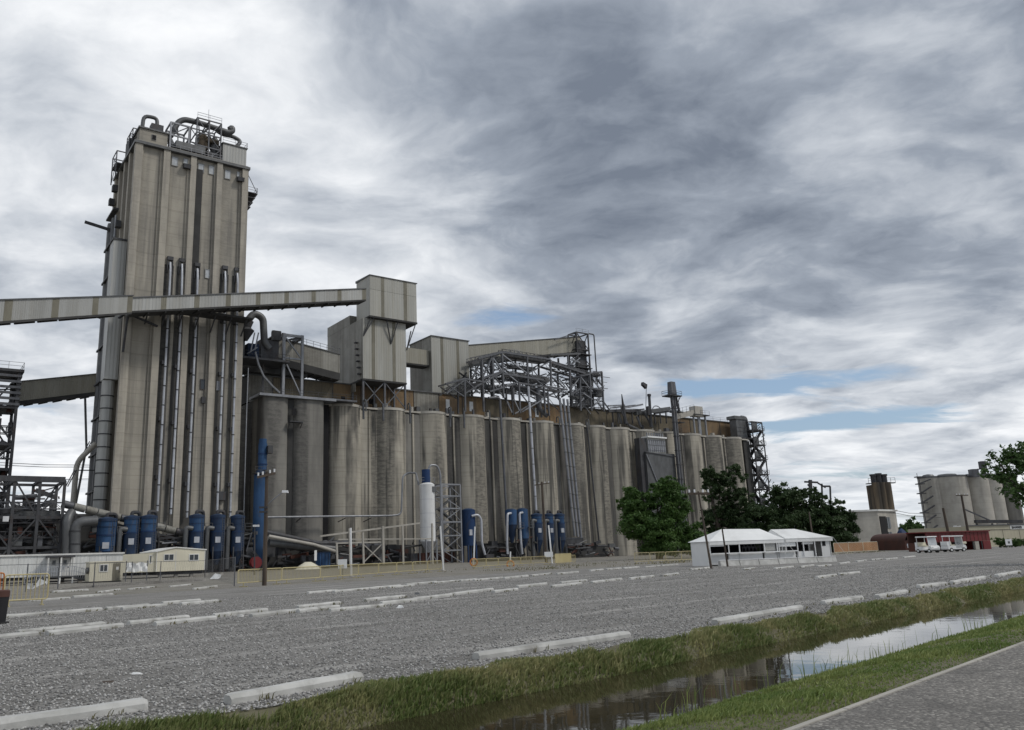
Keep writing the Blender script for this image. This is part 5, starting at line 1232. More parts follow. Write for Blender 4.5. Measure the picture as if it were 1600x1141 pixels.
for i, (x0, x1) in enumerate(((830, 846), (850, 864), (866, 881))):
    collector(x0, x1, 802, 818, 845, -2.5, 'small blue dust collector on dark legs, %s of the three right of the cyclones' % ORD[i], False, True, 1, 'small blue dust collectors')

# canopy frame, pipes and dark plant at ground level
cf = thing('canopy_frame', 'pale open pipe frame with a sloping top rail in front of the silos', 'frame', P(580, 878, -14))
T_ = -14
br('top_rail', 'grey_concrete', cf, P(500, 838, T_), P(656, 817.5, T_), .3)
for (x0, y0, y1) in ((526, 848, 882), (546, 826, 884), (567, 832, 882), (598, 822, 882), (629, 822, 882), (675, 818, 893)): br('post', 'grey_concrete', cf, P(x0, y0, T_ - .1), P(x0 + 1.2, y1, T_ - .1), .30 if x0 != 598 else .42)
for y0, y1, x0, x1 in ((843, 842, 528, 675), (849, 847, 524, 600)): br('rail', 'grey_concrete', cf, P(x0, y0, T_), P(x1, y1, T_), .22)
br('brace', 'grey_concrete', cf, P(568, 851, T_), P(598, 879, T_), .16); br('brace', 'grey_concrete', cf, P(597, 850, T_), P(568, 879, T_), .16)
def plant(lab, x0, x1, ytop, t, n, seed, cat='plant'):
    a = P(x0, ytop, t); b = P(x1, ytop, t)
    e = thing('ground_plant', lab, cat, ((a.x + b.x) / 2, t, 0)); clutter(e, a.x, b.x, t - 2, t + 3, .2, a.z, n, seed, .8)
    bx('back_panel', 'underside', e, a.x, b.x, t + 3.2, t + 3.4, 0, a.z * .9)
    return e
plant('dark pipework and conveyors behind the blue collectors at the foot of the headhouse', 130, 398, 834, -2.8, 120, 55)
plant('dark jumble of conveyor ends and pipes at the foot of the square bin', 418, 520, 846, -3, 46, 51)
e = plant('dark shed of pipes and plant behind the canopy frame', 520, 655, 850, -4, 50, 52)
plant('dark pumps and pipes at the foot of the silos beside the blue tank', 745, 830, 846, -2, 34, 53)
plant('dark low plant along the silo base behind the three spout pipes', 884, 960, 850, -1, 30, 54)
tb('belt', 'dark_steel', e, [P(415, 832, -6), P(500, 850, -6), P(545, 848, -6)], .5, 8)
for k, (y0, y1, r_, mt_) in enumerate(((834, 856, .55, 'steel'), (848, 858, .7, 'duct_grey'), (838, 862, .3, 'grey_concrete'))):
    q = thing('pipe_run', ['upper', 'middle', 'thin pale'][k] + ' sloping pipe in the dark jumble at the foot of the square bin', 'pipe', P(470, 850, -5 - k)); tb('pipe', mt_, q, [P(420, y0, -5 - k), P(470 + 10 * k, (y0 + y1) / 2 + 1, -5 - k), P(525, y1, -5 - k)], r_, 10)
bb = thing('blue_bin', 'small blue steel bin on the yard below the first round silo', 'bin', P(508, 884, -12)); a, b = P(500, 864, -12), P(516, 884, -12)
bx('body', 'blue_paint', bb, a.x, b.x, -12, -10, 0.3, a.z); bx('lid', 'dull_blue_paint', bb, a.x - .1, b.x + .1, -12.1, -9.9, a.z, a.z + .18)
for x in (a.x + .2, b.x - .3): bx('skid', 'dark_steel', bb, x, x + .15, -12, -10, 0, .3)
for k in range(3): bx('rib', 'dull_blue_paint', bb, a.x + .3 + k * .65, a.x + .4 + k * .65, -12.05, -12.002, .4, a.z - .1)
wp_ = thing('white_marker', 'white rectangular marker post beside the small blue bin', 'post', P(493, 878, -13)); a, b = P(491.5, 860, -13), P(495, 876, -13); bx('board', 'white_paint', wp_, a.x, b.x, -13, -12.92, b.z, a.z); br('post', 'dark_steel', wp_, ((a.x + b.x) / 2, -12.9, 0), ((a.x + b.x) / 2, -12.9, b.z + .3), .1)
rc_ = thing('red_container', 'low dark red container under the white tank and lattice tower', 'container', P(690, 872, -4)); a, b = P(664, 864, -3.2), P(716, 864, -3.2)
bx('body', 'rust_red', rc_, a.x, b.x, -1.9, .4, .15, max(1.9, a.z))
for k in range(14): x = a.x + (b.x - a.x) * (k + .5) / 14; bx('rib', 'rust_red', rc_, x - .12, x + .12, -1.99, -1.902, .3, max(1.8, a.z - .1))
rr = thing('cable_reel', 'round red cable reel lying at the foot of the utility pole', 'reel', P(399.5, 884, -14)); c = P(399.5, 879, -14)
for y in (-14.5, -13.7): MB().tube([(c.x, y, c.z), (c.x, y + .15, c.z)], .95, 20).build('flange_disc', 'red_paint', rr)
MB().tube([(c.x, -14.4, c.z), (c.x, -13.6, c.z)], .5, 14).build('drum', 'rust_red', rr); bx('cradle', 'dark_steel', rr, c.x - .7, c.x + .7, -14.3, -13.7, 0, max(.2, c.z - .85))
hp_ = thing('sand_heap', 'small pale sand heap beside the jumble of conveyors', 'heap', P(481, 884, -15)); c = P(481, 884, -15)
hm = MB(); vs = []; random.seed(2)
for i in range(6):
    for j in range(14): rr_ = 2.4 * (1 - i / 6) ** .8; vs.append((c.x + rr_ * math.cos(j * .4488) * random.uniform(.9, 1.1), c.y + rr_ * .7 * math.sin(j * .4488), 1.35 * (i / 5.5) ** .9))
hm.add(vs, [(i * 14 + j, i * 14 + (j + 1) % 14, (i + 1) * 14 + (j + 1) % 14, (i + 1) * 14 + j) for i in range(5) for j in range(14)] + [tuple(range(70, 84))]); hm.build('mound', 'cream_paint', hp_, smooth=True)

# ================================================================== TRAILERS
def window2(par, x0, x1, t, z0, z1, mt_='white_trim', split=True):
    f = MB(); e = .09
    f.box(x0, x0 + e, t - .05, t + .03, z0, z1); f.box(x1 - e, x1, t - .05, t + .03, z0, z1); f.box(x0 + e, x1 - e, t - .05, t + .03, z0, z0 + e); f.box(x0 + e, x1 - e, t - .05, t + .03, z1 - e, z1)
    if split: m_ = (x0 + x1) / 2; f.box(m_ - .03, m_ + .03, t - .045, t + .03, z0 + e, z1 - e)
    o = f.build('window', mt_, par); MB().box(x0 + e, x1 - e, t - .02, t + .02, z0 + e, z1 - e).build('pane', 'pane', o); return o
tl = thing('site_trailer', 'long white site trailer with twin porch doors and stairs at the left edge', 'trailer', (-14, -54, 0)); TT = -55
a, b = P(-60, 872, TT), P(193, 863, TT); zt_ = 2.85; zf = .75
x0, x1 = a.x, b.x; npn = 9
for k in range(npn): w = (x1 - x0) / npn; bx('wall_panel', 'trailer_white', tl, x0 + k * w, x0 + (k + 1) * w - .03, TT, TT + .12, zf, zt_)
bx('core', 'trailer_white', tl, x0 + .05, x1 - .06, TT + .12, TT + 3.4, zf, zt_ - .01); bx('roof', 'white_trim', tl, x0 - .1, x1 + .1, TT - .15, TT + 3.6, zt_, zt_ + .16); bx('chassis', 'dark_steel', tl, x0 + .2, x1 - .2, TT + .3, TT + 3.2, .45, zf); bx('skirt_shadow_rail', 'dark_steel', tl, x0 + .2, x1 - .2, TT + .1, TT + .2, .15, .3)
for k in range(9): bx('pier', 'grey_concrete', tl, x0 + .6 + k * (x1 - x0 - 1.2) / 8 - .2, x0 + .6 + k * (x1 - x0 - 1.2) / 8 + .2, TT + .4, TT + .9, 0, .45)
pa, pc = P(74, 878, TT), P(110, 878, TT)
for dx_ in (.15, (pc.x - pa.x) / 2 + .1):
    bx('door_frame', 'duct_grey', tl, pa.x + dx_ - .08, pa.x + dx_ + 1.0, TT - .05, TT + .02, zf + .01, 2.66)
    d_ = bx('door', 'white_trim', tl, pa.x + dx_, pa.x + dx_ + .92, TT - .075, TT - .052, zf + .02, 2.6); bx('door_pane', 'pane', d_, pa.x + dx_ + .3, pa.x + dx_ + .62, TT - .09, TT - .05, 1.9, 2.35); bx('handle', 'dark_steel', d_, pa.x + dx_ + .75, pa.x + dx_ + .85, TT - .1, TT - .06, 1.55, 1.7)
bx('porch_roof', 'dark_steel', tl, pa.x - .2, pc.x + .2, TT - 1.5, TT, 2.62, 2.80); bx('porch_deck', 'duct_grey', tl, pa.x - .2, pc.x + .2, TT - 1.5, TT - .1, zf - .12, zf)
for x in (pa.x - .1, (pa.x + pc.x) / 2, pc.x + .1): br('porch_post', 'white_trim', tl, (x, TT - 1.4, 0), (x, TT - 1.4, 2.68), .13)
railing(tl, [(pa.x - .2, TT - 1.45, zf), (pc.x + .2, TT - 1.45, zf)], .95, 'galvanised', .22, .035)
for sgn, xx in ((-1, pa.x - .2), (1, pc.x + .2)):
    MB().hexa([(xx, TT - 1.5, zf - .25), (xx + sgn * 1.9, TT - 1.5, 0), (xx + sgn * 1.9, TT - .4, 0), (xx, TT - .4, zf - .25), (xx, TT - 1.5, zf), (xx + sgn * 1.9, TT - 1.5, .15), (xx + sgn * 1.9, TT - .4, .15), (xx, TT - .4, zf)]).build('stair_flight', 'duct_grey', tl)
    railing(tl, [(xx, TT - 1.5, zf), (xx + sgn * 1.9, TT - 1.5, .12)], .95, 'galvanised', .22, .035)
for k in range(12): MB().cyl(x0 + 1 + k * (x1 - x0 - 2) / 11, TT + .6, zt_ + .16, zt_ + .34, .07, 8).build('roof_vent', 'dark_steel', tl)
sb = thing('cream_cabin', 'small cream site cabin with window and brown door in front of the long white trailer', 'cabin', (-10, -58, 0)); TT = -59
a, b = P(141, 880, TT), P(193, 878, TT); x0, x1 = a.x, b.x
bx('wall', 'cream_paint', sb, x0, x1, TT, TT + 2.2, .12, 1.98); bx('roof', 'cream_paint', sb, x0 - .08, x1 + .08, TT - .08, TT + 2.3, 1.98, 2.08); bx('skid', 'dark_steel', sb, x0 + .1, x1 - .1, TT + .1, TT + 2.1, 0, .12)
c = P(162, 888, TT); window2(sb, c.x - .42, c.x + .42, TT, c.z - .38, c.z + .40); c = P(182, 890, TT); d_ = bx('door', 'strip_cladding', sb, c.x - .36, c.x + .36, TT - .04, TT + .02, .15, 1.85); bx('notice', 'white_trim', d_, c.x - .05, c.x + .2, TT - .06, TT - .038, 1.2, 1.5); bx('handle', 'dark_steel', d_, c.x + .22, c.x + .3, TT - .1, TT - .038, .95, 1.05)
MB().tube([(x0 - .25, TT + .5, 1.2), (x0 - .02, TT + .5, 1.2)], .32, 14).build('air_unit', 'duct_grey', sb)
ct = thing('cream_trailer', 'wide cream double trailer with two windows on its gable face', 'trailer', (-1, -44, 0)); TT = -45
a, b = P(245, 862, TT), P(321, 858, TT); x0, x1 = a.x, b.x; xm = P(275, 857, TT).x; zr = 3.55
wl = P(193, 866, TT).x
m = MB(); m.add([(x0, TT, .75), (x1, TT, .75), (x1, TT, 3.2), (xm, TT, zr), (x0, TT, 3.1), (x0, TT + 8, .75), (x1, TT + 8, .75), (x1, TT + 8, 3.2), (xm, TT + 8, zr), (x0, TT + 8, 3.1)], [(0, 1, 2, 3, 4), (9, 8, 7, 6, 5), (1, 0, 5, 6), (0, 4, 9, 5), (2, 1, 6, 7), (3, 2, 7, 8), (4, 3, 8, 9)]); m.build('wall', 'cream_paint', ct)
m = MB(); m.hexa([(x0 - .15, TT - .12, 3.08), (xm, TT - .12, zr), (xm, TT + 8.1, zr), (x0 - .15, TT + 8.1, 3.08), (x0 - .15, TT - .12, 3.2), (xm, TT - .12, zr + .12), (xm, TT + 8.1, zr + .12), (x0 - .15, TT + 8.1, 3.2)]); m.hexa([(xm, TT - .12, zr), (x1 + .15, TT - .12, 3.18), (x1 + .15, TT + 8.1, 3.18), (xm, TT + 8.1, zr), (xm, TT - .12, zr + .12), (x1 + .15, TT - .12, 3.3), (x1 + .15, TT + 8.1, 3.3), (xm, TT + 8.1, zr + .12)]); m.build('roof', 'white_trim', ct)
MB().hexa([(wl, TT + 1.0, .75), (x0 - .002, TT + .2, .75), (x0 - .002, TT + 8, .75), (wl, TT + 8, .75), (wl, TT + 1.0, 2.9), (x0 - .002, TT + .2, 3.0), (x0 - .002, TT + 8, 3.0), (wl, TT + 8, 2.9)]).build('side_wing', 'cream_paint', ct)
for px_ in (264, 303): c = P(px_, 871, TT); window2(ct, c.x - .62, c.x + .62, TT, c.z - .42, c.z + .42)
c = P(236, 874, TT + .3); window2(ct, c.x - .22, c.x + .22, TT + .33, c.z - .5, c.z + .5, split=False); c = P(203, 875, TT + .9); window2(ct, c.x - .4, c.x + .4, TT + .92, c.z - .15, c.z + .2, split=False)
for x in (x0, xm, x1 - .08): bx('corner_trim', 'white_trim', ct, x, x + .08, TT - .025, TT - .002, .75, 3.15)
bx('chassis', 'dark_steel', ct, x0 + .2, x1 - .2, TT + .4, TT + 7.6, .35, .75)
for k in range(5): bx('pier', 'grey_concrete', ct, x0 + .5 + k * 1.9, x0 + .9 + k * 1.9, TT + .5, TT + .9, 0, .35)
bn_ = thing('fence_tarp', 'crumpled pale tarpaulin hung on the fence beside the cream cabin', 'tarpaulin', (-6, -60, .5)); m = MB(); a, b = P(198, 880, -60), P(230, 893, -60); random.seed(4)
vs = [(a.x + (b.x - a.x) * i / 9, -60 + .12 * math.sin(i * 1.9 + j) + random.uniform(-.05, .05), b.z + (a.z - b.z) * j / 4 + .06 * math.sin(i * 1.3)) for j in range(5) for i in range(10)]
m.add(vs, [(j * 10 + i, j * 10 + i + 1, j * 10 + i + 11, j * 10 + i + 10) for j in range(4) for i in range(9)]); m.build('sheet', 'tent_fabric', bn_, smooth=True)
for x in (a.x, b.x): br('post', 'steel', bn_, (x, -59.9, 0), (x, -59.9, a.z + .2), .08)

# ================================================================== FENCES AND BARRICADES
def barricade(a, b, label, grp, mt_='yellow_paint', h=1.05, mesh=None):
    a = Vector((a.x, a.y, 0)); b = Vector((b.x, b.y, 0)); c = (a + b) / 2; d = (b - a); L = d.length; d.normalize(); n = Vector((-d.y, d.x, 0))
    e = thing('barricade', label, 'barricade', c, 'W', grp); up = Vector((0, 0, 1))
    f = MB(); f.tube(arc([a + up * .25, a + up * h, b + up * h, b + up * .25, a + up * .26], .12, 3), .032, 6); f.build('frame', mt_, e)
    if mesh: MB().hexa([a + n * -.01 + up * .3, b + n * -.01 + up * .3, b + n * .01 + up * .3, a + n * .01 + up * .3, a + n * -.01 + up * (h - .04), b + n * -.01 + up * (h - .04), b + n * .01 + up * (h - .04), a + n * .01 + up * (h - .04)]).build('mesh_panel', mesh, e)
    m = MB(); k = max(6, int(L / .16))
    for i in range(1, k): p = a.lerp(b, i / k); m.bar(p + up * .27, p + up * (h - .01), .026)
    m.build('bars', mt_, e)
    for p in (a.lerp(b, .12), a.lerp(b, .88)): MB().bar(p - n * .3 + up * .02, p + n * .3 + up * .02, .05).bar(p + up * .02, p + up * .27, .05).build('foot', mt_, e)
    return e
line = [(371, 918), (440, 912.5), (500, 908), (560, 903), (620, 898), (690, 893), (760, 888), (830, 883.5), (900, 880)]
pts = []
for (x0, y0), (x1, y1) in zip(line[:-1], line[1:]): pts += [G(x0, y0)]
pts.append(G(*line[-1]))
k = 0
for a, b in zip(pts[:-1], pts[1:]):
    L = (b - a).length; n = max(1, round(L / 3.4))
    for i in range(n):
        if k in (9, 10): k += 1; continue
        barricade(a.lerp(b, i / n + .005), a.lerp(b, (i + 1) / n - .005), 'pale yellow crowd barricade, %s from the left in the long line before the plant' % ORD[min(k, 29)], 'yellow barricades before the plant'); k += 1
bp_ = [G(992 + i * 24.5, 881.5 - i * .95) for i in range(5)]
for i, (a, b) in enumerate(zip(bp_[:-1], bp_[1:])): barricade(a.lerp(b, .01), b.lerp(a, .01), 'bright yellow barricade left of the white tents, %s from the left' % ORD[i], 'yellow barricades by the tents', h=1.15)
barricade(G(868, 883.5), G(893, 881.5), 'bright yellow mesh barricade panel below the small blue collectors', 'yellow barricades by the tents', h=1.3, mesh='yellow_paint')
bp_ = [G(1304 + i * 23, 866.5 - i * 1.2) for i in range(4)]
for i, (a, b) in enumerate(zip(bp_[:-1], bp_[1:])): barricade(a.lerp(b, .01), b.lerp(a, .01), 'orange mesh barrier right of the white tents, %s from the left' % ORD[i], 'orange mesh barriers', h=1.5, mt_='cream_paint', mesh='orange_mesh')
barricade(G(-30, 951), G(2, 949), 'orange barricade at the left edge, partly out of the picture', 'orange barricades at the left', 'orange_paint', 1.4)
barricade(G(4, 949), G(73, 945), 'pale orange barricade near the left edge in front of the trailers', 'orange barricades at the left', 'yellow_paint', 1.3)
dr = thing('traffic_drum', 'dark drum with an orange collar cut by the left edge of the picture', 'drum', G(-4, 975), 'W'); c = G(-4, 975)
MB().lathe(c.x, c.y, [(.20, 0), (.22, .35), (.24, .75)], 18).build('body', 'black_ink', dr, smooth=True); MB().lathe(c.x, c.y, [(.25, .75), (.25, .92), (.21, .95)], 18).build('collar', 'rust_red', dr, smooth=True); MB().cyl(c.x, c.y, 0, .05, .3, 18).build('base', 'rubber', dr)
# chain link fence by the trailers
cl = thing('chain_link_fence', 'thin grey chain link fence posts and rails before the trailers', 'fence', G(160, 915), 'W')
fp = [G(x, y) for x, y in ((-40, 930), (40, 925), (90, 921), (146, 918), (205, 912), (250, 908), (320, 903), (366, 916))]
for p in fp: MB().cyl(p.x, p.y, 0, 1.9, .04, 8).build('post', 'steel', cl)
for a, b in zip(fp[:-1], fp[1:]):
    MB().bar(a + Vector((0, 0, 1.85)), b + Vector((0, 0, 1.85)), .035).build('rail', 'steel', cl)
    m = MB(); L = (b - a).length; n = int(L / .55)
    for i in range(n):
        p, q = a.lerp(b, i / n), a.lerp(b, (i + 1) / n); m.bar(p + Vector((0, 0, .05)), q + Vector((0, 0, 1.85)), .004); m.bar(q + Vector((0, 0, .05)), p + Vector((0, 0, 1.85)), .004)
    m.build('mesh', 'steel', cl)
# gravel berm below the trailers
bm_ = MB(); random.seed(77); n = 30; vs = []
for i in range(n + 1):
    x = 95 + (345 - 95) * i / n; y = 921 - 15 * i / n
    c = G(x, y); tp = math.sin(math.pi * min(1, max(0, i / n))) ** .5; rx = Vector((.4, .92, 0))
    for w, h in ((-1.6, -.05), (-.6, .16), (.5, .22), (1.8, .18), (3.2, -.05)): vs.append(c + rx * w + Vector((0, 0, h * (tp * random.uniform(.8, 1.15) if h > 0 else 1))))
bm_.add(vs, [(i * 5 + j, (i + 1) * 5 + j, (i + 1) * 5 + j + 1, i * 5 + j + 1) for i in range(n) for j in range(4)]); o = bm_.build('gravel_berm', 'gravel', None, smooth=True, frame='W', o=G(200, 914)); o['kind'] = 'structure'
# marker posts with life rings and signs
def slim_post(x0, y0, x1, y1, label, extra=None):
    g_ = G(x1, y1); Y = g_.y; tp = A(x0, y0, Y); e = thing('marker_post', label, 'post', g_, 'W', 'white marker posts'); g0 = Vector((g_.x, g_.y, 0))
    tb('post', 'white_paint', e, [g0, tp], .09, 8); MB().cyl(g0.x, g0.y, 0, .12, .2, 10).build('base', 'grey_concrete', e)
    if extra == 'ring':
        c = g0.lerp(tp, .13); m = MB(); ring = [c + Vector((.42 * math.cos(a), -.12, .42 * math.sin(a))) for a in [k * math.pi / 8 for k in range(17)]]; m.tube(ring, .10, 8); m.build('life_ring', 'orange_paint', e, smooth=True)
    if extra == 'sign': c = g0.lerp(tp, .25); MB().box(c.x - .9, c.x + .2, c.y - .12, c.y - .08, c.z - .3, c.z + .35).build('sign_board', 'white_paint', e)
    return e
slim_post(688, 822, 693, 893, 'leaning white marker post in front of the white tank'); slim_post(742, 823, 740, 887, 'white marker post with an orange ring beside the blue tank', 'ring'); slim_post(857, 821, 863, 882, 'leaning white marker post with small sign before the blue collectors', 'sign')
slim_post(548, 825, 549, 902, 'white marker post beside the canopy frame'); slim_post(797.5, 862, 797.5, 885, 'short white marker post with a ring base below the cyclones', 'ring')
sg = thing('notice_board', 'small white notice board on two posts beyond the barricades', 'sign', G(535, 905), 'W'); c = G(535, 905); MB().box(c.x - .35, c.x + .35, c.y, c.y + .05, .8, 1.5).build('board', 'white_paint', sg); MB().cyl(c.x, c.y + .08, 0, 1.5, .04, 8).build('post', 'steel', sg)
sg = thing('fence_placard', 'pair of fluttering white placards tied on the fence at far left', 'placard', G(50, 925), 'W'); c = A(50, 912, 62)
MB().add([A(40, 911, 62), A(52, 912, 62), A(51, 921, 62.1), A(39.5, 920, 62)], [(0, 1, 2, 3)]).build('sheet', 'tent_fabric', sg); MB().add([A(50, 921, 61.8), A(62, 904, 62), A(75, 910, 62), A(60, 916, 61.9)], [(0, 1, 2, 3)]).build('sheet', 'tent_fabric', sg); g_ = A(50, 905, 62.15); br('post', 'steel', sg, (g_.x, g_.y, 0), g_, .06)
sg = thing('fence_placard', 'crumpled pale placard lying on the berm right of the cream trailer', 'placard', G(335, 905), 'W'); MB().add([A(326, 907, 80), A(336, 896, 80.5), A(346, 898, 80.2), A(344, 903, 80), A(333, 909, 79.6)], [(0, 1, 2, 3, 4)]).build('sheet', 'tent_fabric', sg); g_ = A(336, 899, 80.6); br('post', 'steel', sg, (g_.x, g_.y, 0), g_, .06)

# ================================================================== POLES
def pole(base, top, r, label, arms=(), lamp=None, mt_='timber'):
    base = Vector((base.x, base.y, 0)); e = thing('utility_pole', label, 'utility pole', base, 'W')
    tb('pole', mt_, e, [base, top], [r * 1.15, r * .8], 10)
    d = (top - base)
    for f_, L, ang, tilt in arms:
        c = base + d * f_; v = Vector((math.cos(ang), math.sin(ang), tilt)); MB().bar(c - v * L / 2 + Vector((0, -r, 0)), c + v * L / 2 + Vector((0, -r, 0)), .14, .16).build('crossarm', mt_, e)
        for s in (-.45, -.2, .2, .45): p = c + v * L * s + Vector((0, -r, .08)); MB().cyl(p.x, p.y, p.z, p.z + .22, .06, 8).build('insulator', 'lamp_white', e)
    return e
b_ = G(413, 915); up_ = pole(b_, A(417, 737, b_.y), .13, 'dark timber utility pole with a pale crossarm and street lamp arm before the square bin', [(.965, 1.2, .5, .25)])
tb('lamp_arm', 'pale_steel', up_, arc([A(416, 790, b_.y), A(430, 778, b_.y), A(442, 769, b_.y)], .5), .035, 6); c = A(446, 768, b_.y); MB().hexa([c + Vector(v) for v in ((-.22, -.1, -.08), (.2, -.1, -.1), (.2, .1, -.1), (-.22, .1, -.08), (-.2, -.08, .08), (.16, -.08, .06), (.16, .08, .06), (-.2, .08, .08))]).build('lamp_head', 'lamp_white', up_)
for y in (793, 800): c = A(414, y, b_.y); MB().box(c.x - .35, c.x + .2, c.y - .15, c.y, c.z - .06, c.z + .06).build('step_bracket', 'dark_steel', up_)
b_ = G(398, 885); lpst = thing('yard_lamp', 'small white yard lamp on a thin post before the tall blue stack', 'lamp', (b_.x, 100, 0), 'W'); g_ = A(398, 880, 100); tb('post', 'dark_steel', lpst, [(g_.x, g_.y, 0), A(398, 823, 100)], .09, 8); c = A(399.5, 822, 100); MB().box(c.x - .3, c.x + .4, c.y - .2, c.y + .2, c.z - .1, c.z + .14).build('lamp_head', 'lamp_white', lpst)
b_ = A(853, 868, 125); pole(b_, A(846.5, 753, 125), .2, 'dark timber pole with a single tilted crossarm before the small blue collectors', [(.97, 2.4, .2, .12)])
b_ = G(1111.5, 889); pole(b_, A(1091, 768, b_.y + .8), .075, 'dark leaning utility pole with crossarm at the left tent', [(.97, 1.7, .25, .0)])
b_ = G(1137, 885.5); pole(b_, A(1128.5, 827, b_.y), .07, 'short dark pole standing against the left tent front')
b_ = A(1272, 850, 110); pole(b_, A(1264, 800, 112), .11, 'slim dark pole behind the right tent against the trees')
b_ = A(1484, 840, 135); pole(b_, A(1473.5, 794, 135), .22, 'dark leaning pole without crossarm before the far round silos')
b_ = A(1514, 838, 138); pole(b_, A(1502, 773, 138), .2, 'utility pole with a wide crossarm before the far round silos', [(.985, 2.3, .2, .0)])
wire = thing('overhead_wire', 'thin overhead wires crossing the sky left of the headhouse', 'wire', A(60, 725, 160), 'W')
for y0, y1 in ((722, 727), (726, 730), (748, 748)): tb('wire', 'dark_steel', wire, [A(-20, y0, 180), A(70, (y0 + y1) / 2 + 2, 180), A(160, y1, 180)], .07, 5)
wire = thing('overhead_wire', 'thin overhead wires crossing low in the sky before the far round silos', 'wire', A(1420, 803, 170), 'W')
for y0, y1 in ((797, 803), (801, 809)): tb('wire', 'dark_steel', wire, [A(1395, y0, 170), A(1420, y0 + 5, 170), A(1470, y1, 170)], .05, 5)

# ================================================================== TREES
def tree(label, base, blobs, n, lsz, leafm, trunk_r, seed, h_trunk, grp='trees'):
    """blobs: (centre, radii) of the crown's clumps; leaves fill their shells"""
    rn = np.random.RandomState(seed); base = Vector((base.x, base.y, 0)); e = thing('leafy_tree', label, 'tree', base, 'W', grp)
    m = MB(); cen = sum((Vector(c) for c, r in blobs), Vector()) / len(blobs); fork = base + Vector((0, 0, h_trunk))
    m.tube([base, base.lerp(fork, .5) + Vector((.1, 0, 0)), fork], [trunk_r * 1.25, trunk_r, trunk_r * .85], 10)
    for c, r in blobs:
        c = Vector(c); md = fork.lerp(c, .55) + Vector((rn.uniform(-.3, .3), rn.uniform(-.3, .3), -.2 * (c - fork).length * .3)); m.tube([fork - Vector((0, 0, .3)), md, c + Vector((0, 0, r[2] * .4))], [trunk_r * .5, trunk_r * .3, trunk_r * .06], 6)
    m.build('trunk', 'bark', e, smooth=True)
    fine = []
    for c, r in blobs:                                       # break each mass into uneven boughs
        for k in range(9):
            d = rn.normal(size=3); d /= np.linalg.norm(d); f = rn.uniform(.42, .70); o_ = rn.uniform(.30, .88)
            fine.append((Vector(c) + Vector((d[0] * r[0], d[1] * r[1], d[2] * r[2])) * o_, (r[0] * f, r[1] * f, r[2] * f * rn.uniform(.6, 1.0))))
    blobs = fine
    tot = sum(r[0] * r[1] + r[1] * r[2] + r[0] * r[2] for c, r in blobs); V = []; 
    for c, r in blobs:
        k = int(n * (r[0] * r[1] + r[1] * r[2] + r[0] * r[2]) / tot)
        sub = max(6, k // 110)                                # twig clumps inside each clump
        d = rn.normal(size=(sub, 3)); d /= np.linalg.norm(d, axis=1)[:, None]; cc = d * (rn.uniform(.45, 1.0, (sub, 1)) ** .6)
        idx = rn.randint(0, sub, k); p = cc[idx] + rn.normal(size=(k, 3)) * .13 * rn.uniform(.6, 1.5, (sub, 1))[idx]
        p = p * np.array(r) + np.array(c)
        nrm = rn.normal(size=(k, 3)) + np.array([0, 0, .7]) + d[idx] * .5; nrm /= np.linalg.norm(nrm, axis=1)[:, None]
        a = np.cross(nrm, rn.normal(size=(k, 3))); a /= np.linalg.norm(a, axis=1)[:, None]; b = np.cross(nrm, a)
        s = lsz * rn.uniform(.45, 1.5, (k, 1))
        V.append(np.stack([p - a * s, p - b * s * .42, p + a * s, p + b * s * .42], 1))
    V = np.concatenate(V); k = len(V); V = V.reshape(-1, 3) - np.array(base)
    me = bpy.data.meshes.new('crown'); me.vertices.add(k * 4); me.vertices.foreach_set('co', V.ravel()); me.loops.add(k * 4); me.loops.foreach_set('vertex_index', np.arange(k * 4, dtype=np.int32)); me.polygons.add(k); me.polygons.foreach_set('loop_start', np.arange(k, dtype=np.int32) * 4)
    me.update(calc_edges=True); me.materials.append(MAT[leafm]); o = bpy.data.objects.new('crown', me); COL.objects.link(o); o.parent = e
    return e
def blob(px, py, Y, rpx, rpy, rd=None):
    c = A(px, py, Y); k = Y / F_PX; return (c, (rpx * k, (rd or rpx) * k * .9, rpy * k))
Yt = 128.0
tree('bright green bushy tree in front of the far silos, left of the tents', A(1030, 870, Yt), [blob(1030, 770, Yt, 26, 22), blob(1003, 785, Yt, 28, 24), blob(1050, 795, Yt, 34, 30), blob(1010, 820, Yt, 38, 32), blob(1065, 830, Yt, 34, 30), blob(985, 812, Yt, 24, 30), blob(1032, 845, Yt, 48, 24), blob(975, 785, Yt + 4, 14, 16), blob(1085, 845, Yt, 18, 18), blob(1040, 757, Yt, 16, 12)], 85000, .20, 'leaf_bright', .45, 31, 4.0)
Yt = 150.0
tree('tall sparse dark pine like tree behind the leaning pole', A(1125, 865, Yt), [blob(1103, 742, Yt, 17, 16), blob(1128, 752, Yt, 24, 16), blob(1150, 742, Yt, 16, 16), blob(1112, 775, Yt, 18, 14), blob(1150, 775, Yt, 22, 18), blob(1132, 800, Yt, 28, 18), blob(1155, 820, Yt, 26, 24), blob(1105, 815, Yt, 16, 18), blob(1130, 840, Yt, 30, 20), blob(1162, 795, Yt, 14, 14)], 40000, .22, 'leaf_dark', .4, 32, 7.0)
Yt = 140.0
tree('wide dark evergreen tree behind the two tents, left one of the pair', A(1215, 868, Yt), [blob(1195, 795, Yt, 30, 26), blob(1222, 780, Yt, 30, 22), blob(1250, 788, Yt, 30, 26), blob(1185, 825, Yt, 30, 30), blob(1225, 825, Yt, 46, 34), blob(1262, 822, Yt, 30, 30), blob(1205, 850, Yt, 50, 20), blob(1172, 838, Yt, 22, 24)], 75000, .21, 'leaf_dark', .5, 33, 4.0)
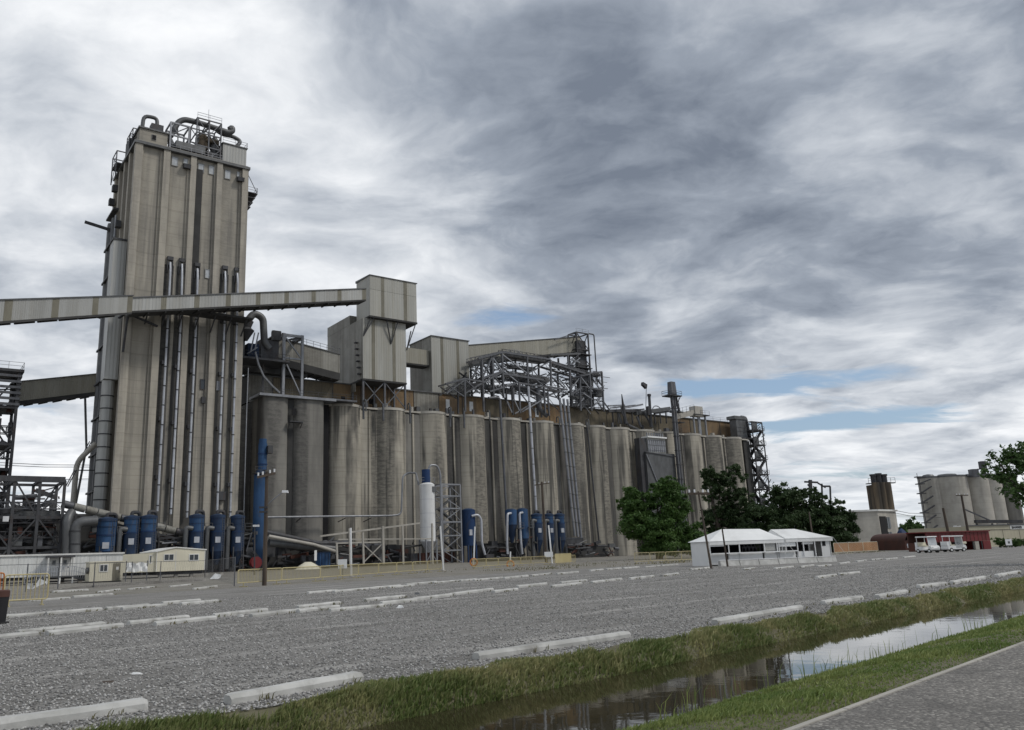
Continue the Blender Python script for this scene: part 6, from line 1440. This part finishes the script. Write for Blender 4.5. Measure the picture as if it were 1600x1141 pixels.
tree('dark evergreen tree behind the right tent end, right one of the pair', A(1300, 868, Yt), [blob(1288, 800, Yt, 26, 24), blob(1312, 805, Yt, 22, 22), blob(1300, 830, Yt, 34, 28), blob(1322, 832, Yt, 16, 24), blob(1275, 835, Yt, 26, 26), blob(1325, 812, Yt, 9, 12), blob(1268, 775, Yt, 16, 12)], 52000, .21, 'leaf_dark', .45, 34, 4.0)
Yt = 46.0
tree('near leafy tree hanging into the picture at the right edge', A(1690, 880, Yt), [blob(1575, 712, Yt, 20, 14), blob(1556, 735, Yt, 20, 18), blob(1590, 730, Yt, 22, 26), blob(1580, 760, Yt, 24, 18), blob(1600, 775, Yt, 18, 20), blob(1640, 720, Yt, 50, 40), blob(1680, 760, Yt, 70, 50), blob(1640, 780, Yt, 36, 30), blob(1548, 712, Yt, 8, 7), blob(1592, 705, Yt, 10, 10), blob(1566, 748, Yt, 12, 10), blob(1700, 700, Yt, 60, 40)], 15000, .11, 'leaf_mid', .28, 35, 2.6)
Yt = 330.0
for i, (x, y, w, h) in enumerate(((1412, 828, 12, 9), (1426, 822, 12, 11), (1436, 826, 5, 9), (1448, 832, 8, 6))):
    tree('distant green tree between the brick stack block and the far silos, %s from the left' % ORD[i], A(x, 842, Yt), [blob(x, y, Yt, w, h), blob(x - w * .5, y + h * .5, Yt, w * .7, h * .7), blob(x + w * .5, y + h * .4, Yt, w * .6, h * .7)], 1500, .7, 'leaf_mid', .4, 36 + i, 2.0, 'distant trees')
for i, (x, y, w, h, Y) in enumerate(((1560, 845, 14, 5, 128), (1585, 843, 14, 6, 128), (1605, 842, 10, 6, 128))):
    c = A(x, y, Y); c.z = .6; e = tree('low roadside bush before the cream building, %s from the left' % ORD[i], c, [(Vector((c.x, c.y, .7)), (w * .1, .8, .7)), (Vector((c.x + .8, c.y, .6)), (w * .08, .7, .6))], 1400, .16, 'leaf_mid', .05, 60 + i, .4, 'roadside bushes'); e.name = 'roadside_bush'; e['category'] = 'bush'

# ================================================================== TENTS
def tent(label, x0, x1, t, zh, depth, r0, r1):
    """marquee with a hipped roof, front on the plane t; r0 and r1 are the ridge ends (plant frame)"""
    e = thing('marquee_tent', label, 'tent', ((x0 + x1) / 2, t + depth / 2, 0))
    y0, y1 = t - .15, t + depth + .15; xa, xb = x0 - .15, x1 + .15; ze = zh - .05
    for f_, nm in (([(xa, y0, ze), (xb, y0, ze), r1, r0], 'roof_panel'), ([(xb, y0, ze), (xb, y1, ze), r1], 'roof_panel'), ([(xb, y1, ze), (xa, y1, ze), r0, r1], 'roof_panel'), ([(xa, y1, ze), (xa, y0, ze), r0], 'roof_panel')):
        n = len(f_); m = MB(); m.add([tuple(v) for v in f_] + [(v[0], v[1], v[2] - .03) for v in f_], [tuple(range(n)), tuple(range(n, 2 * n))[::-1]] + [(i, i + n, (i + 1) % n + n, (i + 1) % n) for i in range(n)]); m.build(nm, 'tent_fabric', e)
    for xx, sg_ in ((xa, -1), (xb, 1)): tb('guy_rope', 'white_trim', e, [(xx, y0, ze), (xx + sg_ * .8, y0 - .8, 0)], .012, 4)
    bx('valance', 'tent_fabric', e, x0 - .12, x1 + .12, t - .13, t - .10, zh - .35, zh - .07)
    for xx in (x0, x1 - .04): bx('side_wall', 'tent_fabric', e, xx, xx + .04, t + .06, t + depth, 0, zh - .08)
    return e
_keep = (ANG, ORG, U, N)
ANG = rad(16.0); ORG = G(1109, 885); ORG.z = 0; U = Vector((math.cos(ANG), math.sin(ANG), 0)); N = Vector((-math.sin(ANG), math.cos(ANG), 0))
TT = 0.0; zh = P(1112, 845, 0).z; TDp = 3.0
x0_, xm_, x1_ = P(1109, 846, TT).x, P(1222, 842, TT).x, P(1297, 838, TT).x
t1 = tent('white marquee tent with open front counters, left one of the pair', x0_, xm_, TT, zh, TDp, P(1127, 827, TT + 1.5), P(1187, 826.5, TT + 1.5))
t2 = tent('white marquee tent with a pitched roof, right one of the pair', xm_ + .35, x1_, TT, zh + .04, TDp, P(1204, 827.5, TT + 1.5), P(1241, 826.5, TT + 1.5))
def zt(x, y): q = P(1080 + x / 6.667, 810 + y / 6.667, TT); return q.x, q.z
def wallp(par, x0, y0, x1, y1, mt_, nm='wall_panel', t=0.0, th=.05): a_, z1 = zt(x0, y0); b_, z0 = zt(x1, y1); bx(nm, mt_, par, a_, b_, TT + t, TT + t + th, max(0, z0), z1)
for par, x0, y0, x1, y1, mt_, nm in ((t1, 197, 375, 380, 480, 'tent_fabric', 'lower_panel'), (t1, 197, 240, 340, 292, 'tent_fabric', 'upper_panel'), (t1, 345, 250, 490, 275, 'tent_fabric', 'upper_panel'), (t1, 385, 360, 755, 470, 'tent_fabric', 'lower_panel'), (t1, 757, 222, 880, 335, 'silver_cladding', 'roller_shutter'), (t1, 757, 345, 905, 470, 'tent_fabric', 'lower_panel'),
                                  (t2, 890, 215, 1090, 290, 'tent_fabric', 'upper_panel'), (t2, 910, 350, 1100, 470, 'tent_fabric', 'lower_panel'), (t2, 1103, 345, 1290, 460, 'tent_fabric', 'lower_panel'), (t2, 1150, 215, 1270, 268, 'tent_fabric', 'upper_panel'), (t2, 1345, 200, 1460, 430, 'tent_fabric', 'wall_panel')):
    wallp(par, x0, y0, x1, y1, mt_, nm)
for par, x in ((t1, 385), (t1, 497), (t1, 757), (t1, 890), (t2, 1103), (t2, 1165), (t2, 1285), (t2, 910)): a_, z_ = zt(x, 300); MB().cyl(a_, TT - .06, 0, zh - .1, .05, 8).build('post', 'white_paint', par)
for par, x0, x1, y in ((t1, 200, 900, 372), (t2, 905, 1090, 345)): a_, z_ = zt(x0, y); b_, z2 = zt(x1, y); bx('counter_top', 'white_paint', par, a_, b_, TT - .35, TT - .07, z_ - .03, z_ + .05)
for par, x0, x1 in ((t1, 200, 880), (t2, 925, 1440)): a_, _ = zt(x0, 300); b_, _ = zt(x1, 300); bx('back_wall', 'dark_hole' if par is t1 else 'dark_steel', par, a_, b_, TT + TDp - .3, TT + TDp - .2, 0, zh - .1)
a_, z_ = zt(1380, 262); bx('window', 'dark_hole', t2, a_ - .16, a_ + .16, TT - .02, TT + .002, z_ - .2, z_ + .2)
for k in range(5):
    a_, z_ = zt(560 + k * 38, 290); ch = thing('folding_chair', 'dark folding chair hanging in the left tent opening, %s from the left' % ORD[k], 'chair', (a_, TT + .3, z_ - .3), group='chairs in the left tent')
    tb('back_frame', 'dark_steel', ch, arc([(a_ - .3, TT + .3, z_ + .3), (a_ + .05, TT + .3, z_ + .25), (a_ + .22, TT + .3, z_ - .3)], .2), .035, 6); bx('seat', 'dark_steel', ch, a_ - .05, a_ + .3, TT + .25, TT + .6, z_ - .1, z_ - .05)
    for dx_ in (0, .28): br('leg', 'dark_steel', ch, (a_ + dx_, TT + .3, z_ - .05), (a_ + dx_, TT + .45, z_ - .45), .04)
# pale jersey style barrier blocks along the foot of the tents
for k in range(6):
    a_, z_ = zt(205 + k * 200, 480); b_, _ = zt(398 + k * 200, 480)
    e = thing('barrier_block', 'pale concrete barrier block at the foot of the tents, %s from the left' % ORD[k], 'barrier', ((a_ + b_) / 2, TT - 1.2, 0), group='barrier blocks before the tents')
    MB().hexa([(a_, TT - 1.5, 0), (b_, TT - 1.5, 0), (b_, TT - 1.0, 0), (a_, TT - 1.0, 0), (a_, TT - 1.35, .42), (b_, TT - 1.35, .42), (b_, TT - 1.15, .42), (a_, TT - 1.15, .42)]).build('block', 'stop_concrete', e)
    bx('cap', 'white_paint', e, a_ + .02, b_ - .02, TT - 1.38, TT - 1.12, .422, .48)

ANG, ORG, U, N = _keep
# ================================================================== RIGHT: STACK BLOCK, FAR SILOS, SHEDS
Yb = 190.0
sbk = thing('white_block', 'plain off white block building with a dark doorway below the triple brown stack', 'building', A(1372, 855, Yb), 'W')
a, b, c = A(1336, 800, Yb), A(1371, 799, Yb), A(1400, 803, Yb + 6)
zt_ = a.z
m = MB(); d_ = Vector((c.x - b.x, c.y - b.y, 0)); 
MB().prism([(a.x, a.y), (b.x, b.y), (c.x, c.y), (c.x - 4, c.y + 8), (a.x, a.y + 14)], 0, zt_).build('wall', 'grey_concrete', sbk)
MB().prism([(a.x - .3, a.y - .3), (b.x + .05, b.y - .35), (c.x + .4, c.y - .2), (c.x - 3.8, c.y + 8.2), (a.x - .2, a.y + 14.2)], zt_, zt_ + .4).build('parapet', 'white_trim', sbk)
dn = (b - a).normalized(); dv = d_.normalized(); nn = Vector((dv.y, -dv.x, 0))
p0 = Vector((b.x, b.y, 0)) + dv * .4 + nn * .02; p1 = p0 + dv * 3.2
MB().prism([(p0.x, p0.y), (p1.x, p1.y), (p1.x + nn.x * .1, p1.y + nn.y * .1), (p0.x + nn.x * .1, p0.y + nn.y * .1)], 0, zt_ * .86).build('doorway', 'dark_hole', sbk)
for k in range(4):
    q0 = Vector((b.x, b.y, 0)) + dv * (3.9 + (k % 2) * .9) + nn * .05; z0 = 1 + (k // 2) * 3.4; MB().prism([(q0.x, q0.y), (q0.x + dv.x * .7, q0.y + dv.y * .7), (q0.x + dv.x * .7 + nn.x * .1, q0.y + dv.y * .7 + nn.y * .1), (q0.x + nn.x * .1, q0.y + nn.y * .1)], z0, z0 + 2.6).build('window', 'pane', sbk)
st3 = thing('triple_stack', 'rust stained brown triple stack rising behind the white block', 'stack', A(1380, 800, Yb + 8), 'W')
Yk = Yb + 8; zb_ = 0; zt_ = A(1378, 754, Yk).z
xs = [A(1372 + k * 8.6, 790, Yk).x for k in range(3)]
MB().box(xs[0] - 1.0, xs[2] + 1.0, Yk - .5, Yk + 2.5, 0, zt_ - .5).build('casing', 'sooty_brown', st3)
for k, x in enumerate(xs):
    MB().cyl(x, Yk - .3, 0, zt_, .95, 18).build('shaft', 'sooty_brown', st3, smooth=True); zc = A(1365 + k * 8.6, 741 if k != 1 else 739.5, Yk).z
    MB().cyl(x, Yk + .4, zt_, zc - .4, .62, 14).build('flue', 'dark_steel', st3, smooth=True); MB().cyl(x, Yk + .4, zc - .4, zc, .78, 14).build('flue_cap', 'dark_steel', st3)
m = MB()
for x in (xs[0] - 1.5, xs[2] + 1.5): m.box(x - .5, x + .5, Yk - .8, Yk + .5, zt_ - .3, zt_ - .1)
m.build('platform', 'dark_steel', st3); railing(st3, [(xs[0] - 1.9, Yk - .9, zt_ - .1), (xs[2] + 1.9, Yk - .9, zt_ - .1)], 1.1, 'dark_steel', 1.0)
Yf = 250.0; kf = Yf / F_PX
FS = [(1459, 15, 2), (1489, 26, 0), (1529, 20, 3), (1553, 17, 5), (1580, 15, 8)]
for i, (x, rp_, dy_) in enumerate(FS):
    c = A(x, 800, Yf + dy_ + rp_ * kf); r = rp_ * kf * 1.04; zt_ = A(1490, 742, Yf).z
    e = thing('concrete_silo', 'pale concrete silo of the distant cluster at right, %s from the left' % ORD[i], 'silo', (c.x, c.y, 0), 'W', 'distant silo cluster')
    MB().cyl(c.x, c.y, 0, zt_ - .5, r, 40).build('wall', 'grey_concrete' if i < 4 else 'block_concrete', e, smooth=True); MB().cyl(c.x, c.y, zt_ - .5, zt_, r + .1, 40).build('rim', 'duct_grey', e, smooth=True)
    MB().lathe(c.x, c.y, [(r * .6, zt_), (r * .45, zt_ + .6), (.2, zt_ + .8)], 20).build('roof_dome', 'duct_grey', e, smooth=True)
fs_ = thing('spiral_stair', 'dark zigzag stair climbing the left side of the distant silo cluster', 'stair', A(1450, 832, Yf), 'W')
zl = [A(1450, y, Yf).z for y in (832, 816, 800, 785, 770, 755, 744)]; xx = A(1450, 790, Yf).x; yy = Yf + .5
for k, (z0, z1) in enumerate(zip(zl[:-1], zl[1:])):
    br('stair_flight', 'dark_steel', fs_, (xx - 1.2, yy, z0), (xx + 2.2, yy, z1 - 1.0), .7, .35); MB().box(xx - 2.2, xx - .1, yy - .8, yy + .8, z1 - .3, z1).build('landing', 'dark_steel', fs_)
    br('hand_rail', 'steel', fs_, (xx - 1.6, yy, z0 + 1), (xx - 1.6, yy, z1 + 1), .12)
    br('post', 'dark_steel', fs_, (xx - 1.2, yy, z0), (xx - 1.2, yy, z1), .2)
fe = thing('silo_head_gear', 'dark elevator head on a mast over the distant silos', 'machinery', A(1535, 735, Yf), 'W'); c = A(1535, 726, Yf + 6)
br('mast', 'dark_steel', fe, (c.x, c.y, 15), (c.x, c.y, c.z), .9); MB().box(c.x - .8, c.x + .8, c.y - .8, c.y + .8, c.z - 1.2, c.z + 1.0).build('head', 'dark_steel', fe); br('platform', 'dark_steel', fe, (c.x - 1.8, c.y, c.z - 1.4), (c.x + 2.8, c.y, c.z - 1.4), .3)
c = A(1525, 737, Yf); MB().box(c.x - 1.2, c.x + .9, c.y, c.y + 2, c.z - 1.6, c.z + .8).build('cabin', 'steel', fe)
fl = thing('low_conveyor', 'dark low conveyor bridge at the foot of the distant silos', 'conveyor', A(1545, 815, Yf - 4), 'W'); br('bridge', 'dark_steel', fl, A(1524, 815, Yf - 4), A(1596, 815, Yf - 4), 1.4, .9); br('incline', 'steel', fl, A(1505, 795, Yf - 4), A(1546, 813, Yf - 4), .35)
for x in (1526, 1550, 1575): q = A(x, 818, Yf - 4); br('column', 'dark_steel', fl, (q.x, q.y, 0), (q.x, q.y, q.z), .4)
# white painted scrawl at the foot of the widest silo
wm = MB(); cw = [(1489, 826), (1491, 822), (1493, 826), (1491, 829), (1494, 822), (1497, 824), (1497, 828), (1498, 823), (1500, 822), (1501, 828)]
wm.tube([A(x, y, Yf - .9) for x, y in cw], .22, 6); o = wm.build('wall_scrawl', 'white_paint', None, frame='W'); tag(o, 'white painted scrawl low on the widest distant silo', 'graffiti')
# cream warehouse with a name board
Yw = 142.0
cw_ = thing('cream_warehouse', 'low cream warehouse with a white name board at the right edge', 'warehouse', A(1570, 848, Yw), 'W')
a, b = A(1512, 823, Yw), A(1640, 817, Yw + 6); zt_ = a.z + .05
MB().prism([(a.x, a.y), (b.x, b.y), (b.x - 4, b.y + 12), (a.x - 4, a.y + 12)], 0, zt_).build('wall', 'tan_wall', cw_); dv = (Vector((b.x - a.x, b.y - a.y, 0))).normalized(); nn = Vector((dv.y, -dv.x, 0))
def onw(f0, f1, z0, z1, out, mt_, nm):
    p0 = Vector((a.x, a.y, 0)) + dv * f0; p1 = Vector((a.x, a.y, 0)) + dv * f1; q0, q1 = p0 + nn * out, p1 + nn * out
    return MB().prism([(q0.x, q0.y), (q1.x, q1.y), (p1.x, p1.y), (p0.x, p0.y)], z0, z1).build(nm, mt_, cw_)
Lw = Vector((b.x - a.x, b.y - a.y, 0)).length
onw(-.2, Lw + .2, zt_, zt_ + .18, .2, 'duct_grey', 'roof_edge'); onw(0, Lw, zt_ - .75, zt_ - .62, .06, 'strip_cladding', 'fascia_line')
fx = (A(1577, 820, Yw + 3).x - a.x) / dv.x
onw(fx, fx + 3.6, zt_ - .72, zt_ - .02, .10, 'white_paint', 'name_board'); onw(1.0, 1.8, zt_ - 1.3, zt_ - .95, .05, 'dark_steel', 'vent')
for k in range(1, 5): onw(k * Lw / 5, k * Lw / 5 + .08, 0, zt_ - .8, .03, 'strip_cladding', 'panel_joint')
fc = bpy.data.curves.new('name_lettering', 'FONT'); fc.body = 'BANNER'; fc.size = .62; fc.extrude = .012; fc.offset = .012
to = bpy.data.objects.new('tmp_text', fc); COL.objects.link(to); bpy.context.view_layer.update()
tm = bpy.data.meshes.new_from_object(to.evaluated_get(bpy.context.evaluated_depsgraph_get())); bpy.data.objects.remove(to)
tm.materials.clear(); tm.materials.append(MAT['black_ink']); lo = bpy.data.objects.new('name_lettering', tm); COL.objects.link(lo); lo.parent = cw_
p0 = Vector((a.x, a.y, 0)) + dv * (fx + .28) + nn * .125 + Vector((0, 0, zt_ - .60)); lo.location = p0 - ORIG[cw_.name]; lo.rotation_euler = (rad(90), 0, math.atan2(dv.y, dv.x))
# red shed and vaulted red shed
rs_ = thing('red_shed', 'long dark red metal shed with an open dark front', 'shed', A(1496, 860, 112), 'W'); Yr = 112.0
a, b = A(1446, 833, Yr), A(1545, 832, Yr + 4); zt_ = max(a.z, 2.3); dv2 = Vector((b.x - a.x, b.y - a.y, 0)).normalized(); L2_ = Vector((b.x - a.x, b.y - a.y, 0)).length; n2 = Vector((dv2.y, -dv2.x, 0))
def onr(par, f0, f1, z0, z1, o0, o1, mt_, nm):
    base = Vector((a.x, a.y, 0)); p = [base + dv2 * f0 + n2 * o0, base + dv2 * f1 + n2 * o0, base + dv2 * f1 + n2 * o1, base + dv2 * f0 + n2 * o1]
    return MB().prism([(v.x, v.y) for v in p], z0, z1).build(nm, mt_, par)
onr(rs_, 0, L2_, 1.15, zt_, .0, -.12, 'red_paint', 'front_fascia'); onr(rs_, 0, L2_, zt_, zt_ + .12, .25, -3.2, 'red_paint', 'roof'); onr(rs_, 0, L2_, 0, zt_, -3.0, -3.12, 'rust_red', 'rear_wall'); onr(rs_, L2_ - 1.4, L2_, 0, 1.14, .0, -3.0, 'red_paint', 'end_wall'); onr(rs_, 0, .15, 0, 1.14, 0, -3, 'rust_red', 'end_wall')
for k in range(1, 7): onr(rs_, k * L2_ / 7, k * L2_ / 7 + .1, 0, 1.14, -.01, -.11, 'dark_steel', 'post')
onr(rs_, L2_ * .74, L2_ * .80, 0, 1.1, .1, -.3, 'grey_concrete', 'door_leaf'); onr(rs_, L2_ * .52, L2_ * .6, .85, 1.14, .12, .0, 'cream_paint', 'sign_plate')
for k in range(1, 16): onr(rs_, k * L2_ / 16, k * L2_ / 16 + .06, 1.2, zt_ - .05, .03, .0, 'rust_red', 'rib')
vs_ = thing('vaulted_shed', 'low rust red vaulted shed left of the long red shed', 'shed', A(1432, 855, 135), 'W'); c0, c1 = A(1414, 840, 135), A(1446, 840, 135); r_ = (c1.x - c0.x) / 2; cxm = (c0.x + c1.x) / 2; zt_ = A(1430, 832, 135).z
m = MB(); prof = [(cxm + r_ * math.cos(math.pi * k / 12), max(.0, zt_ * .55 + zt_ * .45 * math.sin(math.pi * k / 12))) for k in range(13)]
vsx = [(x, 135, z) for x, z in prof] + [(x, 147, z) for x, z in prof]; m.add(vsx, [(k, k + 1, k + 14, k + 13) for k in range(12)]); m.build('roof', 'rust_red', vs_, smooth=True)
MB().box(cxm - r_, cxm + r_, 135.3, 146.8, 0, zt_ * .56).build('wall', 'rust_red', vs_); MB().box(cxm - r_ * .2, cxm + r_ * .9, 135.2, 135.32, 0, zt_ * .45).build('opening', 'dark_hole', vs_)
bt_ = thing('blue_tarp', 'dark blue tarpaulin bundle beside the white block', 'tarpaulin', A(1408, 836, 160), 'W'); m = MB(); c = A(1409, 834, 160); random.seed(9)
vs = []
for j in range(5):
    for i in range(10): an = i * .628; rr_ = (1.3, 1.25, 1.0, .6, .1)[j]; vs.append((c.x + rr_ * 1.0 * math.cos(an) * random.uniform(.85, 1.15), c.y + rr_ * math.sin(an) * .7, c.z - .8 + j * .45 + random.uniform(-.08, .08)))
m.add(vs, [(j * 10 + i, j * 10 + (i + 1) % 10, (j + 1) * 10 + (i + 1) % 10, (j + 1) * 10 + i) for j in range(4) for i in range(10)] + [tuple(range(10))[::-1]]); m.build('sheet', 'deep_blue_paint', bt_)
MB().box(c.x - 1.2, c.x + 1.2, c.y - .7, c.y + .7, 0, c.z - .75).build('crate', 'dark_steel', bt_)

# ---- vehicles
def pickup(base, heading, label, L=5.2, Wd=1.9, white='white_paint'):
    e = thing('pickup_truck', label, 'pickup truck', (0, 0, 0), 'W'); e.location = base; e.rotation_euler = (0, 0, heading)
    h = Wd / 2
    def ext(poly, y0, y1, nm, mt_, inset=0.0):
        n = len(poly); m = MB(); m.add([(x, y0, z) for x, z in poly] + [(x, y1, z) for x, z in poly], [tuple(range(n)), tuple(range(n, 2 * n))[::-1]] + [(i, i + n, (i + 1) % n + n, (i + 1) % n) for i in range(n)]); o = m.build(nm, mt_, e); return o
    ext([(-2.6, .55), (2.5, .55), (2.6, .75), (2.55, 1.02), (1.3, 1.12), (-.9, 1.12), (-.9, 1.15), (-2.6, 1.15)], -h, h, 'body', white)
    cb = ext([(1.25, 1.12), (.65, 1.75), (-.75, 1.78), (-.88, 1.12)], -h * .86, h * .86, 'cab', white)
    for s in (-1, 1): ext([(1.05, 1.16), (.6, 1.64), (-.6, 1.66), (-.7, 1.16)], s * h * .862, s * h * .875, 'side_window', 'pane')
    MB().hexa([(1.30, -h * .72, 1.16), (1.30, h * .72, 1.16), (1.22, h * .72, 1.16), (1.22, -h * .72, 1.16), (.78, -h * .72, 1.66), (.78, h * .72, 1.66), (.70, h * .72, 1.66), (.70, -h * .72, 1.66)]).build('windscreen', 'pane', e)
    MB().box(-2.45, -1.0, -h * .8, h * .8, 1.0, 1.158).build('load_bed', 'rubber', e)
    for x in (1.65, -1.65):
        for s in (-1, 1):
            w = MB().tube([(x, s * (h - .22), .38), (x, s * (h + .01), .38)], .38, 18).build('tyre', 'rubber', e, smooth=True); MB().tube([(x, s * (h - .0), .38), (x, s * (h + .025), .38)], .22, 14).build('rim', 'chrome', w)
    for s in (-1, 1): MB().box(2.5, 2.61, s * h * .62, s * h * .92, .78, .95).build('headlight', 'lamp_white', e); MB().box(-2.63, -2.58, s * h * .8, s * h * .95, .75, 1.1).build('tail_light', 'red_paint', e); MB().box(.75, .95, s * h * .9, s * (h + .15), 1.15, 1.32).build('mirror', 'rubber', e)
    MB().box(2.58, 2.68, -h * .95, h * .95, .5, .7).build('bumper', 'chrome', e); MB().box(-2.7, -2.6, -h * .95, h * .95, .5, .68).build('bumper', 'chrome', e)
    return e
def cart(base, heading, label):
    e = thing('golf_cart', label, 'golf cart', (0, 0, 0), 'W', 'white golf carts'); e.location = base; e.rotation_euler = (0, 0, heading)
    def ext(poly, y0, y1, nm, mt_):
        n = len(poly); m = MB(); m.add([(x, y0, z) for x, z in poly] + [(x, y1, z) for x, z in poly], [tuple(range(n)), tuple(range(n, 2 * n))[::-1]] + [(i, i + n, (i + 1) % n + n, (i + 1) % n) for i in range(n)]); return m.build(nm, mt_, e)
    ext([(-1.25, .30), (1.2, .30), (1.28, .5), (1.15, .78), (.85, .86), (.75, .42), (-.15, .40), (-.2, .72), (-1.2, .75), (-1.28, .5)], -.62, .62, 'body', 'white_paint')
    ext([(-.95, 1.80), (.95, 1.80), (1.0, 1.86), (.9, 1.93), (-.9, 1.95), (-1.0, 1.88)], -.66, .66, 'canopy', 'white_paint')
    bx('seat', 'cream_paint', e, -.75, -.2, -.55, .55, .74, .86); ext([(-.85, .86), (-.68, .86), (-.78, 1.25), (-.92, 1.25)], -.55, .55, 'backrest', 'cream_paint')
    ext([(.82, .88), (.87, .88), (.80, 1.78), (.75, 1.78)], -.55, .55, 'windscreen', 'dusty_pane'); bx('cargo_box', 'white_paint', e, -1.3, -.93, -.55, .55, .76, 1.25)
    for x_, t_ in ((.86, .78), (-.92, -.9)):
        for y_ in (-.58, .58): br('post', 'white_paint', e, (x_, y_, .8), (t_, y_, 1.82), .05)
    for x in (.85, -.85):
        for s_ in (-1, 1): w = MB().tube([(x, s_ * .42, .24), (x, s_ * .63, .24)], .24, 16).build('tyre', 'rubber', e, smooth=True); MB().tube([(x, s_ * .62, .24), (x, s_ * .645, .24)], .13, 12).build('rim', 'white_paint', w)
    tb('steering_wheel', 'rubber', e, [(.45, -.3 + .18 * math.cos(k * .785), 1.0 + .15 * math.sin(k * .785)) for k in range(9)], .02, 6)
    for s_ in (-1, 1): bx('headlight', 'lamp_white', e, 1.2, 1.26, s_ * .42 - .1, s_ * .42 + .1, .58, .68)
    return e
g1 = A(1450, 861, 100); cart(Vector((g1.x, g1.y, 0)), rad(-75), 'white golf cart parked end on before the red shed, left one of two')
g2 = A(1491, 860, 102); cart(Vector((g2.x, g2.y, 0)), rad(10), 'white golf cart parked side on before the red shed, right one of two')
g3 = A(1436, 858, 122); o = pickup(Vector((g3.x, g3.y, 0)), rad(230), 'grey pickup truck in the shade of the vaulted shed', white='galvanised')
sgn = thing('yard_sign', 'small white sign board standing in the grass before the cream warehouse', 'sign', A(1577, 852, 118), 'W'); c = A(1577, 852, 118)
MB().box(c.x - .45, c.x + .45, c.y, c.y + .05, .4, 1.25).build('board', 'white_paint', sgn); MB().box(c.x - .12, c.x + .15, c.y - .01, c.y + .001, .65, .95).build('mark', 'duct_grey', sgn)
for dx_ in (-.35, .35): MB().cyl(c.x + dx_, c.y + .08, 0, 1.2, .03, 6).build('post', 'steel', sgn)
# plant seen over the trees
dp = thing('distant_derrick', 'dark steel derrick head showing above the dark trees', 'derrick', A(1280, 775, 240), 'W')
for x0, y0, x1, y1, w in ((1257, 753, 1278, 754, .5), (1266, 750, 1267, 790, .8), (1283, 760, 1297, 760, .5), (1297, 760, 1298, 790, .4), (1284, 756, 1285, 790, .4), (1262, 757, 1274, 770, .4), (1278, 755, 1290, 762, .4)): br('member', 'dark_steel', dp, A(x0, y0, 240), A(x1, y1, 240), w)
q = A(1267, 790, 240); br('mast', 'dark_steel', dp, (q.x, q.y, 0), q, 1.0); q = A(1298, 790, 240); br('mast', 'dark_steel', dp, (q.x, q.y, 0), q, .5)
# debris on the lot
random.seed(15)
for i, (x, y, nm, lab, mt_) in enumerate(((213, 1053, 'paper_scrap', 'small white paper scrap on the near gravel', 'white_paint'), (170, 1066, 'leaf_litter', 'small brown leaf litter patch on the near gravel', 'timber'), (652, 929, 'concrete_chunk', 'dark broken lump lying on the middle row of wheel stops', 'duct_grey'), (626, 950, 'white_rubble', 'small white rubble piece beside the middle row', 'white_paint'), (376, 964, 'concrete_chunk', 'small pale broken lump between two middle row wheel stops', 'stop_concrete'))):
    c = G(x, y); m = MB(); s = .10 + .002 * c.y if nm != 'paper_scrap' else .10
    pts_ = [Vector((random.uniform(.6, 1) * math.cos(k * .9), random.uniform(.4, .8) * math.sin(k * .9), 0)) * s for k in range(7)]
    hz = .02 if i < 2 else s * .5
    m.add([c + v for v in pts_] + [c + v * .6 + Vector((0, 0, hz * random.uniform(.7, 1.1))) for v in pts_], [tuple(range(7))[::-1], tuple(range(7, 14))] + [(k, (k + 1) % 7, 7 + (k + 1) % 7, 7 + k) for k in range(7)])
    o = m.build(nm, mt_, None, frame='W', o=c); tag(o, lab, 'debris')
